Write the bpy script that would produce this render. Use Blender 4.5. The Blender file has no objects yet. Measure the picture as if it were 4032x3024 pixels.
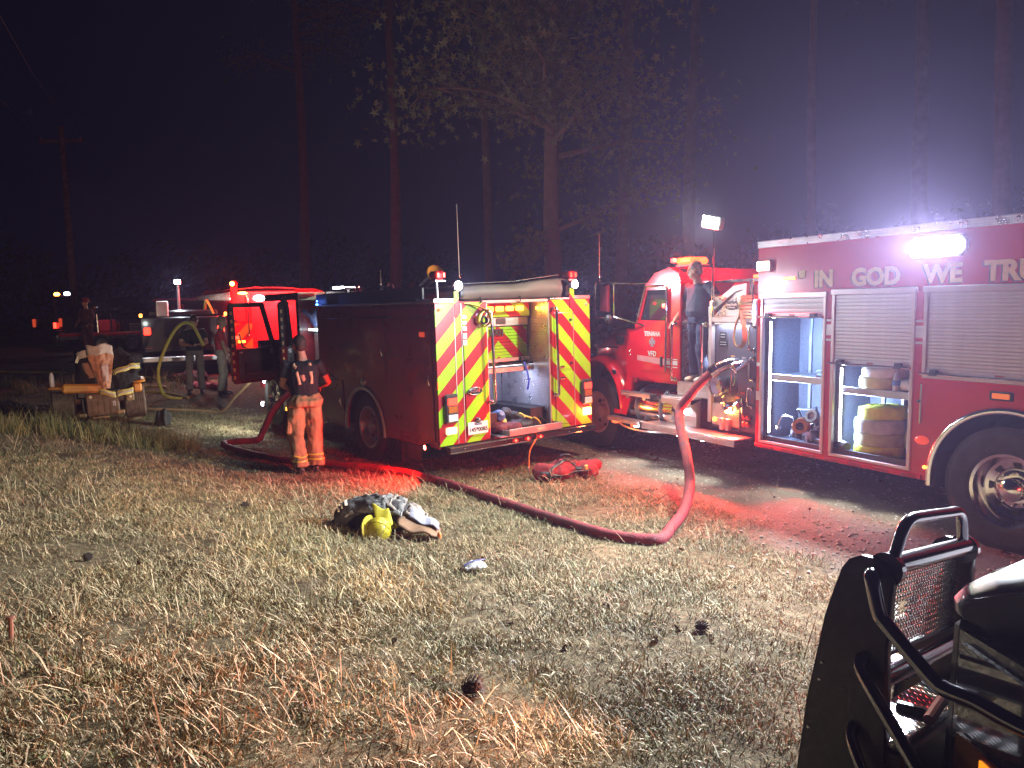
import bpy, bmesh, math, random
import numpy as np
from mathutils import Vector as V, Matrix, noise as mnoise
rnd = random.Random(7); nrs = np.random.RandomState(5)
S = bpy.context.scene; C = S.collection
R = math.radians; PI = math.pi

# ------------------------------------------------------------------ camera, world, exposure
cam = bpy.data.cameras.new('camera'); cam_ob = bpy.data.objects.new('camera', cam); C.objects.link(cam_ob)
cam.sensor_fit = 'HORIZONTAL'; cam.sensor_width = 36.0; cam.lens = 36.0 * 3028 / 4032
cam.clip_start = 0.05; cam.clip_end = 1200
_cr = ((0.99966802, 0.02576547, 0.0), (-0.00252522, 0.09797524, -0.99518565), (-0.02564143, 0.99485526, 0.09800778))
cam_ob.matrix_world = Matrix(((_cr[0][0], _cr[0][1], _cr[0][2], 0), (_cr[1][0], _cr[1][1], _cr[1][2], 0),
                              (_cr[2][0], _cr[2][1], _cr[2][2], 2.0896), (0, 0, 0, 1)))
S.camera = cam_ob
world = bpy.data.worlds.new('World'); S.world = world; world.use_nodes = True
_bg = world.node_tree.nodes['Background']; _bg.inputs[0].default_value = (0.10, 0.07, 0.42, 1); _bg.inputs[1].default_value = 0.009
S.view_settings.view_transform = 'Standard'; S.view_settings.look = 'None'
S.view_settings.exposure = .15; S.view_settings.gamma = 1; S.view_settings.use_curve_mapping = False
cy = S.cycles
cy.use_denoising = True
try: cy.denoiser = 'OPENIMAGEDENOISE'
except Exception: pass
cy.max_bounces = 6; cy.diffuse_bounces = 2; cy.glossy_bounces = 3; cy.transmission_bounces = 4; cy.transparent_max_bounces = 6
cy.volume_bounces = 0; cy.sample_clamp_indirect = 3.0; cy.sample_clamp_direct = 0
cy.caustics_reflective = False; cy.caustics_refractive = False; cy.use_light_tree = True

# ------------------------------------------------------------------ materials
def N(nt, t, **kw):
    n = nt.nodes.new(t)
    for k, v in kw.items(): setattr(n, k, v)
    return n
MATS = {}
def mat(name, col, rough=.5, metal=0., bump=0., bs=40., var=.12, vs=6., coat=0., emit=None, es=0., spec=.5, alpha=1., trans=0., sheen=0., sample=True):
    if name in MATS: return MATS[name]
    m = bpy.data.materials.new(name); m.use_nodes = True; nt = m.node_tree; b = nt.nodes['Principled BSDF']; L = nt.links
    c4 = (col[0], col[1], col[2], 1)
    b.inputs['Base Color'].default_value = c4; b.inputs['Roughness'].default_value = rough; b.inputs['Metallic'].default_value = metal
    b.inputs['Coat Weight'].default_value = coat; b.inputs['Specular IOR Level'].default_value = spec; b.inputs['Alpha'].default_value = alpha
    b.inputs['Transmission Weight'].default_value = trans; b.inputs['Sheen Weight'].default_value = sheen
    tc = N(nt, 'ShaderNodeTexCoord')
    if var:
        nz = N(nt, 'ShaderNodeTexNoise'); nz.inputs['Scale'].default_value = vs; nz.inputs['Detail'].default_value = 5
        L.new(tc.outputs['Object'], nz.inputs['Vector'])
        rp = N(nt, 'ShaderNodeValToRGB'); rp.color_ramp.elements[0].position = .3; rp.color_ramp.elements[1].position = .7
        rp.color_ramp.elements[0].color = tuple(max(0, c * (1 - var)) for c in col) + (1,)
        rp.color_ramp.elements[1].color = tuple(min(1, c * (1 + var)) for c in col) + (1,)
        L.new(nz.outputs['Fac'], rp.inputs[0]); L.new(rp.outputs[0], b.inputs['Base Color'])
        mr = N(nt, 'ShaderNodeMapRange'); mr.inputs['To Min'].default_value = max(.02, rough - .08); mr.inputs['To Max'].default_value = min(1, rough + .1)
        L.new(nz.outputs['Fac'], mr.inputs[0]); L.new(mr.outputs[0], b.inputs['Roughness'])
    if bump:
        nb = N(nt, 'ShaderNodeTexNoise'); nb.inputs['Scale'].default_value = bs; nb.inputs['Detail'].default_value = 4
        L.new(tc.outputs['Object'], nb.inputs['Vector'])
        bp = N(nt, 'ShaderNodeBump'); bp.inputs['Strength'].default_value = bump; bp.inputs['Distance'].default_value = .02
        L.new(nb.outputs['Fac'], bp.inputs['Height']); L.new(bp.outputs[0], b.inputs['Normal'])
    if emit:
        b.inputs['Emission Color'].default_value = emit + (1,); b.inputs['Emission Strength'].default_value = es
        if not sample: m.cycles.emission_sampling = 'NONE'
    MATS[name] = m; return m

def math_n(nt, op, a, b=None):
    n = N(nt, 'ShaderNodeMath', operation=op)
    for i, v in enumerate((a, b)):
        if v is None: continue
        if isinstance(v, (int, float)): n.inputs[i].default_value = v
        else: nt.links.new(v, n.inputs[i])
    return n.outputs[0]

def diamond(name, col=(.55, .55, .58), rough=.28, scale=150., metal=.9):
    if name in MATS: return MATS[name]
    m = mat(name, col, rough, metal, var=.1, vs=8); nt = m.node_tree; b = nt.nodes['Principled BSDF']
    tc = N(nt, 'ShaderNodeTexCoord'); s = N(nt, 'ShaderNodeSeparateXYZ'); nt.links.new(tc.outputs['Object'], s.inputs[0])
    u = math_n(nt, 'ADD', s.outputs[0], math_n(nt, 'MULTIPLY', s.outputs[1], .93)); v = math_n(nt, 'ADD', s.outputs[2], math_n(nt, 'MULTIPLY', s.outputs[1], .37))
    a1 = math_n(nt, 'SINE', math_n(nt, 'MULTIPLY', math_n(nt, 'ADD', u, v), scale)); a2 = math_n(nt, 'SINE', math_n(nt, 'MULTIPLY', math_n(nt, 'SUBTRACT', u, v), scale))
    h = math_n(nt, 'MAXIMUM', math_n(nt, 'MULTIPLY', a1, a2), 0.0)
    bp = N(nt, 'ShaderNodeBump'); bp.inputs['Strength'].default_value = .8; bp.inputs['Distance'].default_value = .006
    nt.links.new(h, bp.inputs['Height']); nt.links.new(bp.outputs[0], b.inputs['Normal'])
    return m

def chevron(name, yc, off, period, ca, cb, rough=.3, phase=1.475, axis=1):
    """retroreflective stripes printed on the rear panels: slanting up to the centre line"""
    m = mat(name, ca, rough, var=.0, coat=.3); nt = m.node_tree; b = nt.nodes['Principled BSDF']
    tc = N(nt, 'ShaderNodeTexCoord'); s = N(nt, 'ShaderNodeSeparateXYZ'); nt.links.new(tc.outputs['Object'], s.inputs[0])
    a = math_n(nt, 'ABSOLUTE', math_n(nt, 'SUBTRACT', s.outputs[axis], yc))
    q = math_n(nt, 'FRACT', math_n(nt, 'DIVIDE', math_n(nt, 'SUBTRACT', math_n(nt, 'ADD', s.outputs[2], math_n(nt, 'SUBTRACT', a, off)), phase - 4.05), period))
    f = math_n(nt, 'LESS_THAN', q, .5)
    nz = N(nt, 'ShaderNodeTexNoise'); nz.inputs['Scale'].default_value = 9; nz.inputs['Detail'].default_value = 6; nt.links.new(tc.outputs['Object'], nz.inputs['Vector'])
    mx = N(nt, 'ShaderNodeMix', data_type='RGBA'); mx.inputs['A'].default_value = cb + (1,); mx.inputs['B'].default_value = ca + (1,)
    nt.links.new(f, mx.inputs['Factor'])
    mx2 = N(nt, 'ShaderNodeMix', data_type='RGBA', blend_type='MULTIPLY'); mx2.inputs['Factor'].default_value = .35
    nt.links.new(mx.outputs['Result'], mx2.inputs['A']); nt.links.new(nz.outputs['Color'], mx2.inputs['B'])
    nt.links.new(mx2.outputs['Result'], b.inputs['Base Color'])
    return m

RED = (.55, .006, .016)
def red_paint(): return mat('red_paint', RED, .22, coat=.6, var=.08, vs=3, bump=.03, bs=8)
def chrome(): return mat('chrome', (.75, .75, .77), .12, 1, var=.05)
def alu(): return mat('brushed_aluminium', (.55, .56, .6), .33, .9, var=.1, bump=.05, bs=90)
def satin(): return mat('satin_shutter_metal', (.60, .58, .60), .42, .35, var=.06, vs=20)
def black(): return mat('black_plastic', (.012, .012, .014), .45, var=.3)
def gloss_black(): return mat('gloss_black_powder_coat', (.010, .009, .009), .30, var=.8, vs=22, bump=.2, bs=220, coat=.15)
def rubber(): return mat('tyre_rubber', (.03, .028, .028), .7, var=.35, bump=.3, bs=60)
def glass(): return mat('dark_window_glass', (.012, .014, .02), .06, var=0, coat=.5)
def dark_grey(): return mat('dark_grey_plastic', (.06, .063, .075), .5, var=.15, bump=.1, bs=150)
def glow(name, col, es, sample=False): return mat('lit_' + name, col, .3, var=0, emit=col, es=es, sample=sample)
def gw(es=60): return glow('white_lens_%d' % es, (.85, .95, 1.), es)
def gr(es=20): return glow('red_lens_%d' % es, (1., .03, .015), es)
def ga(es=12): return glow('amber_lens_%d' % es, (1., .33, .03), es)

# ------------------------------------------------------------------ mesh builder
class B:
    def __init__(s): s.v = []; s.f = []
    def add(s, vs, fs):
        o = len(s.v); s.v += [tuple(p) for p in vs]; s.f += [tuple(i + o for i in f) for f in fs]; return s
    def box(s, c, d, rot=None, bev=0.):
        hx, hy, hz = d[0] / 2, d[1] / 2, d[2] / 2; c = V(c)
        if not bev:
            vs = [V((x, y, z)) for x in (-hx, hx) for y in (-hy, hy) for z in (-hz, hz)]
            fs = [(0, 1, 3, 2), (4, 6, 7, 5), (0, 4, 5, 1), (2, 3, 7, 6), (0, 2, 6, 4), (1, 5, 7, 3)]
        else:
            b = min(bev, hx * .9, hy * .9, hz * .9); vs = []; idx = {}
            for sx in (-1, 1):
                for sy in (-1, 1):
                    for sz in (-1, 1):
                        for a in range(3):
                            p = [sx * (hx - b), sy * (hy - b), sz * (hz - b)]; h = (hx, hy, hz)[a]; p[a] = (sx, sy, sz)[a] * h
                            idx[(sx, sy, sz, a)] = len(vs); vs.append(V(p))
            fs = []
            for a in range(3):
                o = [i for i in range(3) if i != a]
                for sg in (-1, 1):
                    q = []
                    for (p1, p2) in ((-1, -1), (1, -1), (1, 1), (-1, 1)):
                        k = [0, 0, 0]; k[a] = sg; k[o[0]] = p1; k[o[1]] = p2; q.append(idx[(k[0], k[1], k[2], a)])
                    fs.append(tuple(q))
            for a in range(3):
                o = [i for i in range(3) if i != a]
                for p1 in (-1, 1):
                    for p2 in (-1, 1):
                        k0 = [0, 0, 0]; k1 = [0, 0, 0]; k0[a] = -1; k1[a] = 1
                        for k in (k0, k1): k[o[0]] = p1; k[o[1]] = p2
                        fs.append((idx[tuple(k0) + (o[0],)], idx[tuple(k1) + (o[0],)], idx[tuple(k1) + (o[1],)], idx[tuple(k0) + (o[1],)]))
            for sx in (-1, 1):
                for sy in (-1, 1):
                    for sz in (-1, 1): fs.append(tuple(idx[(sx, sy, sz, a)] for a in range(3)))
        if rot is not None: vs = [rot @ p for p in vs]
        return s.add([p + c for p in vs], fs)
    def bx(s, x0, x1, y0, y1, z0, z1, bev=0.):
        return s.box(((x0 + x1) / 2, (y0 + y1) / 2, (z0 + z1) / 2), (abs(x1 - x0), abs(y1 - y0), abs(z1 - z0)), None, bev)
    def tube(s, pts, r, n=8, cap=True, closed=False, flat=None):
        pts = [V(p) for p in pts]; k = len(pts)
        rs = r if isinstance(r, (list, tuple)) else [r] * k
        T = []
        for i in range(k):
            a = pts[(i - 1) % k] if closed else pts[max(i - 1, 0)]; b = pts[(i + 1) % k] if closed else pts[min(i + 1, k - 1)]
            t = (b - a); T.append(t.normalized() if t.length > 1e-9 else V((0, 0, 1)))
        up = V((0, 0, 1)) if abs(T[0].z) < .9 else V((1, 0, 0))
        u = (up - T[0] * up.dot(T[0])).normalized(); vs = []
        for i in range(k):
            u = (u - T[i] * u.dot(T[i])); u = u.normalized() if u.length > 1e-6 else T[i].orthogonal().normalized()
            w = T[i].cross(u)
            rr = rs[i]; ru, rw = (rr, rr) if not isinstance(rr, (tuple, list)) else rr
            for j in range(n):
                a = 2 * PI * j / n; vs.append(pts[i] + u * (ru * math.cos(a)) + w * (rw * math.sin(a)))
        fs = []
        for i in range(k if closed else k - 1):
            for j in range(n):
                a = i * n + j; b_ = i * n + (j + 1) % n; c = ((i + 1) % k) * n + (j + 1) % n; d = ((i + 1) % k) * n + j
                fs.append((a, b_, c, d))
        if cap and not closed: fs.append(tuple(range(n))[::-1]); fs.append(tuple((k - 1) * n + j for j in range(n)))
        return s.add(vs, fs)
    def cyl(s, p0, p1, r0, r1=None, n=16): return s.tube([p0, p1], [r0, r0 if r1 is None else r1], n)
    def lathe(s, prof, o=(0, 0, 0), ax=(0, 0, 1), n=24, close=False):
        ax = V(ax).normalized(); u = ax.orthogonal().normalized(); w = ax.cross(u); o = V(o); k = len(prof); vs = []
        for (r, h) in prof:
            for j in range(n):
                a = 2 * PI * j / n; vs.append(o + ax * h + (u * math.cos(a) + w * math.sin(a)) * max(r, 1e-4))
        fs = []
        for i in range(k if close else k - 1):
            for j in range(n): fs.append((i * n + j, i * n + (j + 1) % n, ((i + 1) % k) * n + (j + 1) % n, ((i + 1) % k) * n + j))
        return s.add(vs, fs)
    def prism(s, poly, o, u, v, w):
        """polygon (a, b) in the plane o + a*u + b*v, extruded by vector w"""
        o, u, v, w = V(o), V(u), V(v), V(w); n = len(poly)
        vs = [o + u * a + v * b for a, b in poly] + [o + u * a + v * b + w for a, b in poly]
        fs = [tuple(range(n))[::-1], tuple(range(n, 2 * n))] + [(i, (i + 1) % n, n + (i + 1) % n, n + i) for i in range(n)]
        return s.add(vs, fs)
    def ell(s, c, r, rot=None, nu=14, nv=9, fn=None):
        c = V(c); vs = []
        for i in range(nv + 1):
            t = PI * i / nv
            for j in range(nu):
                a = 2 * PI * j / nu; p = V((math.sin(t) * math.cos(a) * r[0], math.sin(t) * math.sin(a) * r[1], math.cos(t) * r[2]))
                if fn: p = fn(p)
                vs.append((rot @ p if rot is not None else p) + c)
        fs = [(i * nu + j, i * nu + (j + 1) % nu, (i + 1) * nu + (j + 1) % nu, (i + 1) * nu + j) for i in range(nv) for j in range(nu)]
        return s.add(vs, fs)
    def grid(s, fn, nu, nv):
        vs = [fn(i / nu, j / nv) for i in range(nu + 1) for j in range(nv + 1)]
        fs = [(i * (nv + 1) + j, (i + 1) * (nv + 1) + j, (i + 1) * (nv + 1) + j + 1, i * (nv + 1) + j + 1) for i in range(nu) for j in range(nv)]
        return s.add(vs, fs)
    def mesh(s, name, m, sharp=35, smooth=True):
        me = bpy.data.meshes.new(name); me.from_pydata(s.v, [], s.f)
        bm = bmesh.new(); bm.from_mesh(me); bmesh.ops.remove_doubles(bm, verts=bm.verts, dist=1e-5); bmesh.ops.recalc_face_normals(bm, faces=bm.faces); bm.to_mesh(me); bm.free()
        if smooth:
            me.polygons.foreach_set('use_smooth', [True] * len(me.polygons)); me.set_sharp_from_angle(angle=R(sharp))
        if m: me.materials.append(m)
        return me
    def ob(s, name, m, parent=None, **kw):
        o = bpy.data.objects.new(name, s.mesh(name, m, **{k: kw[k] for k in ('sharp', 'smooth') if k in kw})); C.objects.link(o)
        if parent: o.parent = parent
        if kw.get('thick'):
            md = o.modifiers.new('thickness', 'SOLIDIFY'); md.thickness = kw['thick']; md.offset = 0
        if kw.get('label'): o['label'] = kw['label']
        return o

def tag(o, label, cat, group=None):
    o['label'] = label; o['category'] = cat
    if group: o['group'] = group
    return o
def thing(name, label, cat, mw=None, loc=None, rz=0., group=None):
    o = bpy.data.objects.new(name, None); o.empty_display_size = .1; C.objects.link(o)
    if mw is not None: o.matrix_world = mw
    elif loc is not None: o.matrix_world = Matrix.Translation(loc) @ Matrix.Rotation(rz, 4, 'Z')
    return tag(o, label, cat, group)
def struct(o, kind='structure'): o['kind'] = kind; return o
def inst(name, me, parent, M=None):
    o = bpy.data.objects.new(name, me); C.objects.link(o); o.parent = parent
    if M is not None: o.matrix_local = M
    return o
def frame(x, y, yaw, pit=0., rol=0., z=0.):
    """truck frame: local X forward, Y to its left, Z up"""
    A = Matrix.Rotation(yaw, 3, 'Z') @ Matrix.Rotation(pit, 3, 'X') @ Matrix.Rotation(rol, 3, 'Y')
    f = A @ V((0, 1, 0)); l = A @ V((-1, 0, 0)); u = A @ V((0, 0, 1))
    return Matrix(((f.x, l.x, u.x, x), (f.y, l.y, u.y, y), (f.z, l.z, u.z, z), (0, 0, 0, 1)))
def text(name, body, size, m, parent, o, u, v, bold=0., ext=.002, align='CENTER', shear=0., space=1.):
    """flat raised lettering: baseline centre at o, reading along u, up v"""
    cu = bpy.data.curves.new('t', 'FONT'); cu.body = body; cu.size = size; cu.align_x = align; cu.extrude = ext; cu.offset = bold; cu.resolution_u = 3; cu.shear = shear; cu.space_character = space
    t = bpy.data.objects.new('t', cu); C.objects.link(t); dg = bpy.context.evaluated_depsgraph_get()
    me = bpy.data.meshes.new_from_object(t.evaluated_get(dg)); bpy.data.objects.remove(t)
    u = V(u).normalized(); v = V(v).normalized(); w = u.cross(v)
    me.transform(Matrix(((u.x, v.x, w.x, o[0]), (u.y, v.y, w.y, o[1]), (u.z, v.z, w.z, o[2]), (0, 0, 0, 1))))
    me.materials.clear(); me.materials.append(m)
    ob = bpy.data.objects.new(name, me); C.objects.link(ob); ob.parent = parent; return ob
def lamp(kind, parent, o, d, watts, col=(1, 1, 1), size=.1, sy=None, spread=180, spot=90, blend=.5):
    """a light source; most sit at a lamp mesh, some are added fills without one"""
    l = bpy.data.lights.new(kind.lower() + '_light', kind); l.energy = watts; l.color = col
    if kind == 'AREA':
        l.shape = 'RECTANGLE'; l.size = size; l.size_y = sy or size; l.spread = R(spread)
    else: l.shadow_soft_size = size
    if kind == 'SPOT': l.spot_size = R(spot); l.spot_blend = blend
    ob = bpy.data.objects.new(l.name, l); C.objects.link(ob)
    if parent: ob.parent = parent
    z = -V(d).normalized(); x = V((0, 0, 1)).cross(z); x = x.normalized() if x.length > 1e-4 else V((1, 0, 0)); y = z.cross(x)
    ob.matrix_local = Matrix(((x.x, y.x, z.x, o[0]), (x.y, y.y, z.y, o[1]), (x.z, y.z, z.z, o[2]), (0, 0, 0, 1)))
    return ob
def rotz(a): return Matrix.Rotation(a, 3, 'Z')
def smooth_path(pts, k=6):
    pts = [V(p) for p in pts]; out = []
    for i in range(len(pts) - 1):
        p0, p1, p2, p3 = pts[max(i - 1, 0)], pts[i], pts[i + 1], pts[min(i + 2, len(pts) - 1)]
        for j in range(k):
            t = j / k; out.append(.5 * ((2 * p1) + (p2 - p0) * t + (2 * p0 - 5 * p1 + 4 * p2 - p3) * t * t + (3 * p1 - p0 - 3 * p2 + p3) * t ** 3))
    return out + [pts[-1]]

# ------------------------------------------------------------------ terrain
CP = [(0, 0, .45), (-2.5, 3.6, .5), (-4, 7, .42), (-5.5, 9.6, .42), (-6.9, 11.2, .42), (0, 3.5, .33), (1, 4.2, .22), (2.4, 5, .02), (3, 3, .08), (3, 0, .3), (-.3, 5.6, .12), (-1.3, 6.9, .1), (-2.7, 9.85, 0), (-4.3, 11.5, 0),
      (-3.6, 9.6, .06), (-3, 8.2, .16), (.8, 6.6, .02), (-.9, 9.1, 0), (1.2, 10.6, 0), (-3, 12, 0), (-1, 13.5, 0), (-5.2, 14.6, .08), (-5, 16.5, .2), (2.7, 8.5, 0), (4.5, 5.5, 0), (4, 6.5, 0), (5, 11, 0), (8, 5, 0), (1.3, 11.5, 0), (0, 15, 0), (10, 10, 0), (6, 0, 0),
      (-6.4, 17, .36), (-8, 17, .4), (-7, 20, .55), (-13.8, 25, .95), (-22, 40, 1.5), (-40, 40, 1.7), (0, 30, .3), (20, 40, 0), (0, 60, 1.2), (-60, 60, 2), (60, 0, 0), (60, 60, .5), (0, -40, .5), (-40, 0, .7), (-7, 13, .36), (-9, 13, .38), (-6, 13.5, .22), (-9, 11, .45), (-12, 16, .45), (-5.6, 12.6, .1)]
_cp = np.array(CP, float)
_K = np.sqrt(((_cp[:, None, :2] - _cp[None, :, :2]) ** 2).sum(-1) + .3); _n = len(_cp)
_A = np.zeros((_n + 1, _n + 1)); _A[:_n, :_n] = _K; _A[:_n, _n] = 1; _A[_n, :_n] = 1
_w = np.linalg.solve(_A + np.diag([-.02] * _n + [0]), np.append(_cp[:, 2], 0))
def terr(xy):
    xy = np.atleast_2d(np.asarray(xy, float)); xc = np.clip(xy, -75, 75)
    return np.sqrt(((xc[:, None, :] - _cp[None, :, :2]) ** 2).sum(-1) + .3) @ _w[:_n] + _w[_n]
def tz(x, y): return float(terr([(x, y)])[0])
def fbm(x, y, s, seed=0):
    return mnoise.noise((x / s + seed * 7.3, y / s - seed * 3.1, seed * 1.7))

# ------------------------------------------------------------------ ground
def gravel_mask(x, y):
    """0 lawn .. 1 bare gravel of the drive the trucks stand on"""
    p = np.stack([x, y], 1); o = np.array([2.0, 7.3]); d = np.array([-.50, .866]); n = np.array([.866, .5])
    s = (p - o) @ n; t = (p - o) @ d
    edge = .25 * np.sin(t * .9) + .15 * np.sin(t * 2.3 + 1)
    m = 1 / (1 + np.exp(-(s - edge + np.where(t > 2.5, -(t - 2.5) * .30, 0)) * 5))
    far = 1 / (1 + np.exp(-(s + 7.5 - .5 * np.sin(t * .4)) * 2)) * (t > 14) * (s < 0) * 1.0
    d2 = np.abs((y - 22 - .25 * (x + 10))); drive = np.where((x < -5), np.clip(1.4 - d2 / 2.2, 0, 1), 0)
    return np.clip(np.maximum(np.maximum(m, far * .6), drive), 0, 1)
def build_ground():
    def axis(lo, hi, step, far, g):
        a = list(np.arange(lo, hi + 1e-6, step)); x = hi; s = step
        while x < far: s *= g; x += s; a.append(min(x, far))
        x = lo; s = step; pre = []
        while x > -far: s *= g; x -= s; pre.append(max(x, -far))
        return np.array(pre[::-1] + a)
    xs = axis(-9, 6, .1, 260, 1.25); ys = axis(.6, 14, .1, 260, 1.25)
    X, Y = np.meshgrid(xs, ys, indexing='ij'); P = np.stack([X.ravel(), Y.ravel()], 1)
    Z = terr(P) + np.array([.018 * fbm(x, y, .35, 1) + .03 * fbm(x, y, 1.3, 2) if (-12 < x < 8 and 0 < y < 18) else 0 for x, y in P])
    gm = gravel_mask(P[:, 0], P[:, 1]); Z = np.where(gm > .5, terr(P) + (Z - terr(P)) * .3, Z)
    nx, ny = len(xs), len(ys)
    me = bpy.data.meshes.new('ground'); I = np.arange(nx * ny).reshape(nx, ny)
    F = np.stack([I[:-1, :-1], I[1:, :-1], I[1:, 1:], I[:-1, 1:]], -1).reshape(-1, 4)
    me.from_pydata(np.column_stack([P, Z]).tolist(), [], F.tolist()); me.polygons.foreach_set('use_smooth', [True] * len(F))
    at = me.attributes.new('gravel', 'FLOAT', 'POINT'); at.data.foreach_set('value', gm)
    m = bpy.data.materials.new('lawn_soil_and_gravel'); m.use_nodes = True; nt = m.node_tree; b = nt.nodes['Principled BSDF']; b.inputs['Roughness'].default_value = .95; b.inputs['Specular IOR Level'].default_value = .15
    tc = N(nt, 'ShaderNodeTexCoord'); g = N(nt, 'ShaderNodeAttribute', attribute_name='gravel')
    def nz(sc, det=6, rgh=.6):
        n = N(nt, 'ShaderNodeTexNoise'); n.inputs['Scale'].default_value = sc; n.inputs['Detail'].default_value = det; n.inputs['Roughness'].default_value = rgh; nt.links.new(tc.outputs['Object'], n.inputs['Vector']); return n.outputs['Fac']
    def ramp(f, cs):
        r = N(nt, 'ShaderNodeValToRGB'); e = r.color_ramp.elements
        while len(e) < len(cs): e.new(.5)
        for k, (p, c) in enumerate(cs): e[k].position = p; e[k].color = c + (1,)
        nt.links.new(f, r.inputs[0]); return r.outputs[0]
    lawn = ramp(nz(14, 9, .75), [(.3, (.06, .045, .03)), (.5, (.18, .14, .08)), (.68, (.34, .28, .17))])
    grav = ramp(nz(55, 9, .8), [(.32, (.10, .08, .065)), (.5, (.24, .20, .16)), (.7, (.42, .37, .31))])
    big = ramp(nz(.9, 5), [(.35, (.6, .6, .6)), (.65, (1, 1, 1))])
    mix = N(nt, 'ShaderNodeMix', data_type='RGBA')
    ms = math_n(nt, 'ADD', g.outputs['Fac'], math_n(nt, 'MULTIPLY', math_n(nt, 'SUBTRACT', nz(3.5), .5), 1.1)); ms2 = N(nt, 'ShaderNodeMapRange'); ms2.inputs['From Min'].default_value = .35; ms2.inputs['From Max'].default_value = .65; nt.links.new(ms, ms2.inputs[0])
    nt.links.new(ms2.outputs[0], mix.inputs['Factor']); nt.links.new(lawn, mix.inputs['A']); nt.links.new(grav, mix.inputs['B'])
    mu = N(nt, 'ShaderNodeMix', data_type='RGBA', blend_type='MULTIPLY'); mu.inputs['Factor'].default_value = 1; nt.links.new(mix.outputs['Result'], mu.inputs['A']); nt.links.new(big, mu.inputs['B']); nt.links.new(mu.outputs['Result'], b.inputs['Base Color'])
    bp = N(nt, 'ShaderNodeBump'); bp.inputs['Strength'].default_value = .9; bp.inputs['Distance'].default_value = .03; nt.links.new(nz(45, 8, .7), bp.inputs['Height']); nt.links.new(bp.outputs[0], b.inputs['Normal'])
    me.materials.append(m); o = bpy.data.objects.new('ground', me); C.objects.link(o); struct(o)
build_ground()

# grass: clumps of bent blades, instanced over the lawn
def blade_clump(k, n, rad, lmin, lmax, w, lay, seed, cols):
    rs = np.random.RandomState(seed); v = []; f = []; col = []
    for _ in range(n):
        a = rs.rand() * 2 * PI; r = rad * math.sqrt(rs.rand()); x0, y0 = r * math.cos(a), r * math.sin(a)
        L = lmin + (lmax - lmin) * rs.rand() ** 1.6; h = rs.rand() * 2 * PI
        tilt = min(1.5, abs(rs.normal(lay, .42))); ww = w * (.6 + .8 * rs.rand()); bend = rs.uniform(.1, .9)
        d = np.array([math.cos(h), math.sin(h)]); s = np.array([-d[1], d[0]]); o = len(v); p = np.array([x0, y0]); z = -.005; t = tilt * .5
        roll = rs.uniform(-.9, .9)
        for q, wd in ((0, 1), (.4, .95), (.75, .7)):
            sx = s * ww * wd * math.cos(roll); zz = ww * wd * math.sin(roll) * .7
            v.append((p[0] - sx[0], p[1] - sx[1], max(-.01, z - zz))); v.append((p[0] + sx[0], p[1] + sx[1], z + zz))
            st = L * (.4 if q < .7 else .3); t2 = min(1.62, t + bend * (.5 if q else .25)); p = p + d * st * math.sin(t2); z = max(.003, z + st * math.cos(t2)); t = t2
        v.append((p[0], p[1], z)); f += [(o, o + 1, o + 3, o + 2), (o + 2, o + 3, o + 5, o + 4), (o + 4, o + 5, o + 6)]
        c = np.array(cols[rs.choice(len(cols), p=[.42, .25, .2, .13])]) * rs.uniform(.7, 1.2); col += [tuple(c) + (1,)] * 7
    me = bpy.data.meshes.new(k); me.from_pydata(v, [], f); at = me.color_attributes.new('tint', 'FLOAT_COLOR', 'POINT'); at.data.foreach_set('color', np.array(col).ravel())
    me.materials.append(grass_mat()); return me
def grass_mat():
    if 'grass' in MATS: return MATS['grass']
    m = mat('grass', (.2, .16, .08), .6, var=0, spec=.35); nt = m.node_tree; b = nt.nodes['Principled BSDF']
    a = N(nt, 'ShaderNodeAttribute', attribute_name='tint'); g = N(nt, 'ShaderNodeNewGeometry')
    nz = N(nt, 'ShaderNodeTexNoise'); nz.inputs['Scale'].default_value = .75; nz.inputs['Detail'].default_value = 3; nt.links.new(g.outputs['Position'], nz.inputs['Vector'])
    rp = N(nt, 'ShaderNodeValToRGB'); rp.color_ramp.elements[0].position = .36; rp.color_ramp.elements[0].color = (.82, .86, .78, 1); rp.color_ramp.elements[1].position = .62; rp.color_ramp.elements[1].color = (1.1, .98, .86, 1); nt.links.new(nz.outputs['Fac'], rp.inputs[0])
    oi = N(nt, 'ShaderNodeObjectInfo'); mr = N(nt, 'ShaderNodeMapRange'); mr.inputs['To Min'].default_value = .65; mr.inputs['To Max'].default_value = 1.2; nt.links.new(oi.outputs['Random'], mr.inputs[0])
    mx = N(nt, 'ShaderNodeMix', data_type='RGBA', blend_type='MULTIPLY'); mx.inputs['Factor'].default_value = 1; nt.links.new(a.outputs['Color'], mx.inputs['A']); nt.links.new(rp.outputs[0], mx.inputs['B'])
    m2 = N(nt, 'ShaderNodeVectorMath', operation='SCALE'); nt.links.new(mx.outputs['Result'], m2.inputs[0]); nt.links.new(mr.outputs[0], m2.inputs['Scale']); nt.links.new(m2.outputs[0], b.inputs['Base Color'])
    return m
STRAW = [(.42, .34, .20), (.52, .45, .31), (.30, .265, .15), (.19, .14, .085)]
GREEN = [(.10, .14, .04), (.16, .20, .07), (.28, .25, .12), (.07, .09, .03)]
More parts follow.
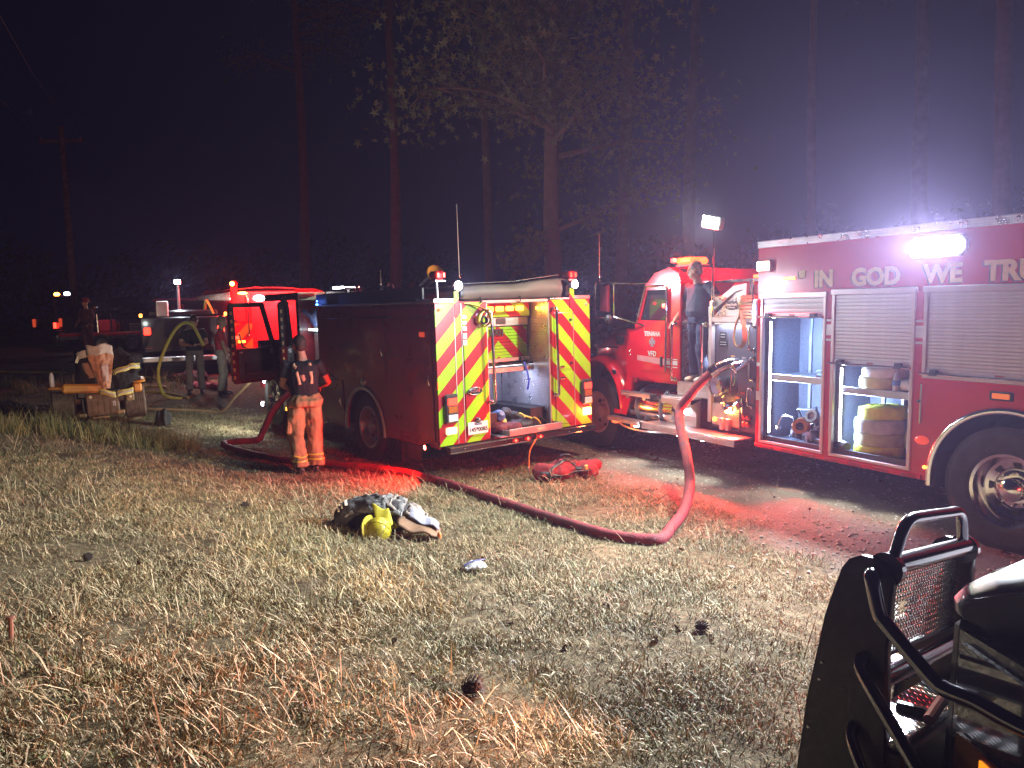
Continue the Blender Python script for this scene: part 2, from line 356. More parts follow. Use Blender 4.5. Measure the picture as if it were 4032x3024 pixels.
def scatter(name, pts, variants, smin, smax, kind_label=None, seed=1):
    """one stuff object: points on the ground, each carrying an instance of one of the variant meshes"""
    col = bpy.data.collections.new(name + '_variants')
    for i, me in enumerate(variants):
        o = bpy.data.objects.new(name + '_variant', me); col.objects.link(o)
    me = bpy.data.meshes.new(name); me.from_pydata([tuple(p) for p in pts], [], [])
    o = bpy.data.objects.new(name, me); C.objects.link(o); struct(o, 'stuff')
    ng = bpy.data.node_groups.new(name, 'GeometryNodeTree'); ng.interface.new_socket('Geometry', in_out='INPUT', socket_type='NodeSocketGeometry'); ng.interface.new_socket('Geometry', in_out='OUTPUT', socket_type='NodeSocketGeometry')
    gi = ng.nodes.new('NodeGroupInput'); go = ng.nodes.new('NodeGroupOutput'); ci = ng.nodes.new('GeometryNodeCollectionInfo'); ci.inputs['Collection'].default_value = col; ci.inputs['Separate Children'].default_value = True; ci.inputs['Reset Children'].default_value = True
    mp = ng.nodes.new('GeometryNodeMeshToPoints'); ip = ng.nodes.new('GeometryNodeInstanceOnPoints'); ip.inputs['Pick Instance'].default_value = True
    rv = ng.nodes.new('FunctionNodeRandomValue'); rv.data_type = 'FLOAT_VECTOR'; rv.inputs[0].default_value = (-.12, -.12, 0); rv.inputs[1].default_value = (.12, .12, 6.283); rv.inputs['Seed'].default_value = seed
    rs = ng.nodes.new('FunctionNodeRandomValue'); rs.data_type = 'FLOAT'; rs.inputs[2].default_value = smin; rs.inputs[3].default_value = smax; rs.inputs['Seed'].default_value = seed + 1
    ri = ng.nodes.new('FunctionNodeRandomValue'); ri.data_type = 'INT'; ri.inputs[4].default_value = 0; ri.inputs[5].default_value = len(variants) - 1; ri.inputs['Seed'].default_value = seed + 2
    L = ng.links; L.new(gi.outputs[0], mp.inputs['Mesh']); L.new(mp.outputs[0], ip.inputs['Points']); L.new(ci.outputs[0], ip.inputs['Instance'])
    L.new(rv.outputs[0], ip.inputs['Rotation']); L.new(rs.outputs[1], ip.inputs['Scale']); L.new(ri.outputs[2], ip.inputs['Instance Index']); L.new(ip.outputs[0], go.inputs[0])
    md = o.modifiers.new('scatter', 'NODES'); md.node_group = ng
    return o
def lawn_points(n, x0, x1, y0, y1, keep, seed):
    rs = np.random.RandomState(seed); P = np.stack([rs.uniform(x0, x1, n), rs.uniform(y0, y1, n)], 1)
    k = keep(P, rs); P = P[k]; return np.column_stack([P, terr(P)])
def in_view(P, m=.12): return (np.abs(P[:, 0] / np.maximum(P[:, 1], .3)) < .68 + m) & (P[:, 1] > 1.2)
def patch(P, s, seed): return np.array([fbm(x, y, s, seed) for x, y in P])
def build_grass():
    vs = [blade_clump('straw_clump', 170, .17, .015, .062, .0021, 1.12, 10 + i, STRAW) for i in range(5)] + [blade_clump('straw_clump', 140, .16, .015, .058, .0021, .9, 20 + i, [STRAW[2], STRAW[0], GREEN[1], STRAW[3]]) for i in range(2)]
    def keep(P, rs):
        d = P[:, 1]; g = gravel_mask(P[:, 0], P[:, 1]); dens = np.where(d < 5, 1, np.where(d < 9, .75, .5)) * (1 - g) ** 2 * (.62 + .7 * (patch(P, .55, 3) > -.12))
        dens = np.where((P[:, 0] > -.5 + (10.5 - d) * .2) & (d > 9.3), dens * .55, dens)
        return in_view(P) & (rs.rand(len(P)) < dens)
    P = lawn_points(15000, -11, 6, 1.2, 15.5, keep, 3)
    scatter('dry_grass', P, vs, .75, 1.3, seed=4)
    lay = [blade_clump('fallen_straw', 26, .2, .07, .19, .0020, 1.45, 40 + i, [STRAW[1], STRAW[0], (.30, .2, .12), STRAW[3]]) for i in range(4)]
    def keep2(P, rs): return in_view(P) & (rs.rand(len(P)) < (1 - gravel_mask(P[:, 0], P[:, 1])) * (.3 + .7 * (patch(P, .9, 8) > -.05)) * np.where(P[:, 0] < -.2, 1, .55))
    scatter('fallen_straw', lawn_points(1500, -9, 4, 1.2, 10, keep2, 9), lay, .8, 1.4, seed=14)
    tuft = [blade_clump('tuft', 30, .07, .025, .08, .0026, .7, 60 + i, [GREEN[0], GREEN[1], STRAW[0], STRAW[2]]) for i in range(4)]
    def keep3(P, rs): return in_view(P) & (rs.rand(len(P)) < (1 - gravel_mask(P[:, 0], P[:, 1])) ** 2 * (patch(P, .7, 12) > .1))
    scatter('green_tufts', lawn_points(900, -9, 4, 1.2, 14, keep3, 19), tuft, .7, 1.2, seed=24)
    tall = [blade_clump('tall_grass', 26, .14, .18, .46, .0038, .35, 80 + i, [(.32, .30, .12), (.40, .36, .17), GREEN[1], STRAW[0]]) for i in range(4)]
    rs = np.random.RandomState(77); a = [(-9.2, 11.3), (-4.9, 11.6)]
    P = []
    for i in range(230):
        t = rs.rand(); x = a[0][0] + (a[1][0] - a[0][0]) * t; y = 11.35 + rs.normal(0, .28) - .06 * (x + 7); P.append((x, y))
    for i in range(60): P.append((rs.uniform(-11, -8), rs.uniform(11.5, 14)))
    for i in range(150): P.append((rs.uniform(-14, -7.5), rs.uniform(16, 19)))
    P = np.array(P); scatter('tall_grass', np.column_stack([P, terr(P)]), tall, .55, 1.1, seed=34)
build_grass()

def build_stones():
    vs = []
    for i in range(5):
        b = B(); b.ell((0, 0, 0), (.011, .008, .006), None, 7, 5, fn=lambda p: p * (1 + .5 * mnoise.noise(p * 90 + V((i * 3, 0, 0))))); vs.append(b.mesh('pebble', mat('pebble', (.40, .36, .31), .85, var=.5, vs=60)))
    def keep(P, rs): return in_view(P) & (rs.rand(len(P)) < gravel_mask(P[:, 0], P[:, 1]) * .9 + .01)
    scatter('gravel', lawn_points(9000, -1.5, 6, 3, 13, keep, 29), vs, .4, 1.9, seed=44)
    lv = []
    for i in range(3):
        b = B(); k = .035
        b.grid(lambda u, v: V(((u - .5) * 2 * k, (v - .5) * k * 1.3 * math.sin(PI * min(.97, max(.03, u))), .012 + .018 * (v - .5) ** 2 * 4 + .012 * math.sin(u * 5 + i))), 6, 4); lv.append(b.mesh('dead_leaf', mat('dead_leaf', (.10, .045, .022), .7, var=.4, vs=40)))
    def keepl(P, rs): return in_view(P) & (rs.rand(len(P)) < .8)
    scatter('fallen_leaves', lawn_points(170, -6, 5, 1.8, 11, keepl, 39), lv, .5, 1.1, seed=54)
build_stones()

# ------------------------------------------------------------------ vehicle pieces
def wheel(parent, c, r=.5, w=.28, rim=.30, side=1, rimmat=None, detail=True):
    """axis along local Y; side=+1 outer face towards +Y"""
    c = V(c); rm = rimmat or chrome(); s = side; h = w / 2
    pr = [(rim, -h), (rim + .03, -h - .01), (r * .86, -h - .012), (r * .95, -h * .92)]
    for k in range(5):
        a = -h * .8 + k * h * .4
        pr += [(r, a - h * .13), (r, a + h * .13), (r - .014, a + h * .15), (r - .014, a + h * .25)]
    pr = pr[:-2] + [(r * .95, h * .92), (r * .9, h + .004), (r * .86, h + .012), (r * .8, h + .006), (rim + .05, h + .014), (rim + .03, h + .01), (rim, h), (rim - .01, h * .8)]
    b = B().lathe(pr, c, (0, s, 0), 48); o = b.ob('wheel', rubber(), parent)
    b = B().lathe([(rim + .012, h * .98), (rim + .004, h * 1.02), (rim - .02, h * .96), (rim - .035, h * .6), (rim - .05, h * .1), (rim * .62, -h * .05), (rim * .56, h * .1), (rim * .5, h * .14), (rim * .36, h * .16), (.002, h * .16)], c, (0, s, 0), 40)
    rmo = b.ob('rim', rm, o, sharp=50)
    if detail:
        hb = B().lathe([(rim * .33, h * .1), (rim * .33, h * .55), (rim * .30, h * .72), (rim * .18, h * .86), (.002, h * .9)], c, (0, s, 0), 24); hb.ob('hub_cap', rm, o)
        for k in range(8):
            a = 2 * PI * k / 8
            p = c + V((math.cos(a) * rim * .7, s * (-h * .02), math.sin(a) * rim * .7)); B().lathe([(.034, 0), (.034, .012), (.0, .012)], p - V((0, s * .004, 0)), (0, s, 0), 12).ob('hand_hole', black(), o)
        lg = None
        for k in range(10):
            a = 2 * PI * (k + .5) / 10; p = V((math.cos(a) * rim * .45, s * h * .16, math.sin(a) * rim * .45))
            if lg is None: lg = B().lathe([(.014, 0), (.014, .03), (.006, .036), (.0, .036)], (0, 0, 0), (0, s, 0), 6).mesh('lug_nut', rm)
            inst('lug_nut', lg, o, Matrix.Translation(c + p))
    return o
def rail(parent, name, p0, p1, off, r=.016, m=None):
    """grab rail between p0 and p1 standing off the panel"""
    p0, p1, off = V(p0), V(p1), V(off); d = (p1 - p0).normalized() * .03
    b = B().tube([p0, p0 + off * .8, p0 + off + d * .6, p0 + off + d * 1.6, p1 + off - d * 1.6, p1 + off - d * .6, p1 + off * .8, p1], r, 10); o = b.ob(name, m or chrome(), parent)
    for p in (p0, p1): B().lathe([(.001, -.004), (.03, -.004), (.03, .012), (.001, .012)], p, off, 12).ob('flange', m or chrome(), o)
    return o
def shutter(parent, x0, x1, z0, z1, y, pitch, m, groove=.006, axis='x', bake=False):
    """roller shutter: slats stacked one by one between x0 and x1 (axis x or y), each its own piece"""
    L = abs(x1 - x0); n = max(1, int(round((z1 - z0) / pitch))); p = (z1 - z0) / n
    prof = [(0, 0), (.010, .0), (.012, p * .12), (.012, p * .80), (.006, p - groove), (0, p - groove)]
    b = B().prism(prof, (-L / 2, 0, 0), (0, 1, 0), (0, 0, 1), (L, 0, 0)); me = b.mesh('slat', m, sharp=25)
    back = B().bx(-L / 2, L / 2, -.012, -.003, z0, z1).ob('roller_door', m, parent)
    if axis == 'x': back.matrix_local = Matrix.Translation(((x0 + x1) / 2, y, 0))
    else: back.matrix_local = Matrix.Translation((y, (x0 + x1) / 2, 0)) @ Matrix.Rotation(PI / 2, 4, 'Z')
    for k in range(n):
        if bake:
            m2 = me.copy(); m2.transform(Matrix.Translation((0, 0, z0 + k * p))); inst('slat', m2, back)
        else: inst('slat', me, back, Matrix.Translation((0, 0, z0 + k * p)))
    return back
def whip(parent, p, h, name='antenna', r=.006, lean=(0, 0)):
    o = B().tube([p, V(p) + V((lean[0] * .3, lean[1] * .3, h * .5)), V(p) + V((lean[0], lean[1], h))], [r, r * .8, r * .4], 6).ob(name, mat('pale_whip', (.6, .5, .5), .4, .2), parent)
    B().lathe([(.001, 0), (.025, 0), (.022, .03), (.012, .05), (.012, .09), (.001, .09)], p, (0, 0, 1), 12).ob('antenna_mount', chrome(), o); return o

# ------------------------------------------------------------------ fire engine with chevron rear (middle)
YEL = (.34, .70, .006); CRED = (.38, .011, .018)
def build_engine():
    mw = frame(-.898, 9.139, .6491, .0033, -.0082)
    t = thing('fire_engine', 'dark red fire engine seen from behind with lime and red chevrons and open bay', 'fire engine', mw)
    rp = mat('shaded_red_paint', (.20, .005, .012), .28, coat=.25, var=.12, vs=3, bump=.03, bs=8); ch = chrome(); al = alu(); dp = diamond('diamond_plate'); bk = black()  # body red darkened so the side away from the lamps stays near black
    chev = chevron('chevron_stripes', -1.25, 1.25, .405, YEL, CRED)
    # shell: side skins, floor, front of body, roof, with the open bay at the rear
    b = B(); arch = []
    cx, cz, ar = 1.93, .47, .57
    for k in range(19):
        a = PI * k / 18; arch.append((cx - ar * math.cos(a), cz + ar * math.sin(a) * .98))
    side = [(0.0, .42), (0.0, 2.19), (3.40, 2.19), (3.40, .42)] + [(cx + ar, .42)] + arch[::-1] + [(cx - ar, .42)]
    b.prism(side, (0, 0, 0), (1, 0, 0), (0, 0, 1), (0, -.03, 0)); b.prism(side, (0, -2.47, 0), (1, 0, 0), (0, 0, 1), (0, -.03, 0))
    b.bx(.02, 3.38, -2.46, -.04, 2.15, 2.185); b.bx(3.36, 3.395, -2.46, -.04, .5, 2.15)
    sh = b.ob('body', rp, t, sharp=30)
    b = B().bx(1.2, 2.65, -.55, -.035, 1.05, 1.07); b.bx(1.2, 1.22, -.55, -.035, .45, 1.05); b.bx(2.63, 2.65, -.55, -.035, .45, 1.05); b.bx(1.2, 2.65, -.57, -.55, .42, 1.07); b.ob('wheel_well', bk, t)
    pts = [(cx - (ar + .01) * math.cos(PI * k / 24), .012, cz + (ar + .01) * math.sin(PI * k / 24) * .98) for k in range(25)]
    pts = [(cx - ar - .01, .012, .40)] + pts + [(cx + ar + .01, .012, .40)]
    B().tube(pts, [(.035, .014)] * len(pts), 8).ob('fender_trim', al, t)
    # recessed side panels: long hatch strip, two doors, each a leaf proud of the skin
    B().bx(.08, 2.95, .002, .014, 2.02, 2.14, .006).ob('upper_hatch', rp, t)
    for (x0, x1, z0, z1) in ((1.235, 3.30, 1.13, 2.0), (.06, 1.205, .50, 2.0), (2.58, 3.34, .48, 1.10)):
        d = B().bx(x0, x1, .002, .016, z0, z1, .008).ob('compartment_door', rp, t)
        B().tube([(x0 + .05, .03, (z0 + z1) / 2 - .06), (x0 + .05, .045, (z0 + z1) / 2), (x0 + .05, .03, (z0 + z1) / 2 + .06)], .008, 6).ob('handle', ch, d)
    B().bx(0, 3.36, .002, .022, 2.175, 2.205, .006).ob('drip_rail', al, t)
    B().bx(1.1, 1.9, .016, .020, 2.005, 2.017).ob('trim_strip', ch, t)
    B().lathe([(.001, 0), (.062, 0), (.055, .02), (.001, .03)], (1.92, .002, 1.12), (0, 1, 0), 20).ob('fuel_cap', al, t)
    # dark hosebed boards above the roof line
    hb = mat('hosebed_board', (.03, .022, .028), .5, var=.3)
    b = B(); b.bx(.35, 3.3, -.10, -.06, 2.19, 2.37, .01); b.bx(.35, 3.3, -2.44, -2.40, 2.19, 2.37, .01); b.bx(3.24, 3.28, -2.4, -.1, 2.19, 2.40); b.ob('hosebed_wall', hb, t)
    tm = mat('grey_vinyl_tarp', (.075, .072, .072), .65, var=.15, vs=5, bump=.25, bs=9)
    def cover(u, v):
        x = .02 + u * 3.2; y = -.36 - v * 1.72; sag = .05 * math.sin(PI * v) - .06 * math.exp(-((v - .5) / .28) ** 2) * math.exp(-u * 3)
        z = 2.36 + sag + .012 * mnoise.noise((x * 3, y * 4, 0)) + .10 * math.exp(-u * 7) * (v ** 2) * .9
        return V((x, y, z))
    B().grid(cover, 26, 20).ob('hosebed_cover', tm, t, thick=.006)
    def flap(u, v):
        y = -.36 - v * 1.62; top = 2.365 + .05 * math.sin(PI * v) - .05 * math.exp(-((v - .5) / .28) ** 2) + .09 * v ** 2
        z = top + (2.20 - top) * u; return V((.0 - .05 * math.sin(PI * u) + .018 * mnoise.noise((y * 5, z * 5, 2)), y, z))
    B().grid(flap, 8, 22).ob('cover_flap', tm, t, thick=.006)
    for y in (-.66, -1.27):
        B().tube([(-.01, y, 2.24), (-.05, y, 2.22), (-.05, y, 2.17), (-.01, y, 2.15)], .008, 6).ob('bungee_hook', bk, t)
    B().tube([(.1, -.5, 2.40), (.0, -1.2, 2.42), (-.02, -1.95, 2.50)], .006, 6).ob('cover_bow', bk, t)
    # rear face: two chevron walls either side of the bay
    b = B(); b.bx(-.022, .0, -.755, -.005, .45, 2.17, .004); b.ob('rear_panel', chev, t)
    b = B(); b.bx(-.022, .0, -2.495, -1.765, .45, 2.17, .004); b.ob('rear_panel', chev, t)
    for (y0, y1, z1) in ((-.345, -.275, 2.31), (-2.205, -2.125, 2.32)):
        B().bx(-.034, -.024, y0, y1, 2.0, z1, .003).ob('corner_post', chev, t)
    sil = mat('panel_seam', (.5, .3, .3), .4, .6)
    for y in (-.275, -.375, -2.185): B().bx(-.027, -.0225, y - .006, y + .006, .46, 2.16).ob('seam_strip', sil, t)
    B().bx(-.036, -.0225, -.70, -.39, .52, 1.98, .006).ob('rear_door', chev, t)
    for (z0, z1) in ((1.23, 2.0), (.50, 1.19)):
        d = B().bx(-.036, -.0225, -2.14, -1.84, z0, z1, .006).ob('rear_door', chev, t)
        B().bx(-.060, -.037, -1.99, -1.91, z0 + .03 if z0 > 1 else z1 - .08, z0 + .06 if z0 > 1 else z1 - .05, .006).ob('latch', ch, d)
    for z in (1.32, 1.9): B().lathe([(.001, 0), (.02, 0), (.018, .02), (.001, .024)], (-.037, -2.12, z), (-1, 0, 0), 10).ob('hinge_knob', bk, t)
    for (y0, y1) in ((-.345, .01), (-2.50, -2.205)): B().bx(-.03, .4, y0, y1, 2.172, 2.225, .006).ob('roof_corner_plate', dp, t)
    B().bx(-.03, .1, -2.125, -1.78, 2.172, 2.20, .004).ob('roof_corner_plate', dp, t)
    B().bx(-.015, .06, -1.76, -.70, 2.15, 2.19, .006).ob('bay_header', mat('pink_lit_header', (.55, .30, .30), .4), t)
    # bay interior
    b = B(); b.bx(0, 1.1, -.775, -.757, .5, 2.15); b.bx(1.08, 1.1, -1.76, -.777, .5, 1.32); b.bx(0, 1.1, -1.76, -.777, .44, .46)
    b.ob('bay_lining', al, t)
    B().bx(.0, 1.1, -1.785, -1.766, .5, 2.15).ob('bay_side_plate', dp, t)
    B().bx(-.02, .03, -1.80, -1.745, .5, 2.15, .006).ob('bay_post', al, t)
    for (y0, y1, z0, z1) in ((-1.28, -1.22, .5, 1.3), (-1.62, -1.60, .5, 1.3)): B().bx(1.04, 1.075, y0, y1, z0, z1, .006).ob('bay_rib', al, t)
    sd = shutter(t, -1.74, -.79, 1.42, 1.84, .44, .042, chev2(), axis='y', bake=True)
    B().bx(.40, .43, -1.74, -.79, 1.845, 1.965, .006).ob('shutter_box', al, t)
    B().bx(.392, .399, -1.36, -1.20, 1.87, 1.95, .01).ob('box_badge', mat('dark_badge', (.08, .07, .07), .3, .4), t)
    B().bx(.36, .40, -1.74, -.79, 1.968, 2.16, .004).ob('light_bar_housing', chev, t)
    mb = None
    for k in range(5):
        y = -.90 - k * .165
        if mb is None: mb = B().bx(-.03, 0, -.062, .062, -.032, .032, .01).mesh('amber_lamp', ga(9))
        o = inst('amber_lamp', mb, t, Matrix.Translation((.358, y, 2.075)))
    lamp('AREA', t, (.30, -1.25, 2.075), (-1, 0, -.35), 4, (1, .42, .05), .8, .06)
    B().lathe([(.001, 0), (.028, 0), (.022, .03), (.001, .034)], (.2, -1.764, 2.07), (0, 1, 0), 14).ob('amber_marker', ga(9), t); lamp('POINT', t, (.2, -1.70, 2.07), (0, 1, 0), 1.0, (1, .35, .03), .03)
    text('unit_number', '1001', .13, bk, t, (.414, -1.22, 1.72), (0, -1, 0), (0, 0, 1), .004)
    o = B().bx(.37, .41, -1.74, -.79, 1.37, 1.42, .006).ob('shutter_bottom_rail', al, t); B().bx(.33, .369, -1.62, -1.55, 1.37, 1.43, .006).ob('rail_catch', bk, o)
    B().bx(.30, 1.05, -1.74, -.79, 1.325, 1.345, .004).ob('bay_shelf', bk, t); B().bx(.28, .298, -1.74, -.79, 1.24, 1.30, .006).ob('shelf_rail', al, t)
    for (y, w, c) in ((-.92, .16, (.35, .12, .03)), (-1.12, .2, (.3, .16, .05)), (-1.4, .22, (.06, .05, .05))): B().bx(.40, .7, y - w / 2, y + w / 2, 1.347, 1.367, .006).ob('stored_tool_tray', mat('stored_%d' % int(c[0] * 1000), c, .5), t)
    bs = mat('blue_webbing', (.02, .03, .42), .6)
    B().tube(smooth_path([(.27, -1.55, 1.36), (.25, -1.58, 1.25), (.24, -1.6, 1.1), (.26, -1.59, .98)], 4), [(.004, .016)] * 13, 6).ob('blue_strap', bs, t)
    B().bx(.5, .56, -1.7, -.85, 1.30, 1.32, .004).ob('bay_light', gw(6), t); lamp('AREA', t, (.45, -1.27, 1.29), (.1, 0, -1), 11, (.55, .64, 1), .8, .06)
    # slide-out tray
    b = B(); b.bx(-.17, .9, -1.80, -.80, .475, .49); b.bx(-.19, -.17, -1.81, -.93, .475, .565, .004); b.bx(-.17, .9, -1.81, -1.79, .475, .56); b.bx(-.17, .9, -.94, -.92, .475, .55); b.ob('slide_tray', al, t)
    B().bx(-.195, -.1905, -1.50, -1.38, .50, .54).ob('tray_label', mat('pale_label', (.5, .5, .4), .5), t)
    # grab rails
    rail(t, 'grab_rail', (-.03, -.77, .92), (-.03, -.75, 2.06), (-.10, 0, 0), .019); rail(t, 'grab_rail', (-.03, -1.83, .91), (-.03, -1.82, 2.06), (-.08, 0, 0), .019)
    # tail light clusters
    for (y0, y1) in ((-.26, -.075), (-2.475, -2.285)):
        cl = B().bx(-.075, -.037, y0, y1, .73, 1.08, .02).ob('tail_light_cluster', mat('cluster_bezel', (.06, .05, .055), .3, .3), t); yc = (y0 + y1) / 2 - .005
        q = B()
        q.bx(-.088, -.073, yc - .068, yc + .068, .945, 1.03, .01).ob('brake_lamp', gr(5), cl)
        B().bx(-.088, -.073, yc - .068, yc + .068, .85, .93, .01).ob('turn_lamp', mat('dim_amber_lens', (.35, .10, .02), .2, coat=.5), cl)
        B().bx(-.088, -.073, yc - .068, yc + .068, .748, .832, .01).ob('reverse_lamp', mat('clear_lens', (.7, .68, .75), .12, coat=.8), cl)
    B().bx(-.06, -.0225, -.245, -.085, .585, .675, .015).ob('lower_warning_lamp', glow('pale_orange_lens', (1., .5, .28), 2.2), t)
    B().bx(-.06, -.0225, -2.47, -2.31, .575, .685, .015).ob('lower_warning_lamp', glow('orange_red_lens', (1., .28, .06), 14), t); lamp('POINT', t, (-.13, -2.40, .63), (-1, 0, 0), 6, (1, .13, .03), .05)
    for y, z in ((-.06, 2.09), (-2.42, 2.1)): B().lathe([(.001, 0), (.022, 0), (.02, .02), (.001, .03)], (-.0225, y, z), (-1, 0, 0), 12).ob('marker_lamp', gr(12), t)
    # badge, plate, stickers
    ov = B().lathe([(.001, 0), (.105, 0), (.105, .012), (.09, .016), (.001, .016)], (0, 0, 0), (-1, 0, 0), 28).ob('maker_badge', mat('badge_black', (.02, .02, .025), .25, coat=.5), t); ov.matrix_local = Matrix.Translation((-.037, -.52, 1.085)) @ Matrix.Diagonal((1, 1, .42, 1))
    rg = B().tube([(-.053, -.52 + .105 * math.cos(a * PI / 16), 1.085 + .044 * math.sin(a * PI / 16)) for a in range(32)], .006, 6, closed=True).ob('badge_ring', ch, t)
    text('badge_lettering', 'E-ONE', .05, ch, t, (-.056, -.52, 1.068), (0, -1, 0), (0, 0, 1), .002)
    lp = B().bx(-.046, -.038, -.705, -.405, .545, .70, .008).ob('licence_plate', mat('plate_white', (.72, .72, .70), .45, var=.05), t)
    text('plate_state', 'TEXAS', .038, mat('plate_blue', (.05, .07, .2), .5), lp, (-.048, -.555, .66), (0, -1, 0), (0, 0, 1), .001)
    text('plate_number', '145*0085', .072, bk, lp, (-.048, -.555, .582), (0, -1, 0), (0, 0, 1), .0012)
    B().lathe([(.001, 0), (.035, 0), (.038, .02), (.02, .045), (.001, .05)], (-.042, -.555, .72), (-1, 0, 0), 14).ob('plate_lamp', ch, t)
    for z, h in ((2.0, .05), (1.93, .05), (1.86, .06), (1.77, .08), (1.69, .07)): B().bx(-.0395, -.0372, -.44, -.38, z - h / 2, z + h / 2 - .008).ob('instruction_label', mat('label_grey', (.55, .53, .58), .5, var=.3, vs=90), t)
    B().bx(-.0395, -.0372, -.64, -.58, 1.87, 1.895).ob('instruction_label', mat('label_grey', (.5, .5, .5)), t)
    # yellow webbing folds hanging over the top left of the bay
    yw = mat('yellow_webbing', (.50, .32, .05), .7, var=.25)
    pts = smooth_path([(-.05, -.42, 2.16), (-.07, -.55, 2.13), (-.1, -.70, 2.06), (-.12, -.74, 1.94), (-.1, -.66, 1.87), (-.09, -.58, 1.93), (-.1, -.6, 2.02), (-.08, -.68, 2.08)], 6)
    B().tube(pts, [(.006, .045)] * len(pts), 8).ob('webbing_loop', yw, t)
    B().lathe([(.04, -.03), (.055, -.02), (.055, .02), (.04, .03), (.03, .0)], (-.12, -.64, 1.95), (-1, 0, 0), 16, True).ob('webbing_buckle', mat('dark_metal', (.1, .09, .1), .35, .6), t)
    # round scene lights and warning beacons
    for y in (-.33, -2.20):
        h = B().lathe([(.001, .05), (.055, .045), (.062, .01), (.062, -.01), (.05, -.012)], (-.05, y, 2.37), (1, 0, 0), 24).ob('scene_light', al, t)
        B().lathe([(.001, -.010), (.046, -.008), (.052, 0), (.05, .006)], (-.062, y, 2.37), (1, 0, 0), 24).ob('lens', gw(60), h)
        lamp('AREA', h, (-.085, y, 2.37), (-1, 0, -.55), 46, (.82, .92, 1), .09, spread=165)
    for y in (-.10, -2.19):
        h = B().bx(-.03, .16, y - .075, y + .075, 2.42, 2.445, .006).ob('warning_beacon', al, t)
        B().bx(-.035, .14, y - .07, y + .07, 2.447, 2.55, .03).ob('dome', mat('red_dome', (.35, .01, .02), .12, coat=.8, spec=.6), h)
        for q in (-1, 1): B().bx(-.05, -.036, y + q * .04 - .018, y + q * .04 + .018, 2.47, 2.53, .006).ob('lamp_element', gr(7), h)
        B().cyl((.06, y, 2.2), (.06, y, 2.42), .015).ob('beacon_post', al, h)
    # bumper, lamps, side marker
    b = B().bx(-.10, -.0235, -2.495, -.10, .362, .437, .006).ob('rear_bumper', bk, t)
    for z in (.365, .434): B().bx(-.108, -.101, -2.495, -.10, z - .009, z + .009, .003).ob('chrome_strip', ch, b)
    for y in (-.30, -.93, -1.58, -2.0, -2.44): B().lathe([(.001, 0), (.011, 0), (.008, .008), (.001, .01)], (-.101, y, .40), (-1, 0, 0), 8).ob('bolt', ch, b)
    for y in (-1.08, -1.28, -1.49):
        B().bx(-.118, -.101, y - .055, y + .055, .378, .421, .008).ob('step_lamp_bezel', mat('red_lens_dark', (.25, .004, .008), .15, coat=.6, emit=(1, .02, .02), es=.25, sample=False), b)
        B().lathe([(.001, 0), (.018, 0), (.014, .012), (.001, .014)], (-.116, y, .40), (-1, 0, 0), 10).ob('step_lamp', gr(16), b)
    lamp('AREA', t, (-.16, -1.28, .39), (-1, 0, -.8), 1.4, (1, .05, .03), .5, .03)
    B().bx(.0, .95, -2.45, -.10, .40, .44).ob('tailboard', bk, t)
    B().lathe([(.001, 0), (.03, 0), (.045, .02), (.045, .05), (.03, .055)], (.24, .0, .42), (0, 1, 0), 16).ob('side_warning_lamp', bk, t)
    B().lathe([(.001, .062), (.022, .06), (.034, .05)], (.24, .0, .42), (0, 1, 0), 16).ob('side_warning_lens', glow('hot_red_lens', (1., .12, .06), 40), t)
    lamp('SPOT', t, (.24, .075, .42), (.45, 1, -.22), 300, (1, .025, .012), .03, spot=150, blend=.4)
    B().bx(.19, .31, .016, .03, 1.77, 1.83, .008).ob('side_marker', mat('red_reflector', (.6, .03, .02), .2, coat=.5, emit=(1, .1, .03), es=.5, sample=False), t)
    B().bx(-.0225, -.03, -.012, -.004, 1.15, 1.23).ob('edge_reflector', gr(5), t)
    B().bx(.93, .95, -.5, -.02, .12, .46, .004).ob('mud_flap', rubber(), t); B().bx(.55, .9, -.2, -.06, .18, .4, .02).ob('under_box', bk, t)
    wheel(t, (1.93, -.18, .475), .48, .26, .29, 1, alu()); wheel(t, (1.93, -2.32, .475), .48, .26, .29, -1, alu(), False); wheel(t, (1.93, -.47, .475), .47, .24, .29, 1, alu(), False)
    # pump panel between body and cab
    b = B(); b.bx(3.41, 4.15, -2.4, -.25, .55, 2.1, .01); b.ob('pump_house', mat('pump_house_dark', (.05, .05, .06), .5), t)
    B().bx(3.45, 4.1, -.245, -.235, 1.1, 1.75, .006).ob('pump_panel', alu(), t)
    lamp('AREA', t, (3.75, -.1, 1.85), (0, -.6, -1), 7, (.8, 1, .95), .5, .06)
    B().bx(3.5, 4.05, -.22, -.12, 1.80, 1.83, .006).ob('panel_light', gw(8), t)
    bt = mat('navy_tarp', (.03, .04, .12), .6, bump=.2, bs=12)
    B().grid(lambda u, v: V((3.42 + u * .72, -.05 - .25 * math.sin(v * 1.5) + .03 * mnoise.noise((u * 5, v * 5, 0)), 2.12 - v * .42 + .03 * math.sin(u * 9))), 14, 10).ob('crosslay_cover', bt, t, thick=.01)
    B().bx(2.98, 3.36, .004, .012, 2.21, 2.36, .003).ob('blue_lit_panel', mat('blue_lit_tint', (.03, .04, .14), .5), t)  # blue light tinted into the panel colour
    for k, (dx, dz, c) in enumerate(((0, .03, (.1, .35, 1)), (.02, -.02, (.1, .35, 1)), (-.02, -.02, (.2, .5, 1)))): B().lathe([(.001, 0), (.014, 0), (.01, .01), (.001, .012)], (3.33 + dx, .013, 2.23 + dz), (0, 1, 0), 10).ob('blue_indicator', glow('blue_lens', (.1, .3, 1.), 14), t)
    lamp('POINT', t, (3.30, .10, 2.25), (0, 1, 0), .6, (.1, .25, 1), .02)
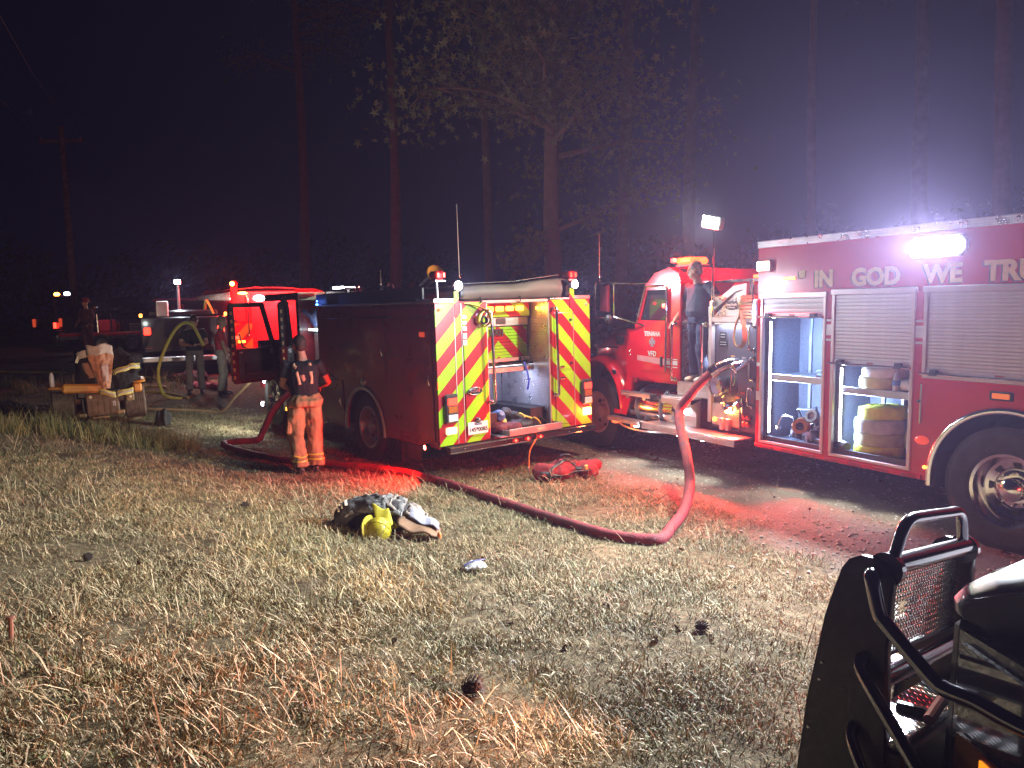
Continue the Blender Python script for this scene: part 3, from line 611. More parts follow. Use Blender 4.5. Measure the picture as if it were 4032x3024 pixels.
    wl = B().bx(3.0, 3.4, -.6, -.3, 2.44, 2.475, .008).ob('deck_light', al, t); B().bx(3.02, 3.38, -.295, -.28, 2.442, 2.472).ob('lens', gw(30), wl)
    B().cyl((3.2, -.45, 2.38), (3.2, -.45, 2.44), .02).ob('light_stem', al, wl)
    for x in (2.45, 2.6): B().tube([(x, -.3, 2.37), (x, -.3, 2.47)], .02, 8).ob('deck_knob', ch, t)
    lamp('SPOT', wl, (3.2, -.5, 2.56), (.55, -1.0, .95), 260, (.92, 1, .85), .08, spot=85, blend=1.)  # added upward beam, aimed to brighten the sweetgum crown
    # monitor nozzle on the deck
    b = B(); b.tube([(1.75, -.9, 2.42), (1.55, -.9, 2.50), (1.38, -.88, 2.56)], [.05, .06, .06], 10); b.ob('deck_gun', mat('dark_metal', (.1, .09, .1), .35, .6), t)
    B().lathe([(.05, 0), (.09, .05), (.13, .10), (.12, .11)], (1.42, -.885, 2.545), (-.85, .1, .35), 20).ob('deck_gun_bell', mat('yellow_bell', (.5, .25, .03), .5, emit=None), t)
    whip(t, (2.6, -.7, 2.40), .3); whip(t, (.55, -.75, 2.42), 1.0)
    # cab
    b = B(); cb = mat('cab_dark_red', (.12, .008, .012), .25, coat=.5)
    side = [(4.18, .75), (4.18, 2.42), (5.7, 2.42), (6.15, 1.6), (6.2, .75), (6.05, .75), (6.02, .95), (5.75, 1.22), (5.35, 1.22), (5.05, .95), (5.02, .75)]
    b.prism([(4.18, .75), (4.18, 2.42), (4.30, 2.42), (4.30, .75)], (0, -.03, 0), (1, 0, 0), (0, 0, 1), (0, -2.4, 0))
    b.prism([(4.30, 2.30), (4.30, 2.42), (5.7, 2.42), (5.72, 2.30)], (0, -.03, 0), (1, 0, 0), (0, 0, 1), (0, -2.4, 0))
    b.prism([(5.45, 1.15), (5.45, 1.25), (6.2, 1.6), (6.22, .75), (6.05, .75), (6.0, .98), (5.8, 1.15)], (0, -.03, 0), (1, 0, 0), (0, 0, 1), (0, -2.4, 0))
    b.prism([(4.86, .98), (4.86, 2.31), (4.96, 2.31), (4.96, .98)], (0, -.03, 0), (1, 0, 0), (0, 0, 1), (0, -.08, 0)); b.bx(4.3, 5.5, -2.43, -.05, .95, 1.0)
    b.bx(4.3, 5.7, -2.43, -2.40, 1.0, 1.6); b.ob('cab', cb, t)
    B().bx(4.5, 5.3, -1.3, -.5, 1.01, 1.5, .05).ob('cab_seat', dark_grey(), t)
    # open cab doors seen from inside
    def door(hx, ang, w, zlo, zhi, slant, nm):
        a = R(ang); u = V((-math.cos(a), math.sin(a), 0)); o = V((hx, .0, 0)); nrm = V((u.y, -u.x, 0)); zm = zlo + (zhi - zlo) * .43
        d = B().prism([(0, zlo + .06), (.04, zlo), (w - .04, zlo), (w, zlo + .06), (w, zm), (0, zm)], o, u, (0, 0, 1), nrm * .05).ob(nm, cb, t)
        b = B(); b.prism([(0, zm), (.075, zm), (slant + .09, zhi - .07), (slant + .03, zhi)], o, u, (0, 0, 1), nrm * .045); b.prism([(w - .09, zm), (w, zm), (w, zhi - .05), (w - .04, zhi), (w - .09, zhi - .07)], o, u, (0, 0, 1), nrm * .045)
        b.prism([(slant + .03, zhi), (slant + .06, zhi - .075), (w - .08, zhi - .075), (w - .04, zhi)], o, u, (0, 0, 1), nrm * .045); b.ob('window_frame', bk, d)
        pn = B().prism([(.03, zlo + .05), (w - .12, zlo + .05), (w - .12, zm - .02), (.1, zm + .02), (.03, zm - .06)], o - nrm * .012, u, (0, 0, 1), nrm * .012).ob('inner_panel', dark_grey(), d)
        B().prism([(.10, zlo + .17), (w - .22, zlo + .15), (w - .24, zlo + .35), (.13, zlo + .38)], o - nrm * .03, u, (0, 0, 1), nrm * .018).ob('door_pocket', mat('pocket_grey', (.045, .047, .057), .45), d)
        B().tube([o + u * .14 - nrm * .035 + V((0, 0, zlo + .15)), o + u * (w - .25) - nrm * .04 + V((0, 0, zlo + .16))], .012, 6).ob('pull_handle', alu(), d)
        for (a0, z0) in ((.08, zm - .06), (.08, zm - .10), (w - .2, zm - .07)): B().prism([(a0, z0), (a0 + .06, z0), (a0 + .06, z0 + .025), (a0, z0 + .025)], o - nrm * .014, u, (0, 0, 1), nrm * .003).ob('door_label', mat('label_grey', (.5, .5, .5)), d)
        for k in range(9):
            z0 = zlo + .08 + k * (zhi - zlo - .14) / 9; B().prism([(w - .05, z0), (w - .01, z0), (w - .01, z0 + .055), (w - .05, z0 + .055)], o - nrm * .006, u, (0, 0, 1), nrm * .004).ob('reflective_square', mat('reflector_tan', (.45, .30, .12), .35), d)
        return d
    d = door(5.2, 74, .87, .95, 2.28, .17, 'driver_door')
    door(4.40, 60, .30, 1.0, 2.28, .04, 'crew_door')
    fw = wheel(t, (5.45, -.14, .62), .49, .28, .30, 1, chrome())
    for (x, z) in ((5.50, .92), (5.66, .50)):
        h = B().lathe([(.001, 0), (.045, 0), (.05, .03), (.04, .05)], (x, .10, z), (-.2, 1, 0), 16).ob('ground_light', al, t); B().lathe([(.001, .055), (.036, .052), (.041, .045)], (x, .10, z), (-.2, 1, 0), 16).ob('lens', gw(40), h)
        lamp('SPOT', h, (x - .02, .20, z), (.95, .42, -.10) if z > .7 else (-.2, 1, -.55), 110 if z > .7 else 60, (.9, 1, .95), .04, spot=150, blend=.7)
    B().bx(4.78, 4.86, .0, .03, .44, .50, .01).ob('amber_side_lamp', ga(8), t)
    B().bx(4.2, 5.0, -.3, .02, .42, .72, .02).ob('step_box', alu(), t)
    B().tube([(6.1, .05, 1.4), (6.2, .25, 1.5), (6.2, .3, 1.75)], .015, 8).ob('mirror_arm', ch, t)
    lamp('AREA', t, (3.2, -.2, 2.46), (.1, .7, -.5), 3, (.9, 1, .9), .3, .05)
    # underbody
    B().bx(.1, 6.0, -1.75, -1.5, .5, .75).ob('chassis_rail', bk, t); B().bx(.1, 6.0, -.95, -.7, .5, .75).ob('chassis_rail', bk, t)
    return t, mw
def chev2():
    return chevron('shutter_stripes', .015, 0, .405, YEL, CRED, .35, 1.45, 0)
ENG, ENG_MW = build_engine()

# ------------------------------------------------------------------ rescue truck (right)
def build_rescue():
    mw = frame(2.714, 8.55, .4944, .0063, .0114)
    t = thing('rescue_truck', 'bright red rescue truck with gold lettering, roll-up compartment doors and a big side flood light', 'fire truck', mw)
    rp = red_paint(); ch = chrome(); al = alu(); dp = diamond('diamond_plate'); dpr = diamond('tread_plate_red_lit', (.62, .60, .62), .3, 130.); bk = black(); sat = satin()
    # body skin around three openings, left side at y = 0
    b = B(); y0, y1 = -.035, 0.
    D = [(-.055, -.915, .56, 2.17), (-.985, -1.875, .56, 2.19), (-1.955, -3.30, 1.42, 2.19)]
    cx, cz, ar = -2.72, .52, .655
    b.bx(-4.3, 0, y0, y1, 2.19, 2.675); b.bx(-.055, 0, y0, y1, .47, 2.19); b.bx(-.985, -.915, y0, y1, .47, 2.19); b.bx(-1.955, -1.875, y0, y1, .47, 2.19)
    b.bx(-.915, -.055, y0, y1, .47, .56); b.bx(-1.875, -.985, y0, y1, .47, .56); b.bx(-.915, -.055, y0, y1, 2.17, 2.19); b.bx(-4.3, -3.30, y0, y1, 1.42, 2.19)
    arch = [(cx + ar * math.cos(PI * k / 18), cz + ar * math.sin(PI * k / 18)) for k in range(19)]
    b.prism([(-1.955, 1.42), (-1.955, .47), (cx + ar, .47)] + arch + [(cx - ar, .47), (-4.3, .47), (-4.3, 1.42)], (0, 0, 0), (1, 0, 0), (0, 0, 1), (0, -.035, 0))
    b.bx(-4.3, 0, -2.46, -.036, 2.62, 2.67); b.bx(-4.3, 0, -2.46, -2.43, .47, 2.62); b.bx(-.03, -.001, -2.43, -.036, .47, 2.62); b.bx(-4.3, -4.27, -2.43, -.036, .47, 2.62)
    b.ob('body', rp, t, sharp=30)
    B().bx(-4.3, .01, -.10, .012, 2.672, 2.752, .008).ob('roof_edge_plate', dp, t); B().bx(-4.3, -.0, -2.45, -.11, 2.70, 2.72).ob('roof', al, t)
    B().bx(-1.99, .0, .001, .02, .475, .515, .004).ob('rub_rail', rp, t)
    for k in range(7): B().bx(-.12 - k * .28, -.26 - k * .28, .021, .026, .48, .51).ob('rail_reflector', mat('dull_red_tape', (.30, .01, .015), .3, coat=.4), t)
    # fender, well, wheels
    pts = [(cx + (ar - .0) * math.cos(PI * k / 28), .015, cz + (ar - .0) * math.sin(PI * k / 28)) for k in range(29)]
    B().tube([(cx + ar, .015, .44)] + pts + [(cx - ar, .015, .44)], [(.028, .026)] * 31, 10).ob('fender_ring', ch, t)
    b = B(); pw = [(cx + (ar + .02) * math.cos(PI * k / 18), cz + (ar + .02) * math.sin(PI * k / 18)) for k in range(19)]
    for k in range(18):
        (a, c), (a2, c2) = pw[k], pw[k + 1]; b.add([(a, -.04, c), (a2, -.04, c2), (a2, -.75, c2), (a, -.75, c)], [(0, 1, 2, 3)])
    b.bx(cx - ar - .02, cx + ar + .02, -.77, -.75, .45, 1.2); b.ob('wheel_well', bk, t)
    B().bx(-2.08, -2.0, -.7, -.05, .42, 1.0, .01).ob('mud_flap', rubber(), t)
    wheel(t, (cx, -.15, .515), .525, .29, .30, 1, ch); wheel(t, (cx, -.50, .515), .525, .26, .30, 1, ch, False); wheel(t, (cx, -2.3, .515), .525, .29, .30, -1, ch, False)
    # compartments: frame, shutter, interior
    fr = mat('door_frame_silver', (.62, .56, .56), .35, .5, var=.05)
    def compartment(i, x0, x1, z0, z1, zb, pitch, depth=.62):
        f = B(); w = .035
        f.bx(x0 - w, x0, -.03, .014, z0, z1, .004); f.bx(x1, x1 + w, -.03, .014, z0, z1, .004); f.bx(x1 - .012, x0 + .012, -.03, .022, z1 - .045, z1 + .012, .006); f.bx(x1, x0, -.03, .010, z0 - .03, z0, .004)
        f.ob('door_frame', fr, t)
        sd = shutter(t, x1 + w + .004, x0 - w - .004, zb + .05, z1 - .047, -.012, pitch, sat)
        bb = B().bx(x1 + w + .004, x0 - w - .004, -.018, .006, zb, zb + .048, .004).ob('bottom_rail', sat, sd); bb.matrix_local = Matrix.Translation((-(x0 + x1) / 2, .012, 0))
        lb = B().tube([(x0 - .005, .045, zb + .006), (x1 + .005, .045, zb + .006)], .011, 10).ob('lift_bar', ch, sd); lb.matrix_local = Matrix.Translation((-(x0 + x1) / 2, .012, 0))
        for x in (x0 - .13, x1 + .13):
            q = B().prism([(-.035, 0), (.035, 0), (.025, .05), (-.025, .05)], (x, .008, zb - .005), (1, 0, 0), (0, 0, 1), (0, .05, 0)).ob('bar_bracket', bk, sd); q.matrix_local = Matrix.Translation((-(x0 + x1) / 2, .012, 0))
        q = B().bx((x0 + x1) / 2 - .035, (x0 + x1) / 2 + .035, .0065, .009, zb + .015, zb + .033).ob('warning_label', mat('pale_red_label', (.5, .18, .15), .5), sd); q.matrix_local = Matrix.Translation((-(x0 + x1) / 2, .012, 0))
        if zb > z0 + .05:
            li = mat('compartment_lining', (.13, .145, .19), .6, var=.25, vs=60); b = B()
            b.bx(x1, x0, -depth - .02, -depth, z0, z1); b.bx(x0, x0 + .02, -depth, -.036, z0, z1); b.bx(x1 - .02, x1, -depth, -.036, z0, z1); b.bx(x1, x0, -depth, -.036, z1, z1 + .02); b.bx(x1, x0, -depth, -.036, z0 - .02, z0); b.ob('compartment', li, t)
            B().bx(x1, x0, -.06, -.034, z0, z0 + .05, .004).ob('sill_lip', mat('dark_sill', (.05, .03, .035), .4), t)
            for x in (x0 - .16,): B().bx(x - .02, x + .02, -depth + .0, -depth + .02, z0, z1, .004).ob('upright', al, t)
            B().bx(x0 - .048, x0 - .022, -.12, -.08, z0 + .06, zb - .03, .004).ob('led_housing', al, t)
            B().bx(x0 - .052, x0 - .046, -.115, -.085, z0 + .08, zb - .05).ob('led_strip', gw(22), t)
            lamp('AREA', t, (x0 - .06, -.10, (z0 + zb) / 2), (-1, -.55, 0), 42, (.42, .62, 1), .04, zb - z0 - .2)
    mat('compartment_lining', (.13, .145, .19), .6, var=.25, vs=60)
    compartment(0, D[0][0], D[0][1], D[0][2], D[0][3], 1.92, .052); compartment(1, D[1][0], D[1][1], D[1][2], D[1][3], 1.465, .034); compartment(2, D[2][0], D[2][1], D[2][2], D[2][3], 1.425, .031)
    # compartment one: shelf, louvres, dividers
    B().bx(-.88, -.10, -.60, -.10, 1.27, 1.285).ob('shelf', al, t); B().bx(-.88, -.10, -.10, -.085, 1.225, 1.30, .004).ob('shelf_edge', al, t)
    B().bx(-.56, -.53, -.60, -.56, .58, 2.1, .004).ob('upright', al, t); B().bx(-.885, -.86, -.61, -.2, .58, 1.22).ob('divider', dark_grey(), t)
    lv = B().bx(-.88, -.57, -.60, -.585, 1.46, 1.92, .004).ob('louvre_panel', alu(), t)
    lm = B().prism([(0, 0), (.012, .003), (.012, .008), (0, .022)], (-.14, 0, 0), (0, 1, 0), (0, 0, 1), (.28, 0, 0)).mesh('louvre', alu())
    for k in range(14): inst('louvre', lm, lv, Matrix.Translation((-.725, -.585, 1.475 + k * .031)))
    for k in range(12): B().bx(-.565, -.55, -.56, -.545, 1.48 + k * .036, 1.50 + k * .036).ob('shelf_clip', al, lv)
    lamp('AREA', t, (-.72, -.30, 1.89), (0, -.7, -1), 9, (.2, .5, 1), .25, .05)
    # compartment two: shelf
    B().bx(-1.85, -1.03, -.60, -.10, 1.185, 1.20).ob('shelf', al, t); B().bx(-1.85, -1.03, -.10, -.085, 1.165, 1.235, .004).ob('shelf_edge', al, t); B().bx(-1.40, -1.37, -.60, -.57, .58, 1.17, .004).ob('upright', al, t)
    # pillar stripes, latches, lamps on the body
    st = mat('silver_stripe', (.6, .56, .58), .35, .3)
    for x0, x1 in ((-.983, -.918), (-1.953, -1.878)):
        for z, h in ((1.895, .022), (1.80, .11), (1.70, .022)): B().bx(x0, x1, .0005, .003, z - h / 2, z + h / 2).ob('pillar_stripe', st, t)
    B().bx(-.055, -.002, .0005, .003, 1.0, 1.10).ob('pillar_stripe', st, t); B().bx(-.055, -.002, .0005, .003, 1.38, 1.42).ob('pillar_stripe', st, t)
    B().bx(-1.965, -1.945, .0, .012, .98, 1.34, .004).ob('hinge_strip', ch, t); B().lathe([(.001, 0), (.016, 0), (.014, .02), (.001, .025)], (-1.94, .0, 1.18), (0, 1, 0), 10).ob('catch', bk, t)
    o = B().ell((-1.98, .004, .83), (.07, .018, .042)).ob('side_marker', mat('red_reflector', (.6, .03, .02), .2, coat=.5), t)
    b = B().box((-2.65, .006, 1.29), (.19, .018, .075), None, .03).ob('amber_marker', bk, t); B().box((-2.65, .016, 1.29), (.14, .012, .045), None, .012).ob('lens', glow('amber_dim', (1., .25, .02), .35), b)
    B().lathe([(.001, 0), (.018, .0), (.016, .01), (.001, .012)], (-2.04, .04, .60), (0, 1, 0), 10).ob('fender_glint_lamp', glow('amber_dot', (1., .3, .05), 4), t)
    # flood light on the upper body
    h = B().prism([(-1.80, 2.50), (-1.86, 2.445), (-2.28, 2.445), (-2.33, 2.50), (-2.33, 2.575), (-2.28, 2.63), (-1.86, 2.63), (-1.80, 2.575)], (0, .002, 0), (1, 0, 0), (0, 0, 1), (0, .05, 0)).ob('flood_light', al, t)
    B().prism([(-1.83, 2.505), (-1.88, 2.465), (-2.26, 2.465), (-2.30, 2.505), (-2.30, 2.575), (-2.26, 2.61), (-1.88, 2.61), (-1.83, 2.575)], (0, .053, 0), (1, 0, 0), (0, 0, 1), (0, .008, 0)).ob('lens', gw(80), h)
    lamp('AREA', h, (-2.07, .075, 2.535), (0, 1, -.02), FLOOD, (.84, .93, 1), .44, .12, spread=138)
    # lettering
    gold = mat('gold_leaf', (.72, .56, .27), .5, .0, var=.1, vs=30); shd = mat('letter_shadow', (.02, .01, .015), .5)
    def word(s, x, z=2.235, sz=.222):
        for m_, dx, dy, nm in ((shd, .014, .002, 'letter_shadow'), (gold, 0, .005, 'gold_lettering')): text(nm, s, sz, m_, t, (x + dx, dy, z - dx * .6), (-1, 0, 0), (0, 0, 1), (.0105 if m_ is gold else .010), .0016, 'LEFT')
    word('"', -.565); word('IN', -.76); word('GOD', -1.20); word('WE', -1.94); word('TRUST "', -2.47)
    # corner beacon and amber marker by the front of the body
    b = B().bx(-.22, -.02, .0, .05, 2.41, 2.54, .015).ob('corner_warning_light', al, t); B().bx(-.205, -.03, .047, .065, 2.425, 2.525, .02).ob('lens', glow('hot_pink_lens', (1., .45, .30), 12), b)
    lamp('AREA', b, (-.12, .09, 2.475), (0, 1, -.5), 55, (1, .05, .04), .16, .09)
    B().bx(-.52, -.36, .001, .02, 2.315, 2.345, .006).ob('amber_marker_bar', glow('amber_soft', (1., .45, .05), 2.5), t)
    B().bx(-.03, .03, .018, .05, 1.82, 2.12, .01).ob('warning_bar', al, t)
    for z, c, nm in ((2.03, (.25, .4, 1.), 'blue_white'), (1.97, (.7, .8, 1.), 'white_bar'), (1.90, (1., .5, .45), 'pink_bar')): B().bx(-.022, .022, .048, .056, z - .035, z + .028).ob('bar_segment', glow(nm, c, 8), t)
    lamp('POINT', t, (0, .12, 1.98), (0, 1, 0), 2.0, (.5, .55, 1), .03)
    for x in (.05, .09): B().tube([(x, .02, 1.95), (x, .02, 2.34)], .013, 8).ob('post', ch, t)
    rail(t, 'grab_handle', (.035, .0, 1.55), (.035, 0, 1.82), (.06, .02, 0), .012); rail(t, 'grab_handle', (.035, .0, 1.22), (.035, 0, 1.46), (.06, .02, 0), .012); rail(t, 'grab_handle', (.05, .0, .92), (.05, 0, 1.12), (.06, .02, 0), .011)
    # pump module
    pp = mat('pump_panel_grey', (.10, .085, .12), .45, .2, var=.12, vs=30)
    pm = B().bx(.04, .705, -.06, -.04, .62, 1.88, .004).ob('pump_panel', pp, t)
    b = B(); b.bx(.0, .75, -2.4, -.06, .6, 2.05); b.ob('pump_house', mat('pump_house_dark', (.05, .05, .06), .5), t)
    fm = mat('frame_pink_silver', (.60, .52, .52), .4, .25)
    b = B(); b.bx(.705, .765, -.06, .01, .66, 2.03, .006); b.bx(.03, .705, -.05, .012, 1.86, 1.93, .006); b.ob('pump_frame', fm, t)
    b = B(); b.prism([(.70, 1.93), (.765, 1.93), (.765, 2.04), (.36, 2.28), (.16, 2.30), (.16, 2.24), (.33, 2.215), (.70, 1.99)], (0, -.05, 0), (1, 0, 0), (0, 0, 1), (0, .06, 0)); b.bx(.16, .225, -.05, .01, 1.93, 2.24, .004); b.ob('crosslay_frame', mat('bright_frame', (.7, .68, .68), .4, .1), t)
    B().prism([(.225, 1.935), (.69, 1.935), (.33, 2.205), (.225, 2.22)], (0, -.04, 0), (1, 0, 0), (0, 0, 1), (0, .03, 0)).ob('crosslay_side', dp, t)
    ov = B().lathe([(.001, 0), (.105, 0), (.105, .01), (.001, .012)], (0, 0, 0), (0, 1, 0), 28).ob('maker_badge', mat('badge_black', (.02, .02, .025), .25, coat=.5), t); ov.matrix_local = Matrix.Translation((.40, -.008, 2.055)) @ Matrix.Diagonal((1, 1, .52, 1))
    wt = mat('badge_white', (.75, .75, .75), .4)
    text('badge_lettering', 'Deep South', .036, wt, t, (.40, .006, 2.052), (-1, 0, 0), (0, 0, 1), .001); text('badge_lettering', 'Fire Trucks, Inc.', .018, wt, t, (.40, .006, 2.025), (-1, 0, 0), (0, 0, 1), .001)
    B().bx(.12, .66, -.02, .012, 1.835, 1.857, .004).ob('panel_light', al, t); lamp('AREA', t, (.39, .0, 1.83), (0, -.25, -1), 3.2, (.65, .85, 1), .5, .04)
    for (x, z, w, h) in ((.565, 1.70, .10, .09), (.56, 1.61, .14, .08)):
        B().bx(x - w / 2, x + w / 2, -.04, -.034, z - h / 2, z + h / 2, .002).ob('instruction_plate', bk, pm)
        for k in range(2): B().bx(x - w * .36, x + w * .36, -.034, -.032, z - h * .2 + k * h * .36, z - h * .12 + k * h * .36).ob('plate_print', mat('label_grey', (.5, .5, .5)), pm)
    for (x, z, c) in ((.40, 1.465, (.75, .35, .1)), (.225, 1.455, (.6, .4, .45)), (.235, 1.05, (.7, .12, .1)), (.315, .99, (.75, .2, .05))): B().bx(x - .03, x + .03, -.04, -.034, z - .012, z + .012).ob('port_label', mat('port_label_%d' % int(z * 1000), c, .5), pm)
    # discharges, caps, suction
    b = B(); b.tube([(.30, -.06, 1.40), (.32, .06, 1.40), (.36, .14, 1.37), (.42, .22, 1.32)], [.065, .065, .062, .062], 18); b.ob('discharge_elbow', ch, t)
    B().lathe([(.062, 0), (.074, .005), (.074, .045), (.068, .05), (.074, .055), (.074, .10), (.064, .105)], (.40, .195, 1.335), (.52, .58, -.55), 18).ob('discharge_coupling', ch, t)
    b = B(); b.tube([(.17, -.06, 1.40), (.18, .05, 1.39), (.20, .11, 1.36)], [.055, .055, .05], 16); b.lathe([(.052, 0), (.066, .005), (.066, .05), (.05, .06), (.001, .062)], (.20, .10, 1.365), (.25, .75, -.4), 16); b.ob('capped_discharge', ch, t)
    B().tube(smooth_path([(.24, .15, 1.33), (.25, .12, 1.2), (.22, .13, 1.15), (.2, .12, 1.25), (.23, .14, 1.32)], 4), .005, 6).ob('cap_chain', ch, t); B().tube([(.24, .14, 1.31), (.34, .06, .93)], .004, 5).ob('cap_cable', ch, t)
    B().lathe([(.001, -.02), (.095, -.02), (.105, 0), (.105, .10), (.13, .105), (.13, .15), (.11, .16), (.105, .145), (.001, .14)], (.53, -.05, 1.12), (.1, 1, 0), 26).ob('suction_inlet', ch, t)
    B().lathe([(.001, 0), (.125, 0), (.12, .02), (.001, .03)], (.44, -.05, 1.11), (0, 1, 0), 22).ob('inlet_cover', bk, t)
    for (x, z) in ((.50, .95), (.24, .90), (.32, .87)): B().tube([(x, -.03, z + .06), (x, .03, z + .02), (x, .04, z - .04)], .014, 8).ob('drain_valve', ch, t)
    b = B(); b.tube([(.35, -.05, .92), (.35, .10, .90)], .034, 14); b.lathe([(.034, 0), (.05, .005), (.05, .04), (.001, .045)], (.35, .09, .90), (.3, 1, -.1), 14); b.ob('small_discharge', ch, t)
    b = B(); b.tube([(.22, -.05, .92), (.22, .06, .91)], .03, 12); b.tube([(.20, .0, .80), (.20, .02, 1.0)], .01, 8); b.ob('small_discharge', ch, t)
    for z in (.78, .70):
        for x in (.18, .12): B().lathe([(.001, 0), (.032, 0), (.036, .03), (.02, .045), (.001, .045)], (x, -.03, z), (0, 1, 0), 8).ob('drain_knob', mat('red_knob', (.5, .1, .05), .3, .6), t)
    # warning light box low on the panel
    ab = B().bx(.25, .695, -.05, .0, .64, .90, .006).ob('warning_light_plate', diamond('amber_tread', (.6, .55, .5), .3, 130.), t)
    B().bx(.34, .46, .001, .03, .80, .885, .015).ob('warning_light', glow('hot_amber_lens', (1., .62, .12), 30), ab)
    lamp('AREA', ab, (.40, .06, .84), (-.15, 1, -.55), 130, (1, .03, .012), .12, .08); lamp('SPOT', ab, (.30, .10, .72), (-.9, .75, -.42), 260, (1, .02, .02), .05, spot=110, blend=.8); lamp('POINT', ab, (.42, .05, .90), (0, 1, 0), 2.2, (1, .42, .05), .03)
    B().lathe([(.001, 0), (.03, 0), (.026, .02), (.001, .024)], (.64, .002, .705), (0, 1, 0), 12).ob('warning_light', glow('amber_dot', (1., .3, .05), 4), ab)
    for x in (.39, .49): B().bx(x - .024, x + .024, .005, .06, .60, .74, .006).ob('chock_bracket', al, t)
    # running board and steps
    rb = B().bx(.06, 1.70, -.02, .27, .545, .56, .002); rb.bx(.06, 1.70, .255, .27, .475, .545, .002); rb.ob('running_board', dpr, t)
    b = B(); b.bx(.72, 1.35, -.3, -.02, .93, 1.10, .003); b.ob('step_riser', dpr, t)
    b = B(); b.bx(.93, 1.47, -.05, .14, .905, .925, .002); b.bx(.93, 1.47, .125, .14, .83, .905, .002); b.prism([(-.05, .56), (-.05, .90), (.13, .83), (.0, .72), (.0, .56)], (.94, 0, 0), (0, 1, 0), (0, 0, 1), (.01, 0, 0)); b.prism([(1.45, .83), (1.33, .72), (1.32, .562), (.95, .562), (.95, .83)], (0, .0, 0), (1, 0, 0), (0, 0, 1), (0, .02, 0)); b.ob('step_box', dpr, t)
    B().lathe([(.001, 0), (.034, 0), (.03, .012), (.001, .015)], (1.13, .021, .735), (0, 1, -.2), 14).ob('step_light', gw(30), t); lamp('SPOT', t, (1.13, .06, .73), (.1, .55, -1), 6, (1, .95, .85), .02, spot=110, blend=.6)
    for x in (.62, 1.05, -.4, -1.05, -1.6, 1.9):
        y = .20 if x > 0 else -.12
        B().lathe([(.001, 0), (.035, 0), (.03, -.012), (.001, -.015)], (x, y, .472 if x > 0 else .465), (0, 0, 1), 12).ob('ground_light', gw(30), t)
        lamp('SPOT', t, (x, y, .44), (.05, .35, -1), 17, (.95, 1, .88), .02, spot=100, blend=.75)
    # alcove behind the cab: floor, walls
    b = B(); b.bx(.72, 1.32, -2.3, -.02, 1.085, 1.11); b.ob('alcove_floor', dp, t); b = B(); b.bx(1.29, 1.31, -1.6, -.05, 1.11, 1.86, .002); b.bx(.72, 1.30, -1.62, -1.6, 1.11, 2.1); b.ob('alcove_wall', dp, t)
    B().bx(.95, 1.05, -.52, -.42, 1.84, 1.86).ob('alcove_light', gw(8), t); lamp('SPOT', t, (.86, -.12, 1.45), (.35, -.3, -1), 7, (1, .97, .9), .04, spot=130, blend=.8)
    rail(t, 'grab_rail', (1.36, .0, 1.13), (1.36, .0, 1.83), (0, .07, 0), .017); rail(t, 'grab_rail', (.81, .0, 1.13), (.81, .0, 1.83), (0, .07, 0), .017)
    B().bx(1.30, 1.34, -.06, -.02, 1.11, 2.35, .006).ob('cab_corner_post', rp, t)
    # fuel tank and cab steps
    b = B(); b.tube([(1.37, -.22, .70), (1.40, -.22, .70), (2.32, -.22, .70), (2.35, -.22, .70)], [.235, .25, .25, .235], 30); b.ob('fuel_tank', ch, t, sharp=25)
    for x in (1.62, 2.12): B().tube([(x, -.22 + .258 * math.cos(a), .70 + .258 * math.sin(a)) for a in [i * PI / 16 for i in range(32)]], [(.006, .03)] * 32, 6, closed=True).ob('tank_strap', al, t)
    B().lathe([(.001, .0), (.04, 0), (.04, .04), (.03, .05), (.001, .05)], (1.55, -.06, .90), (0, .75, .65), 14).ob('tank_cap', ch, t)
    for (x0, x1, z, y) in ((1.78, 2.42, .90, .08), (1.90, 2.62, .53, .16)):
        sb = B().bx(x0, x1, y - .12, y, z - .02, z, .003); sb.bx(x0, x1, y - .01, y, z - .06, z, .003); sb.ob('cab_step', dpr, t)
        for x in (x0 + .15, x1 - .12): B().bx(x - .03, x + .03, -.05, y - .02, z - .10, z - .021, .006).ob('step_bracket', al, t)
    B().tube(smooth_path([(2.55, .05, .47), (2.3, .07, .40), (1.9, .02, .38), (1.5, -.1, .42), (1.35, -.15, .5)], 5), .018, 8).ob('air_pipe', al, t)
    for x in (2.48, 2.05): B().bx(x - .05, x + .05, .10, .15, .44, .475, .006).ob('step_reflector', glow('orange_dim', (1., .12, .03), 2.5), t)
    B().bx(1.3, 3.9, -1.75, -1.5, .55, .8).ob('chassis_rail', bk, t); B().bx(1.3, 3.9, -.9, -.65, .55, .8).ob('chassis_rail', bk, t); B().bx(1.35, 2.4, -1.5, -.5, .85, 1.05, .05).ob('under_cab_clutter', bk, t)
    # cab: conventional with sloped screen, hood, fender
    b = B(); yw = -.03
    prof = [(1.34, 1.09), (1.34, 2.36), (1.38, 2.48), (1.55, 2.56), (1.85, 2.50), (2.00, 2.38), (2.24, 1.80), (2.26, 1.09)]
    def cabside(yy, th):
        hole = [(1.60, 1.88), (1.60, 2.28), (1.98, 2.28), (2.13, 1.86)]
        q = B(); 
        for poly in ([(1.34, 1.09), (1.34, 2.36), (1.60, 2.36), (1.60, 1.09)], [(1.60, 1.09), (1.60, 1.87), (2.20, 1.87), (2.24, 1.80), (2.26, 1.09)], [(1.60, 2.27), (1.60, 2.36), (2.01, 2.36), (2.045, 2.27)], [(2.045, 2.27), (2.20, 1.87), (2.13, 1.87), (1.98, 2.27)]): q.prism(poly, (0, yy, 0), (1, 0, 0), (0, 0, 1), (0, th, 0))
        return q
    q = cabside(yw, -.04); b.v += q.v; o = 0; b.f += q.f
    q = cabside(-2.05, .04); b.add(q.v, q.f)
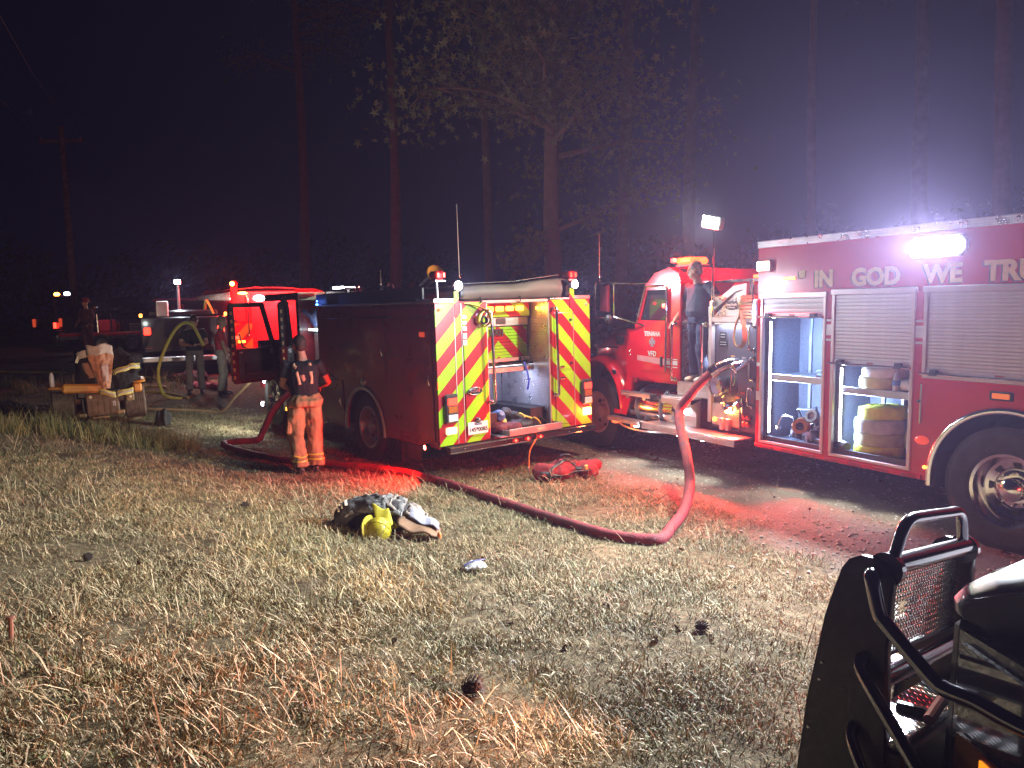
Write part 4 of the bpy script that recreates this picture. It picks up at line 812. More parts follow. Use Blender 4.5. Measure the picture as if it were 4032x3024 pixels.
    b.prism([(1.34, 2.36), (1.38, 2.47), (1.55, 2.55), (1.85, 2.49), (2.01, 2.36)], (0, yw - .02, 0), (1, 0, 0), (0, 0, 1), (0, -1.98, 0))
    b.bx(1.34, 1.38, -2.0, -.07, 1.09, 2.36); b.bx(1.38, 2.24, -2.0, -.07, 1.05, 1.12); b.ob('cab', rp, t, sharp=30)
    B().prism([(1.60, 1.88), (1.60, 2.27), (1.98, 2.27), (2.13, 1.88)], (0, -.05, 0), (1, 0, 0), (0, 0, 1), (0, -.006, 0)).ob('side_window', glass(), t)
    B().add([(2.02, -.1, 2.35), (2.02, -1.95, 2.35), (2.24, -1.95, 1.82), (2.24, -.1, 1.82)], [(0, 1, 2, 3)]).ob('windscreen', glass(), t, thick=.01)
    B().bx(1.62, 1.95, -1.0, -.4, 1.5, 2.1, .08).ob('cab_seat', bk, t)
    cd = B().prism([(1.575, 1.24), (1.60, 1.20), (2.10, 1.20), (2.16, 1.27), (2.17, 1.84), (1.575, 1.84)], (0, yw, 0), (1, 0, 0), (0, 0, 1), (0, .014, 0)).ob('cab_door', rp, t)
    B().tube([(1.565, yw + .012, 1.85), (1.565, yw + .012, 2.27), (1.60, yw + .012, 2.32), (1.99, yw + .012, 2.32), (2.02, yw + .012, 2.27), (2.185, yw + .012, 1.86)], .014, 8).ob('window_trim', ch, cd)
    B().tube([(1.56, yw + .03, 1.22), (1.545, yw + .03, 2.30)], .013, 8).ob('grab_bar', ch, cd)
    B().bx(1.635, 1.68, yw + .014, yw + .03, 1.27, 1.40, .01).ob('door_handle', bk, cd)
    sv = mat('silver_lettering', (.62, .58, .55), .4, .3)
    text('door_lettering', 'TENAHA', .085, sv, cd, (1.85, yw + .017, 1.665), (-1, 0, 0), (0, 0, 1), .002); text('door_lettering', 'VFD', .095, sv, cd, (1.85, yw + .017, 1.40), (-1, 0, 0), (0, 0, 1), .002)
    em = B()
    for k in range(4):
        a = k * PI / 2 + PI / 4 * 0; u = V((math.cos(a), 0, math.sin(a))); w = V((-math.sin(a), 0, math.cos(a)))
        em.prism([(0.012, -.012), (.055, -.035), (.062, 0), (.055, .035), (.012, .012)], V((1.85, yw + .0145, 1.585)), u, w, (0, .003, 0))
    em.lathe([(.001, .004), (.026, .004), (.026, 0), (.001, 0)], (1.85, yw + .015, 1.585), (0, 1, 0), 16); em.ob('fire_service_emblem', mat('emblem_grey', (.25, .22, .25), .4, .3), cd)
    for z, h in ((1.375, .012), (1.33, .055), (1.275, .012)): B().bx(1.36, 1.56, yw + .001, yw + .004, z - h / 2, z + h / 2).ob('silver_stripe', st, t)
    B().prism([(1.58, 1.29), (1.58, 1.375), (2.168, 1.40), (2.168, 1.33)], (0, yw + .0145, 0), (1, 0, 0), (0, 0, 1), (0, .002, 0)).ob('door_stripe', mat('pale_red_stripe', (.5, .2, .2), .35), cd)
    B().lathe([(.001, 0), (.03, 0), (.026, .02), (.001, .025)], (1.64, -.042, 2.06), (0, 1, 0), 12).ob('window_lamp', gr(22), t)
    # hood and fenders
    def hood(u, v):
        x = 2.24 + u * 1.28; w = .97 - .12 * u - .10 * max(0, u - .6) * 2; a = -1 + 2 * v; yc = -1.04
        top = 1.90 - .15 * u - .30 * max(0, u - .72) ** 1.4 * 3; y = yc + w * math.copysign(abs(math.sin(a * PI / 2)) ** .8, a)
        z = 1.12 + (top - 1.12) * (abs(math.cos(a * PI / 2)) ** .42)
        return V((x, y, z))
    B().grid(hood, 16, 24).ob('hood', rp, t, thick=.02); B().bx(3.40, 3.5, -1.75, -.33, .7, 1.5, .04).ob('grille', ch, t); B().bx(3.45, 3.75, -2.2, 0.0, .45, .75, .03).ob('front_bumper', ch, t)
    fc = (3.06, .0, .55)
    def fender(u, v):
        a = R(-8) + u * R(200 - 14); r = .72 - .06 * math.cos(a) ** 2; y = .06 - v * .62; k = 1 - .10 * max(0, (.25 - v) / .25) ** 2
        return V((fc[0] + r * k * math.cos(a) * 1.02, y, max(.56, fc[2] + r * k * math.sin(a) * 1.12)))
    B().grid(fender, 26, 8).ob('fender', rp, t, thick=.03)
    B().prism([(2.23, 1.09), (2.30, 1.10), (2.40, .95), (2.42, .62), (2.62, .62), (2.62, .56), (2.34, .56), (2.24, .8)], (0, .04, 0), (1, 0, 0), (0, 0, 1), (0, -.03, 0)).ob('fender_skirt', rp, t)
    b = B(); b.bx(2.22, 2.45, -.10, -.03, 1.0, 1.75, .02); b.ob('cowl', rp, t)
    B().ell((2.62, .045, 1.14), (.06, .012, .035)).ob('fender_vent', bk, t)
    hl = B().bx(2.62, 2.78, -.14, -.10, 1.52, 1.64, .01).ob('hood_intake', bk, t); B().tube([(2.75, -.12, 1.48), (3.05, .0, 1.48)], .016, 8).ob('intake_arm', ch, t); B().ell((3.1, .02, 1.49), (.05, .05, .05)).ob('fender_mirror', bk, t)
    for z in (1.45, 1.40): B().lathe([(.001, 0), (.014, 0), (.01, .01), (.001, .012)], (2.35, -.028, z), (0, 1, 0), 8).ob('latch', ch, t)
    wheel(t, (3.06, -.12, .52), .525, .29, .30, 1, mat('white_painted_rim', (.5, .4, .4), .4)); wheel(t, (3.06, -2.0, .52), .525, .29, .30, -1, ch, False)
    # mirrors, antenna, roof lights
    mf = B().tube([(2.400, .20, 1.93), (2.380, .22, 2.35), (2.420, .24, 2.40), (2.680, .30, 2.40), (2.710, .30, 2.35), (2.710, .30, 1.95), (2.680, .30, 1.91), (2.440, .21, 1.90)], .013, 8, closed=True).ob('mirror_frame', ch, t)
    B().bx(2.46, 2.66, .22, .27, 1.98, 2.36, .015).ob('mirror', mat('mirror_back', (.15, .02, .03), .2, .5), mf)
    B().tube([(2.400, .22, 2.38), (2.080, .06, 2.36), (1.98, -.03, 2.37)], .011, 8).ob('mirror_arm', ch, mf); B().tube([(2.420, .20, 1.92), (2.180, .1, 1.86), (2.030, -.02, 1.80), (2.020, -.03, 1.70)], .012, 8).ob('mirror_arm', ch, mf)
    B().ell((2.480, .24, 1.89), (.07, .05, .07)).ob('spot_mirror', bk, mf); whip(t, (2.640, .28, 2.40), .66)
    rl = B().bx(1.22, 1.50, -.42, -.10, 2.545, 2.575, .006).ob('roof_warning_light', bk, t); B().bx(1.20, 1.52, -.40, -.11, 2.577, 2.665, .03).ob('lens', glow('hot_red_orange', (1., .07, .01), 6), rl)
    lamp('POINT', rl, (1.36, -.02, 2.70), (0, 1, 0), 170, (1, .03, .015), .05); lamp('POINT', rl, (1.36, -.6, 2.72), (0, 1, 0), 80, (1, .03, .015), .05)
    B().bx(.10, .20, -.2, -.12, 2.36, 2.40, .01).ob('lens', glow('hot_red_orange', (1., .07, .01), 6), t); B().bx(.05, 1.2, -.25, -.22, 2.33, 2.36).ob('roof_rail', ch, t)
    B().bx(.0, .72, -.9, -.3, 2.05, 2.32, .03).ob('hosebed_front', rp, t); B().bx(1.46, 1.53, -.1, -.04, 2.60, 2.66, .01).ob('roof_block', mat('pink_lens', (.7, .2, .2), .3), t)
    # telescoping scene light on its pole
    pl = B(); pl.tube([(.66, .04, 1.92), (.66, .04, 2.5)], .018, 10); pl.tube([(.66, .04, 2.5), (.655, .04, 2.96)], .012, 10); pl.ob('light_pole', ch, t)
    B().bx(.63, .69, .01, .07, 2.05, 2.11, .01).ob('pole_clamp', al, t)
    hd = B().box((.655, .05, 3.02), (.30, .09, .15), Matrix.Rotation(R(-14), 3, 'Y'), .02).ob('telescoping_light', al, t)
    B().box((.655, .099, 3.02), (.27, .012, .125), Matrix.Rotation(R(-14), 3, 'Y'), .004).ob('lens', glow('green_white_lens', (.88, 1., .8), 70), hd)
    lamp('AREA', hd, (.655, .115, 3.02), (.1, 1, -.35), TELE, (.82, 1, .72), .2, .08, spread=165)
    return t, mw
FLOOD = 1000.; TELE = 230.
RES, RES_MW = build_rescue()

# ------------------------------------------------------------------ people
def remeshed(b, name, m, voxel, sm=2, wr=0., ws=9., parent=None, seed=0, sharp=180):
    """one continuous skin grown over overlapping lofts"""
    me = b.mesh(name, None); o = bpy.data.objects.new(name, me); C.objects.link(o)
    r = o.modifiers.new('r', 'REMESH'); r.mode = 'VOXEL'; r.voxel_size = voxel
    s = o.modifiers.new('s', 'SMOOTH'); s.iterations = sm; s.factor = .5
    dg = bpy.context.evaluated_depsgraph_get(); dg.update(); m2 = bpy.data.meshes.new_from_object(o.evaluated_get(dg)); bpy.data.objects.remove(o)
    if wr:
        m2.update(); nr = [v.normal.copy() for v in m2.vertices]
        for v, n in zip(m2.vertices, nr):
            p = v.co; q = V((p.x * ws, p.y * ws, p.z * ws * .7 + seed))
            v.co = p + n * wr * (mnoise.noise(q) + .5 * mnoise.noise(q * 2.3))
    m2.materials.clear(); m2.materials.append(m); m2.polygons.foreach_set('use_smooth', [True] * len(m2.polygons)); m2.name = name
    o = bpy.data.objects.new(name, m2); C.objects.link(o)
    if parent: o.parent = parent
    return o
def lerp(a, b, t): return V(a) + (V(b) - V(a)) * t
def hand(b, w, d, palm, k=1.0):
    """palm and five curled fingers from wrist w along d; palm = direction the palm faces"""
    w, d, palm = V(w), V(d).normalized(), V(palm).normalized(); sd = d.cross(palm).normalized()
    b.tube([w, w + d * .035 * k, w + d * .09 * k], [(.02 * k, .028 * k), (.018 * k, .040 * k), (.014 * k, .040 * k)], 8)
    for i, (o, L) in enumerate(((-.030, .068), (-.010, .078), (.011, .074), (.031, .058))):
        p = w + d * .085 * k + sd * o * k; q = p + (d * .8 + palm * .35).normalized() * L * .5 * k; e = q + (d * .35 + palm * .9).normalized() * L * .5 * k
        b.tube([p - d * .02 * k, p, q, e], [.010 * k, .010 * k, .0095 * k, .0075 * k], 7)
    p = w + d * .03 * k - sd * .03 * k; q = p + (d * .6 - sd * .7 + palm * .3).normalized() * .045 * k; e = q + (d * .8 - sd * .1 + palm * .4).normalized() * .03 * k
    b.tube([p, q, e], [.014 * k, .012 * k, .009 * k], 7)
def head(b, c, yaw, tilt, k=1.0):
    """skull, jaw, nose, ears; face towards local +Y turned by yaw, nodding by tilt"""
    Rm = Matrix.Rotation(yaw, 3, 'Z') @ Matrix.Rotation(tilt, 3, 'X'); c = V(c)
    P = lambda x, y, z: c + Rm @ V((x * k, y * k, z * k))
    b.ell(P(0, -.008, .03), (.076 * k, .096 * k, .098 * k), Rm, 16, 12); b.ell(P(0, .025, -.045), (.060 * k, .068 * k, .075 * k), Rm, 14, 10); b.ell(P(0, .062, -.085), (.030 * k, .028 * k, .026 * k), Rm)
    b.tube([P(0, .088, .025), P(0, .112, -.015), P(0, .102, -.032)], [.010 * k, .017 * k, .015 * k], 8)
    for s in (-1, 1): b.ell(P(s * .078, -.002, -.005), (.012 * k, .024 * k, .034 * k), Rm, 10, 8); b.tube([P(s * .05, .082, .03), P(s * .02, .09, .032)], [.011 * k, .012 * k], 6)
    b.tube([P(-.026, .086, -.058), P(0, .092, -.056), P(.026, .086, -.058)], [.007 * k, .011 * k, .007 * k], 6)
    return Rm, P
SKIN = (.42, .22, .15)
def person(label, loc, rz, J, skin=SKIN, hair=None, bald=False, voxel=.012, group=None, shirt=None, trousers=None, boots=None, sleeve=.55, wrist_palm=((0, -1, 0), (0, -1, 0)), yaw=0., tilt=0., hands=True, cat='person', baggy=1.0, hk=1.0, belly=0.):
    """J: joints in metres: head, neck, chest, waist, pelvis, and per side shoulder/elbow/wrist/hip/knee/ankle"""
    b = B(); Rm, P = head(b, J['head'], yaw, tilt, hk)
    b.tube([lerp(J['head'], J['neck'], .25), lerp(J['head'], J['neck'], .65), lerp(J['neck'], J['chest'], .25)], [.056, .058, .075], 12)
    b.tube([J['chest'], J['waist'], J['pelvis']], [(.10, .14), (.09, .12), (.09, .13)], 12)
    for s in (0, 1):
        sh, el, wr = V(J['sh'][s]), V(J['el'][s]), V(J['wr'][s]); hp, kn, an = V(J['hip'][s]), V(J['kn'][s]), V(J['an'][s])
        b.tube([lerp(sh, J['chest'], .5), sh, lerp(sh, el, .35), lerp(sh, el, .75), el, lerp(el, wr, .3), lerp(el, wr, .8), wr], [.05, .056, .05, .044, .041, .043, .032, .027], 10)
        if hands: hand(b, wr, (wr - el), wrist_palm[s])
        else: b.ell(wr + (wr - el).normalized() * .07, (.035, .035, .05))
        b.tube([hp, kn, an], [.08, .055, .042], 10)
    sk = mat('skin', skin, .55, var=.08, bump=.06, bs=60) if skin == SKIN else mat('skin_%d' % int(skin[0] * 100), skin, .55, var=.08)
    o = remeshed(b, 'person', sk, voxel, 3); o.matrix_world = Matrix.Translation(loc) @ Matrix.Rotation(rz, 4, 'Z'); tag(o, label, cat, group)
    b = B(); ch, wa, pe = V(J['chest']), V(J['waist']), V(J['pelvis'])
    shm = (V(J['sh'][0]) + V(J['sh'][1])) * .5; across = (V(J['sh'][1]) - V(J['sh'][0])); hw = across.length / 2
    def ring(c, w, dpt, dz): return (c, w, dpt)
    def torso(secs):
        ax = across.normalized(); vs = []; n = 20
        for (c, w, dp, f) in secs:
            up = (V(J['neck']) - pe).normalized(); fw = up.cross(ax) * -1; fw = ax.cross(up) * -1
            for j in range(n):
                a = 2 * PI * j / n; ca, sa = math.cos(a), math.sin(a)
                vs.append(V(c) + ax * (w * math.copysign(abs(ca) ** .8, ca)) + fw * (dp * math.copysign(abs(sa) ** .9, sa)) + fw * f)
        fs = [(i * n + j, i * n + (j + 1) % n, (i + 1) * n + (j + 1) % n, (i + 1) * n + j) for i in range(len(secs) - 1) for j in range(n)]
        fs.append(tuple(range(n))); fs.append(tuple((len(secs) - 1) * n + j for j in range(n))); b.add(vs, fs)
    torso([(lerp(shm, J['neck'], .75), .075, .07, 0), (lerp(shm, J['neck'], .35), hw * .75, .095, 0), (lerp(shm, ch, .15), hw * 1.0, .115, 0), (ch, hw * .95, .135, .0), (lerp(ch, wa, .6), hw * .88, .128 + belly * .7, belly * .5), (wa, hw * .85, .125 + belly, belly), (lerp(wa, pe, .75), hw * .86, .135 + belly * .6, belly * .3)])
    for s in (0, 1):
        sh, el = V(J['sh'][s]), V(J['el'][s]); e = lerp(sh, el, sleeve) if sleeve <= 1 else lerp(el, J['wr'][s], sleeve - 1)
        pts = [lerp(sh, ch, .35), sh, lerp(sh, e if sleeve <= 1 else el, .5)] + ([el] if sleeve > 1 else []) + [e]; b.tube(pts, [.075, .076, .070] + ([.062] if sleeve > 1 else []) + [.066 if sleeve <= 1 else .05], 12)
    if shirt: remeshed(b, 'shirt', shirt, voxel, 2, .010, 9, o, 1)
    b = B(); hw2 = .155 * (1 + .08 * (baggy - 1))
    torso2 = [(lerp(wa, pe, .35), .158 * (1 + (baggy - 1) * .25), .125 * (1 + (baggy - 1) * .35), 0), (lerp(wa, pe, .7), .166 * (1 + (baggy - 1) * .45), .13 * (1 + (baggy - 1) * .6), 0), (pe, .175 * baggy, .14 * baggy, 0), (pe - V((0, 0, .07)), .165 * baggy, .135 * baggy, 0)]
    torso(torso2)
    for s in (0, 1):
        hp, kn, an = V(J['hip'][s]), V(J['kn'][s]), V(J['an'][s])
        b.tube([hp + V((0, 0, .05)), lerp(hp, kn, .25), lerp(hp, kn, .7), kn, lerp(kn, an, .4), lerp(kn, an, .8), lerp(kn, an, .97)], [x * baggy for x in (.088, .094, .084, .078, .074, .078, .080)], 14)
    if trousers: remeshed(b, 'trousers', trousers, voxel, 2, .020 * baggy, 8, o, 3)
    if boots:
        for s in (0, 1):
            an = V(J['an'][s]); tx = J.get('toe', ((0, 1, 0), (0, 1, 0)))[s]; d = V(tx).normalized(); b = B(); g = an.z - .085
            b.tube([an + V((0, 0, .06)), an - V((0, 0, .02)), V((an.x, an.y, g + .05))], [.052, .055, .055], 12)
            b.tube([V((an.x, an.y, g + .045)) - d * .06, V((an.x, an.y, g + .045)) + d * .06, V((an.x, an.y, g + .036)) + d * .15, V((an.x, an.y, g + .03)) + d * .19], [(.045, .042), (.045, .046), (.036, .048), (.02, .035)], 12); remeshed(b, 'boot', boots, .010, 1, parent=o)
    if hair:
        b = B(); Q = lambda x, y, z: V(J['head']) + Rm @ V((x * hk, y * hk, z * hk))
        b.ell(Q(0, -.018, .042), (.083 * hk, .100 * hk, .098 * hk), Rm, 18, 12, fn=lambda p: p * (1 + .02 * mnoise.noise(p * 60))); 
        b.ell(Q(0, -.045, -.012), (.074 * hk, .068 * hk, .075 * hk), Rm, 14, 10)
        remeshed(b, 'hair', hair, .009, 1, .004, 60, o)
    return o
def strip(o, name, m, pts, w, nrm, th=.004, lift=0.):
    """flat webbing or reflective band following pts, facing nrm"""
    b = B(); pts = smooth_path(pts, 4); vs = []; n = len(pts)
    for i, p in enumerate(pts):
        t = (pts[min(i + 1, n - 1)] - pts[max(i - 1, 0)]).normalized(); q = V(nrm(p) if callable(nrm) else nrm); s = t.cross(q).normalized()
        for k in (-1, 1): vs.append(p + s * w / 2 * k + q * lift)
    b.add(vs, [(2 * i, 2 * i + 1, 2 * i + 3, 2 * i + 2) for i in range(n - 1)]); return b.ob(name, m, o, thick=th)
def snap(o, target, off=.006, dirv=None):
    """lay a strip onto the garment it belongs to"""
    md = o.modifiers.new('lay', 'SHRINKWRAP'); md.target = target; md.offset = off; md.wrap_method = 'NEAREST_SURFACEPOINT'; md.wrap_mode = 'ABOVE_SURFACE'
    while o.modifiers.find('lay') > 0: o.modifiers.move(o.modifiers.find('lay'), 0)
def band(o, target, name, m, c, d, r, w, n=28):
    d = V(d).normalized(); u = d.orthogonal().normalized(); v = d.cross(u); b = B(); vs = []
    for j in range(n):
        a = 2 * PI * j / n
        for k in (-.5, -.17, .17, .5): vs.append(V(c) + (u * math.cos(a) + v * math.sin(a)) * r + d * w * k)
    b.add(vs, [(j * 4 + k, ((j + 1) % n) * 4 + k, ((j + 1) % n) * 4 + k + 1, j * 4 + k + 1) for j in range(n) for k in range(3)]); q = b.ob(name, m, o, thick=.003); snap(q, target, .004); return q

def build_people():
    navy = mat('navy_shirt', (.006, .007, .012), .85, var=.25, bump=.15, bs=50); tan = mat('tan_bunker_cloth', (.30, .19, .09), .85, var=.2, vs=7, bump=.2, bs=70)
    bl = mat('black_boot', (.02, .017, .017), .5); dk = mat('dark_brown_hair', (.035, .02, .014), .6, bump=.5, bs=120); lime = mat('lime_reflective_tape', (.62, .55, .08), .35); silver = mat('silver_reflective_tape', (.75, .55, .3), .3, .2)
    # firefighter by the fire engine, back to us
    J = dict(head=(-.03, .02, 1.69), neck=(0, -.01, 1.52), chest=(.0, -.01, 1.33), waist=(.01, 0, 1.10), pelvis=(.0, .0, .98), sh=((-.205, -.01, 1.45), (.205, -.01, 1.45)), el=((-.27, .05, 1.19), (.315, .02, 1.20)), wr=((-.20, .26, 1.10), (.20, .22, 1.13)),
             hip=((-.10, 0, .93), (.10, 0, .93)), kn=((-.13, .03, .50), (.105, .07, .50)), an=((-.085, -.06, .10), (.11, .06, .10)), toe=((-.25, 1, 0), (.35, 1, 0)))
    x, y = -2.70, 9.92
    o = person('firefighter in navy T-shirt and tan bunker trousers with braces, back turned, beside the fire engine', (x, y, tz(x, y) - .005), R(12), J, hair=dk, shirt=navy, trousers=tan, boots=bl, sleeve=.62, yaw=R(28), tilt=R(-10), wrist_palm=((.6, 0, -.6), (-.8, 0, -.5)), baggy=1.34, voxel=.011)
    sh = [c for c in o.children if c.name.startswith('shirt')][0]; tr = [c for c in o.children if c.name.startswith('trousers')][0]
    br = mat('tan_brace_webbing', (.55, .36, .22), .7, var=.1)
    for pts in ([(-.125, -.14, 1.50), (-.115, -.15, 1.46), (-.08, -.16, 1.42)], [(-.075, -.2, 1.37), (-.06, -.2, 1.28), (-.045, -.2, 1.19)], [(.115, -.14, 1.50), (.11, -.15, 1.47), (.105, -.15, 1.45)], [(.12, -.2, 1.37), (.13, -.2, 1.28), (.135, -.2, 1.20)]):
        s = strip(o, 'brace', br, pts, .05, (0, -1, 0), .004); snap(s, sh, .006)
    for z in (.20, .265):
        for kx, ky in ((-.095, -.04), (.108, .062)):
            band(o, tr, 'reflective_band', lime, (kx, ky, z), (0, 0, 1), .11, .022)
    for xx in (-.06, .03): B().lathe([(.001, 0), (.012, 0), (.01, .008), (.001, .01)], (xx, -.165, 1.065), (0, -1, 0), 10).ob('button', chrome(), o)
    B().box((-.20, .0, .66), (.07, .16, .22), Matrix.Rotation(R(8), 3, 'Y'), .02).ob('cargo_pocket', tan, o)
    # man standing in the step well of the rescue truck
    J = dict(head=(.03, .05, 1.56), neck=(.01, .01, 1.40), chest=(0, 0, 1.22), waist=(.0, .0, 1.0), pelvis=(0, 0, .90), sh=((-.20, 0, 1.34), (.20, 0, 1.34)), el=((-.39, .02, 1.16), (.30, -.02, 1.08)), wr=((-.56, .12, 1.17), (.36, .14, .88)),
             hip=((-.095, 0, .86), (.095, 0, .86)), kn=((-.10, .06, .46), (.12, .02, .46)), an=((-.11, .0, .09), (.11, -.03, .09)))
    p = RES_MW @ V((1.05, -.12, 1.112)); d = RES_MW.to_3x3() @ V((0, 1, 0))
    jean = mat('dark_denim', (.03, .045, .11), .8, var=.2, bump=.15, bs=60)
    m_ = person('grey-haired man in dark shirt and jeans standing in the step well behind the red cab', p, math.atan2(-d.x, d.y), J, hair=mat('grey_hair', (.22, .18, .17), .7, bump=.4, bs=120), shirt=mat('dark_blue_shirt', (.018, .03, .07), .75, var=.2), trousers=jean, boots=mat('pale_shoe', (.5, .46, .4), .6), sleeve=.75, yaw=R(-50), tilt=R(-8), wrist_palm=((0, 0, -1), (0, 0, -1)), belly=.03, voxel=.012)
    m_.matrix_world = m_.matrix_world @ Matrix.Diagonal((.88, .88, .88, 1))
    # two men talking beyond the mower
    J = dict(head=(-.04, .08, 1.60), neck=(0, .02, 1.46), chest=(0, 0, 1.28), waist=(0, 0, 1.04), pelvis=(0, 0, .94), sh=((-.20, 0, 1.38), (.20, 0, 1.38)), el=((-.27, .0, 1.12), (.27, .02, 1.12)), wr=((-.10, .27, 1.10), (.04, .29, 1.08)),
             hip=((-.10, 0, .90), (.10, 0, .90)), kn=((-.11, .03, .48), (.13, .02, .48)), an=((-.12, 0, .09), (.14, 0, .09)))
    x, y = -7.0, 17.0
    a = person('man in black polo shirt and grey trousers looking down at the phone in his hands', (x, y, tz(x, y)), R(200), J, hair=dk, shirt=mat('black_polo', (.012, .012, .014), .8, var=.3), trousers=mat('grey_trousers', (.16, .13, .11), .8, var=.15), boots=bl, sleeve=.6, yaw=R(-35), tilt=R(-38), wrist_palm=((0, 0, 1), (0, 0, 1)), belly=.03, voxel=.015)
    B().box((-.03, .38, 1.12), (.07, .13, .01), Matrix.Rotation(R(25), 3, 'X'), .003).ob('phone', bl, a)
    J = dict(head=(.03, .05, 1.60), neck=(0, .02, 1.44), chest=(0, 0, 1.26), waist=(0, 0, 1.04), pelvis=(0, 0, .94), sh=((-.19, 0, 1.36), (.19, 0, 1.36)), el=((-.26, .03, 1.10), (.25, .06, 1.08)), wr=((-.20, .20, .92), (.22, .14, .83)),
             hip=((-.10, 0, .90), (.10, 0, .90)), kn=((-.11, .04, .48), (.13, .0, .48)), an=((-.12, 0, .09), (.18, -.05, .09)))
    x, y = -6.37, 16.9
    person('man in red polo shirt and khaki trousers standing by the open cab door', (x, y, tz(x, y)), R(-70), J, hair=mat('light_hair', (.28, .16, .10), .7, bump=.4, bs=120), shirt=mat('red_polo', (.52, .03, .04), .75, var=.12), trousers=mat('khaki_trousers', (.36, .29, .23), .8, var=.12), boots=bl, sleeve=.6, yaw=R(-10), tilt=R(-15), voxel=.015)
    # firefighter far away in a coat
    J = dict(head=(0, .02, 1.66), neck=(0, 0, 1.50), chest=(0, 0, 1.30), waist=(0, 0, 1.05), pelvis=(0, 0, .94), sh=((-.21, 0, 1.42), (.21, 0, 1.42)), el=((-.30, .02, 1.16), (.30, .02, 1.16)), wr=((-.26, .18, .98), (.26, .18, .98)),
             hip=((-.10, 0, .90), (.10, 0, .90)), kn=((-.12, .02, .48), (.12, .02, .48)), an=((-.12, 0, .09), (.12, 0, .09)))
    x, y = -13.7, 25.0
    f = person('distant firefighter in dark coat and helmet, standing beyond the mower', (x, y, tz(x, y)), R(160), J, shirt=mat('dark_turnout', (.14, .04, .035), .8, var=.2), trousers=mat('dark_turnout', (.05, .02, .02), .8), boots=bl, sleeve=1.85, voxel=.02, baggy=1.15, hands=False)
    hl = B().lathe([(.001, .15), (.06, .14), (.10, .09), (.115, .02), (.16, .0), (.165, -.012), (.11, .0), (.09, .0)], (0, 0, 1.70), (0, 0, 1), 18).ob('helmet', mat('dull_red_helmet', (.25, .03, .03), .4), f)
build_people()

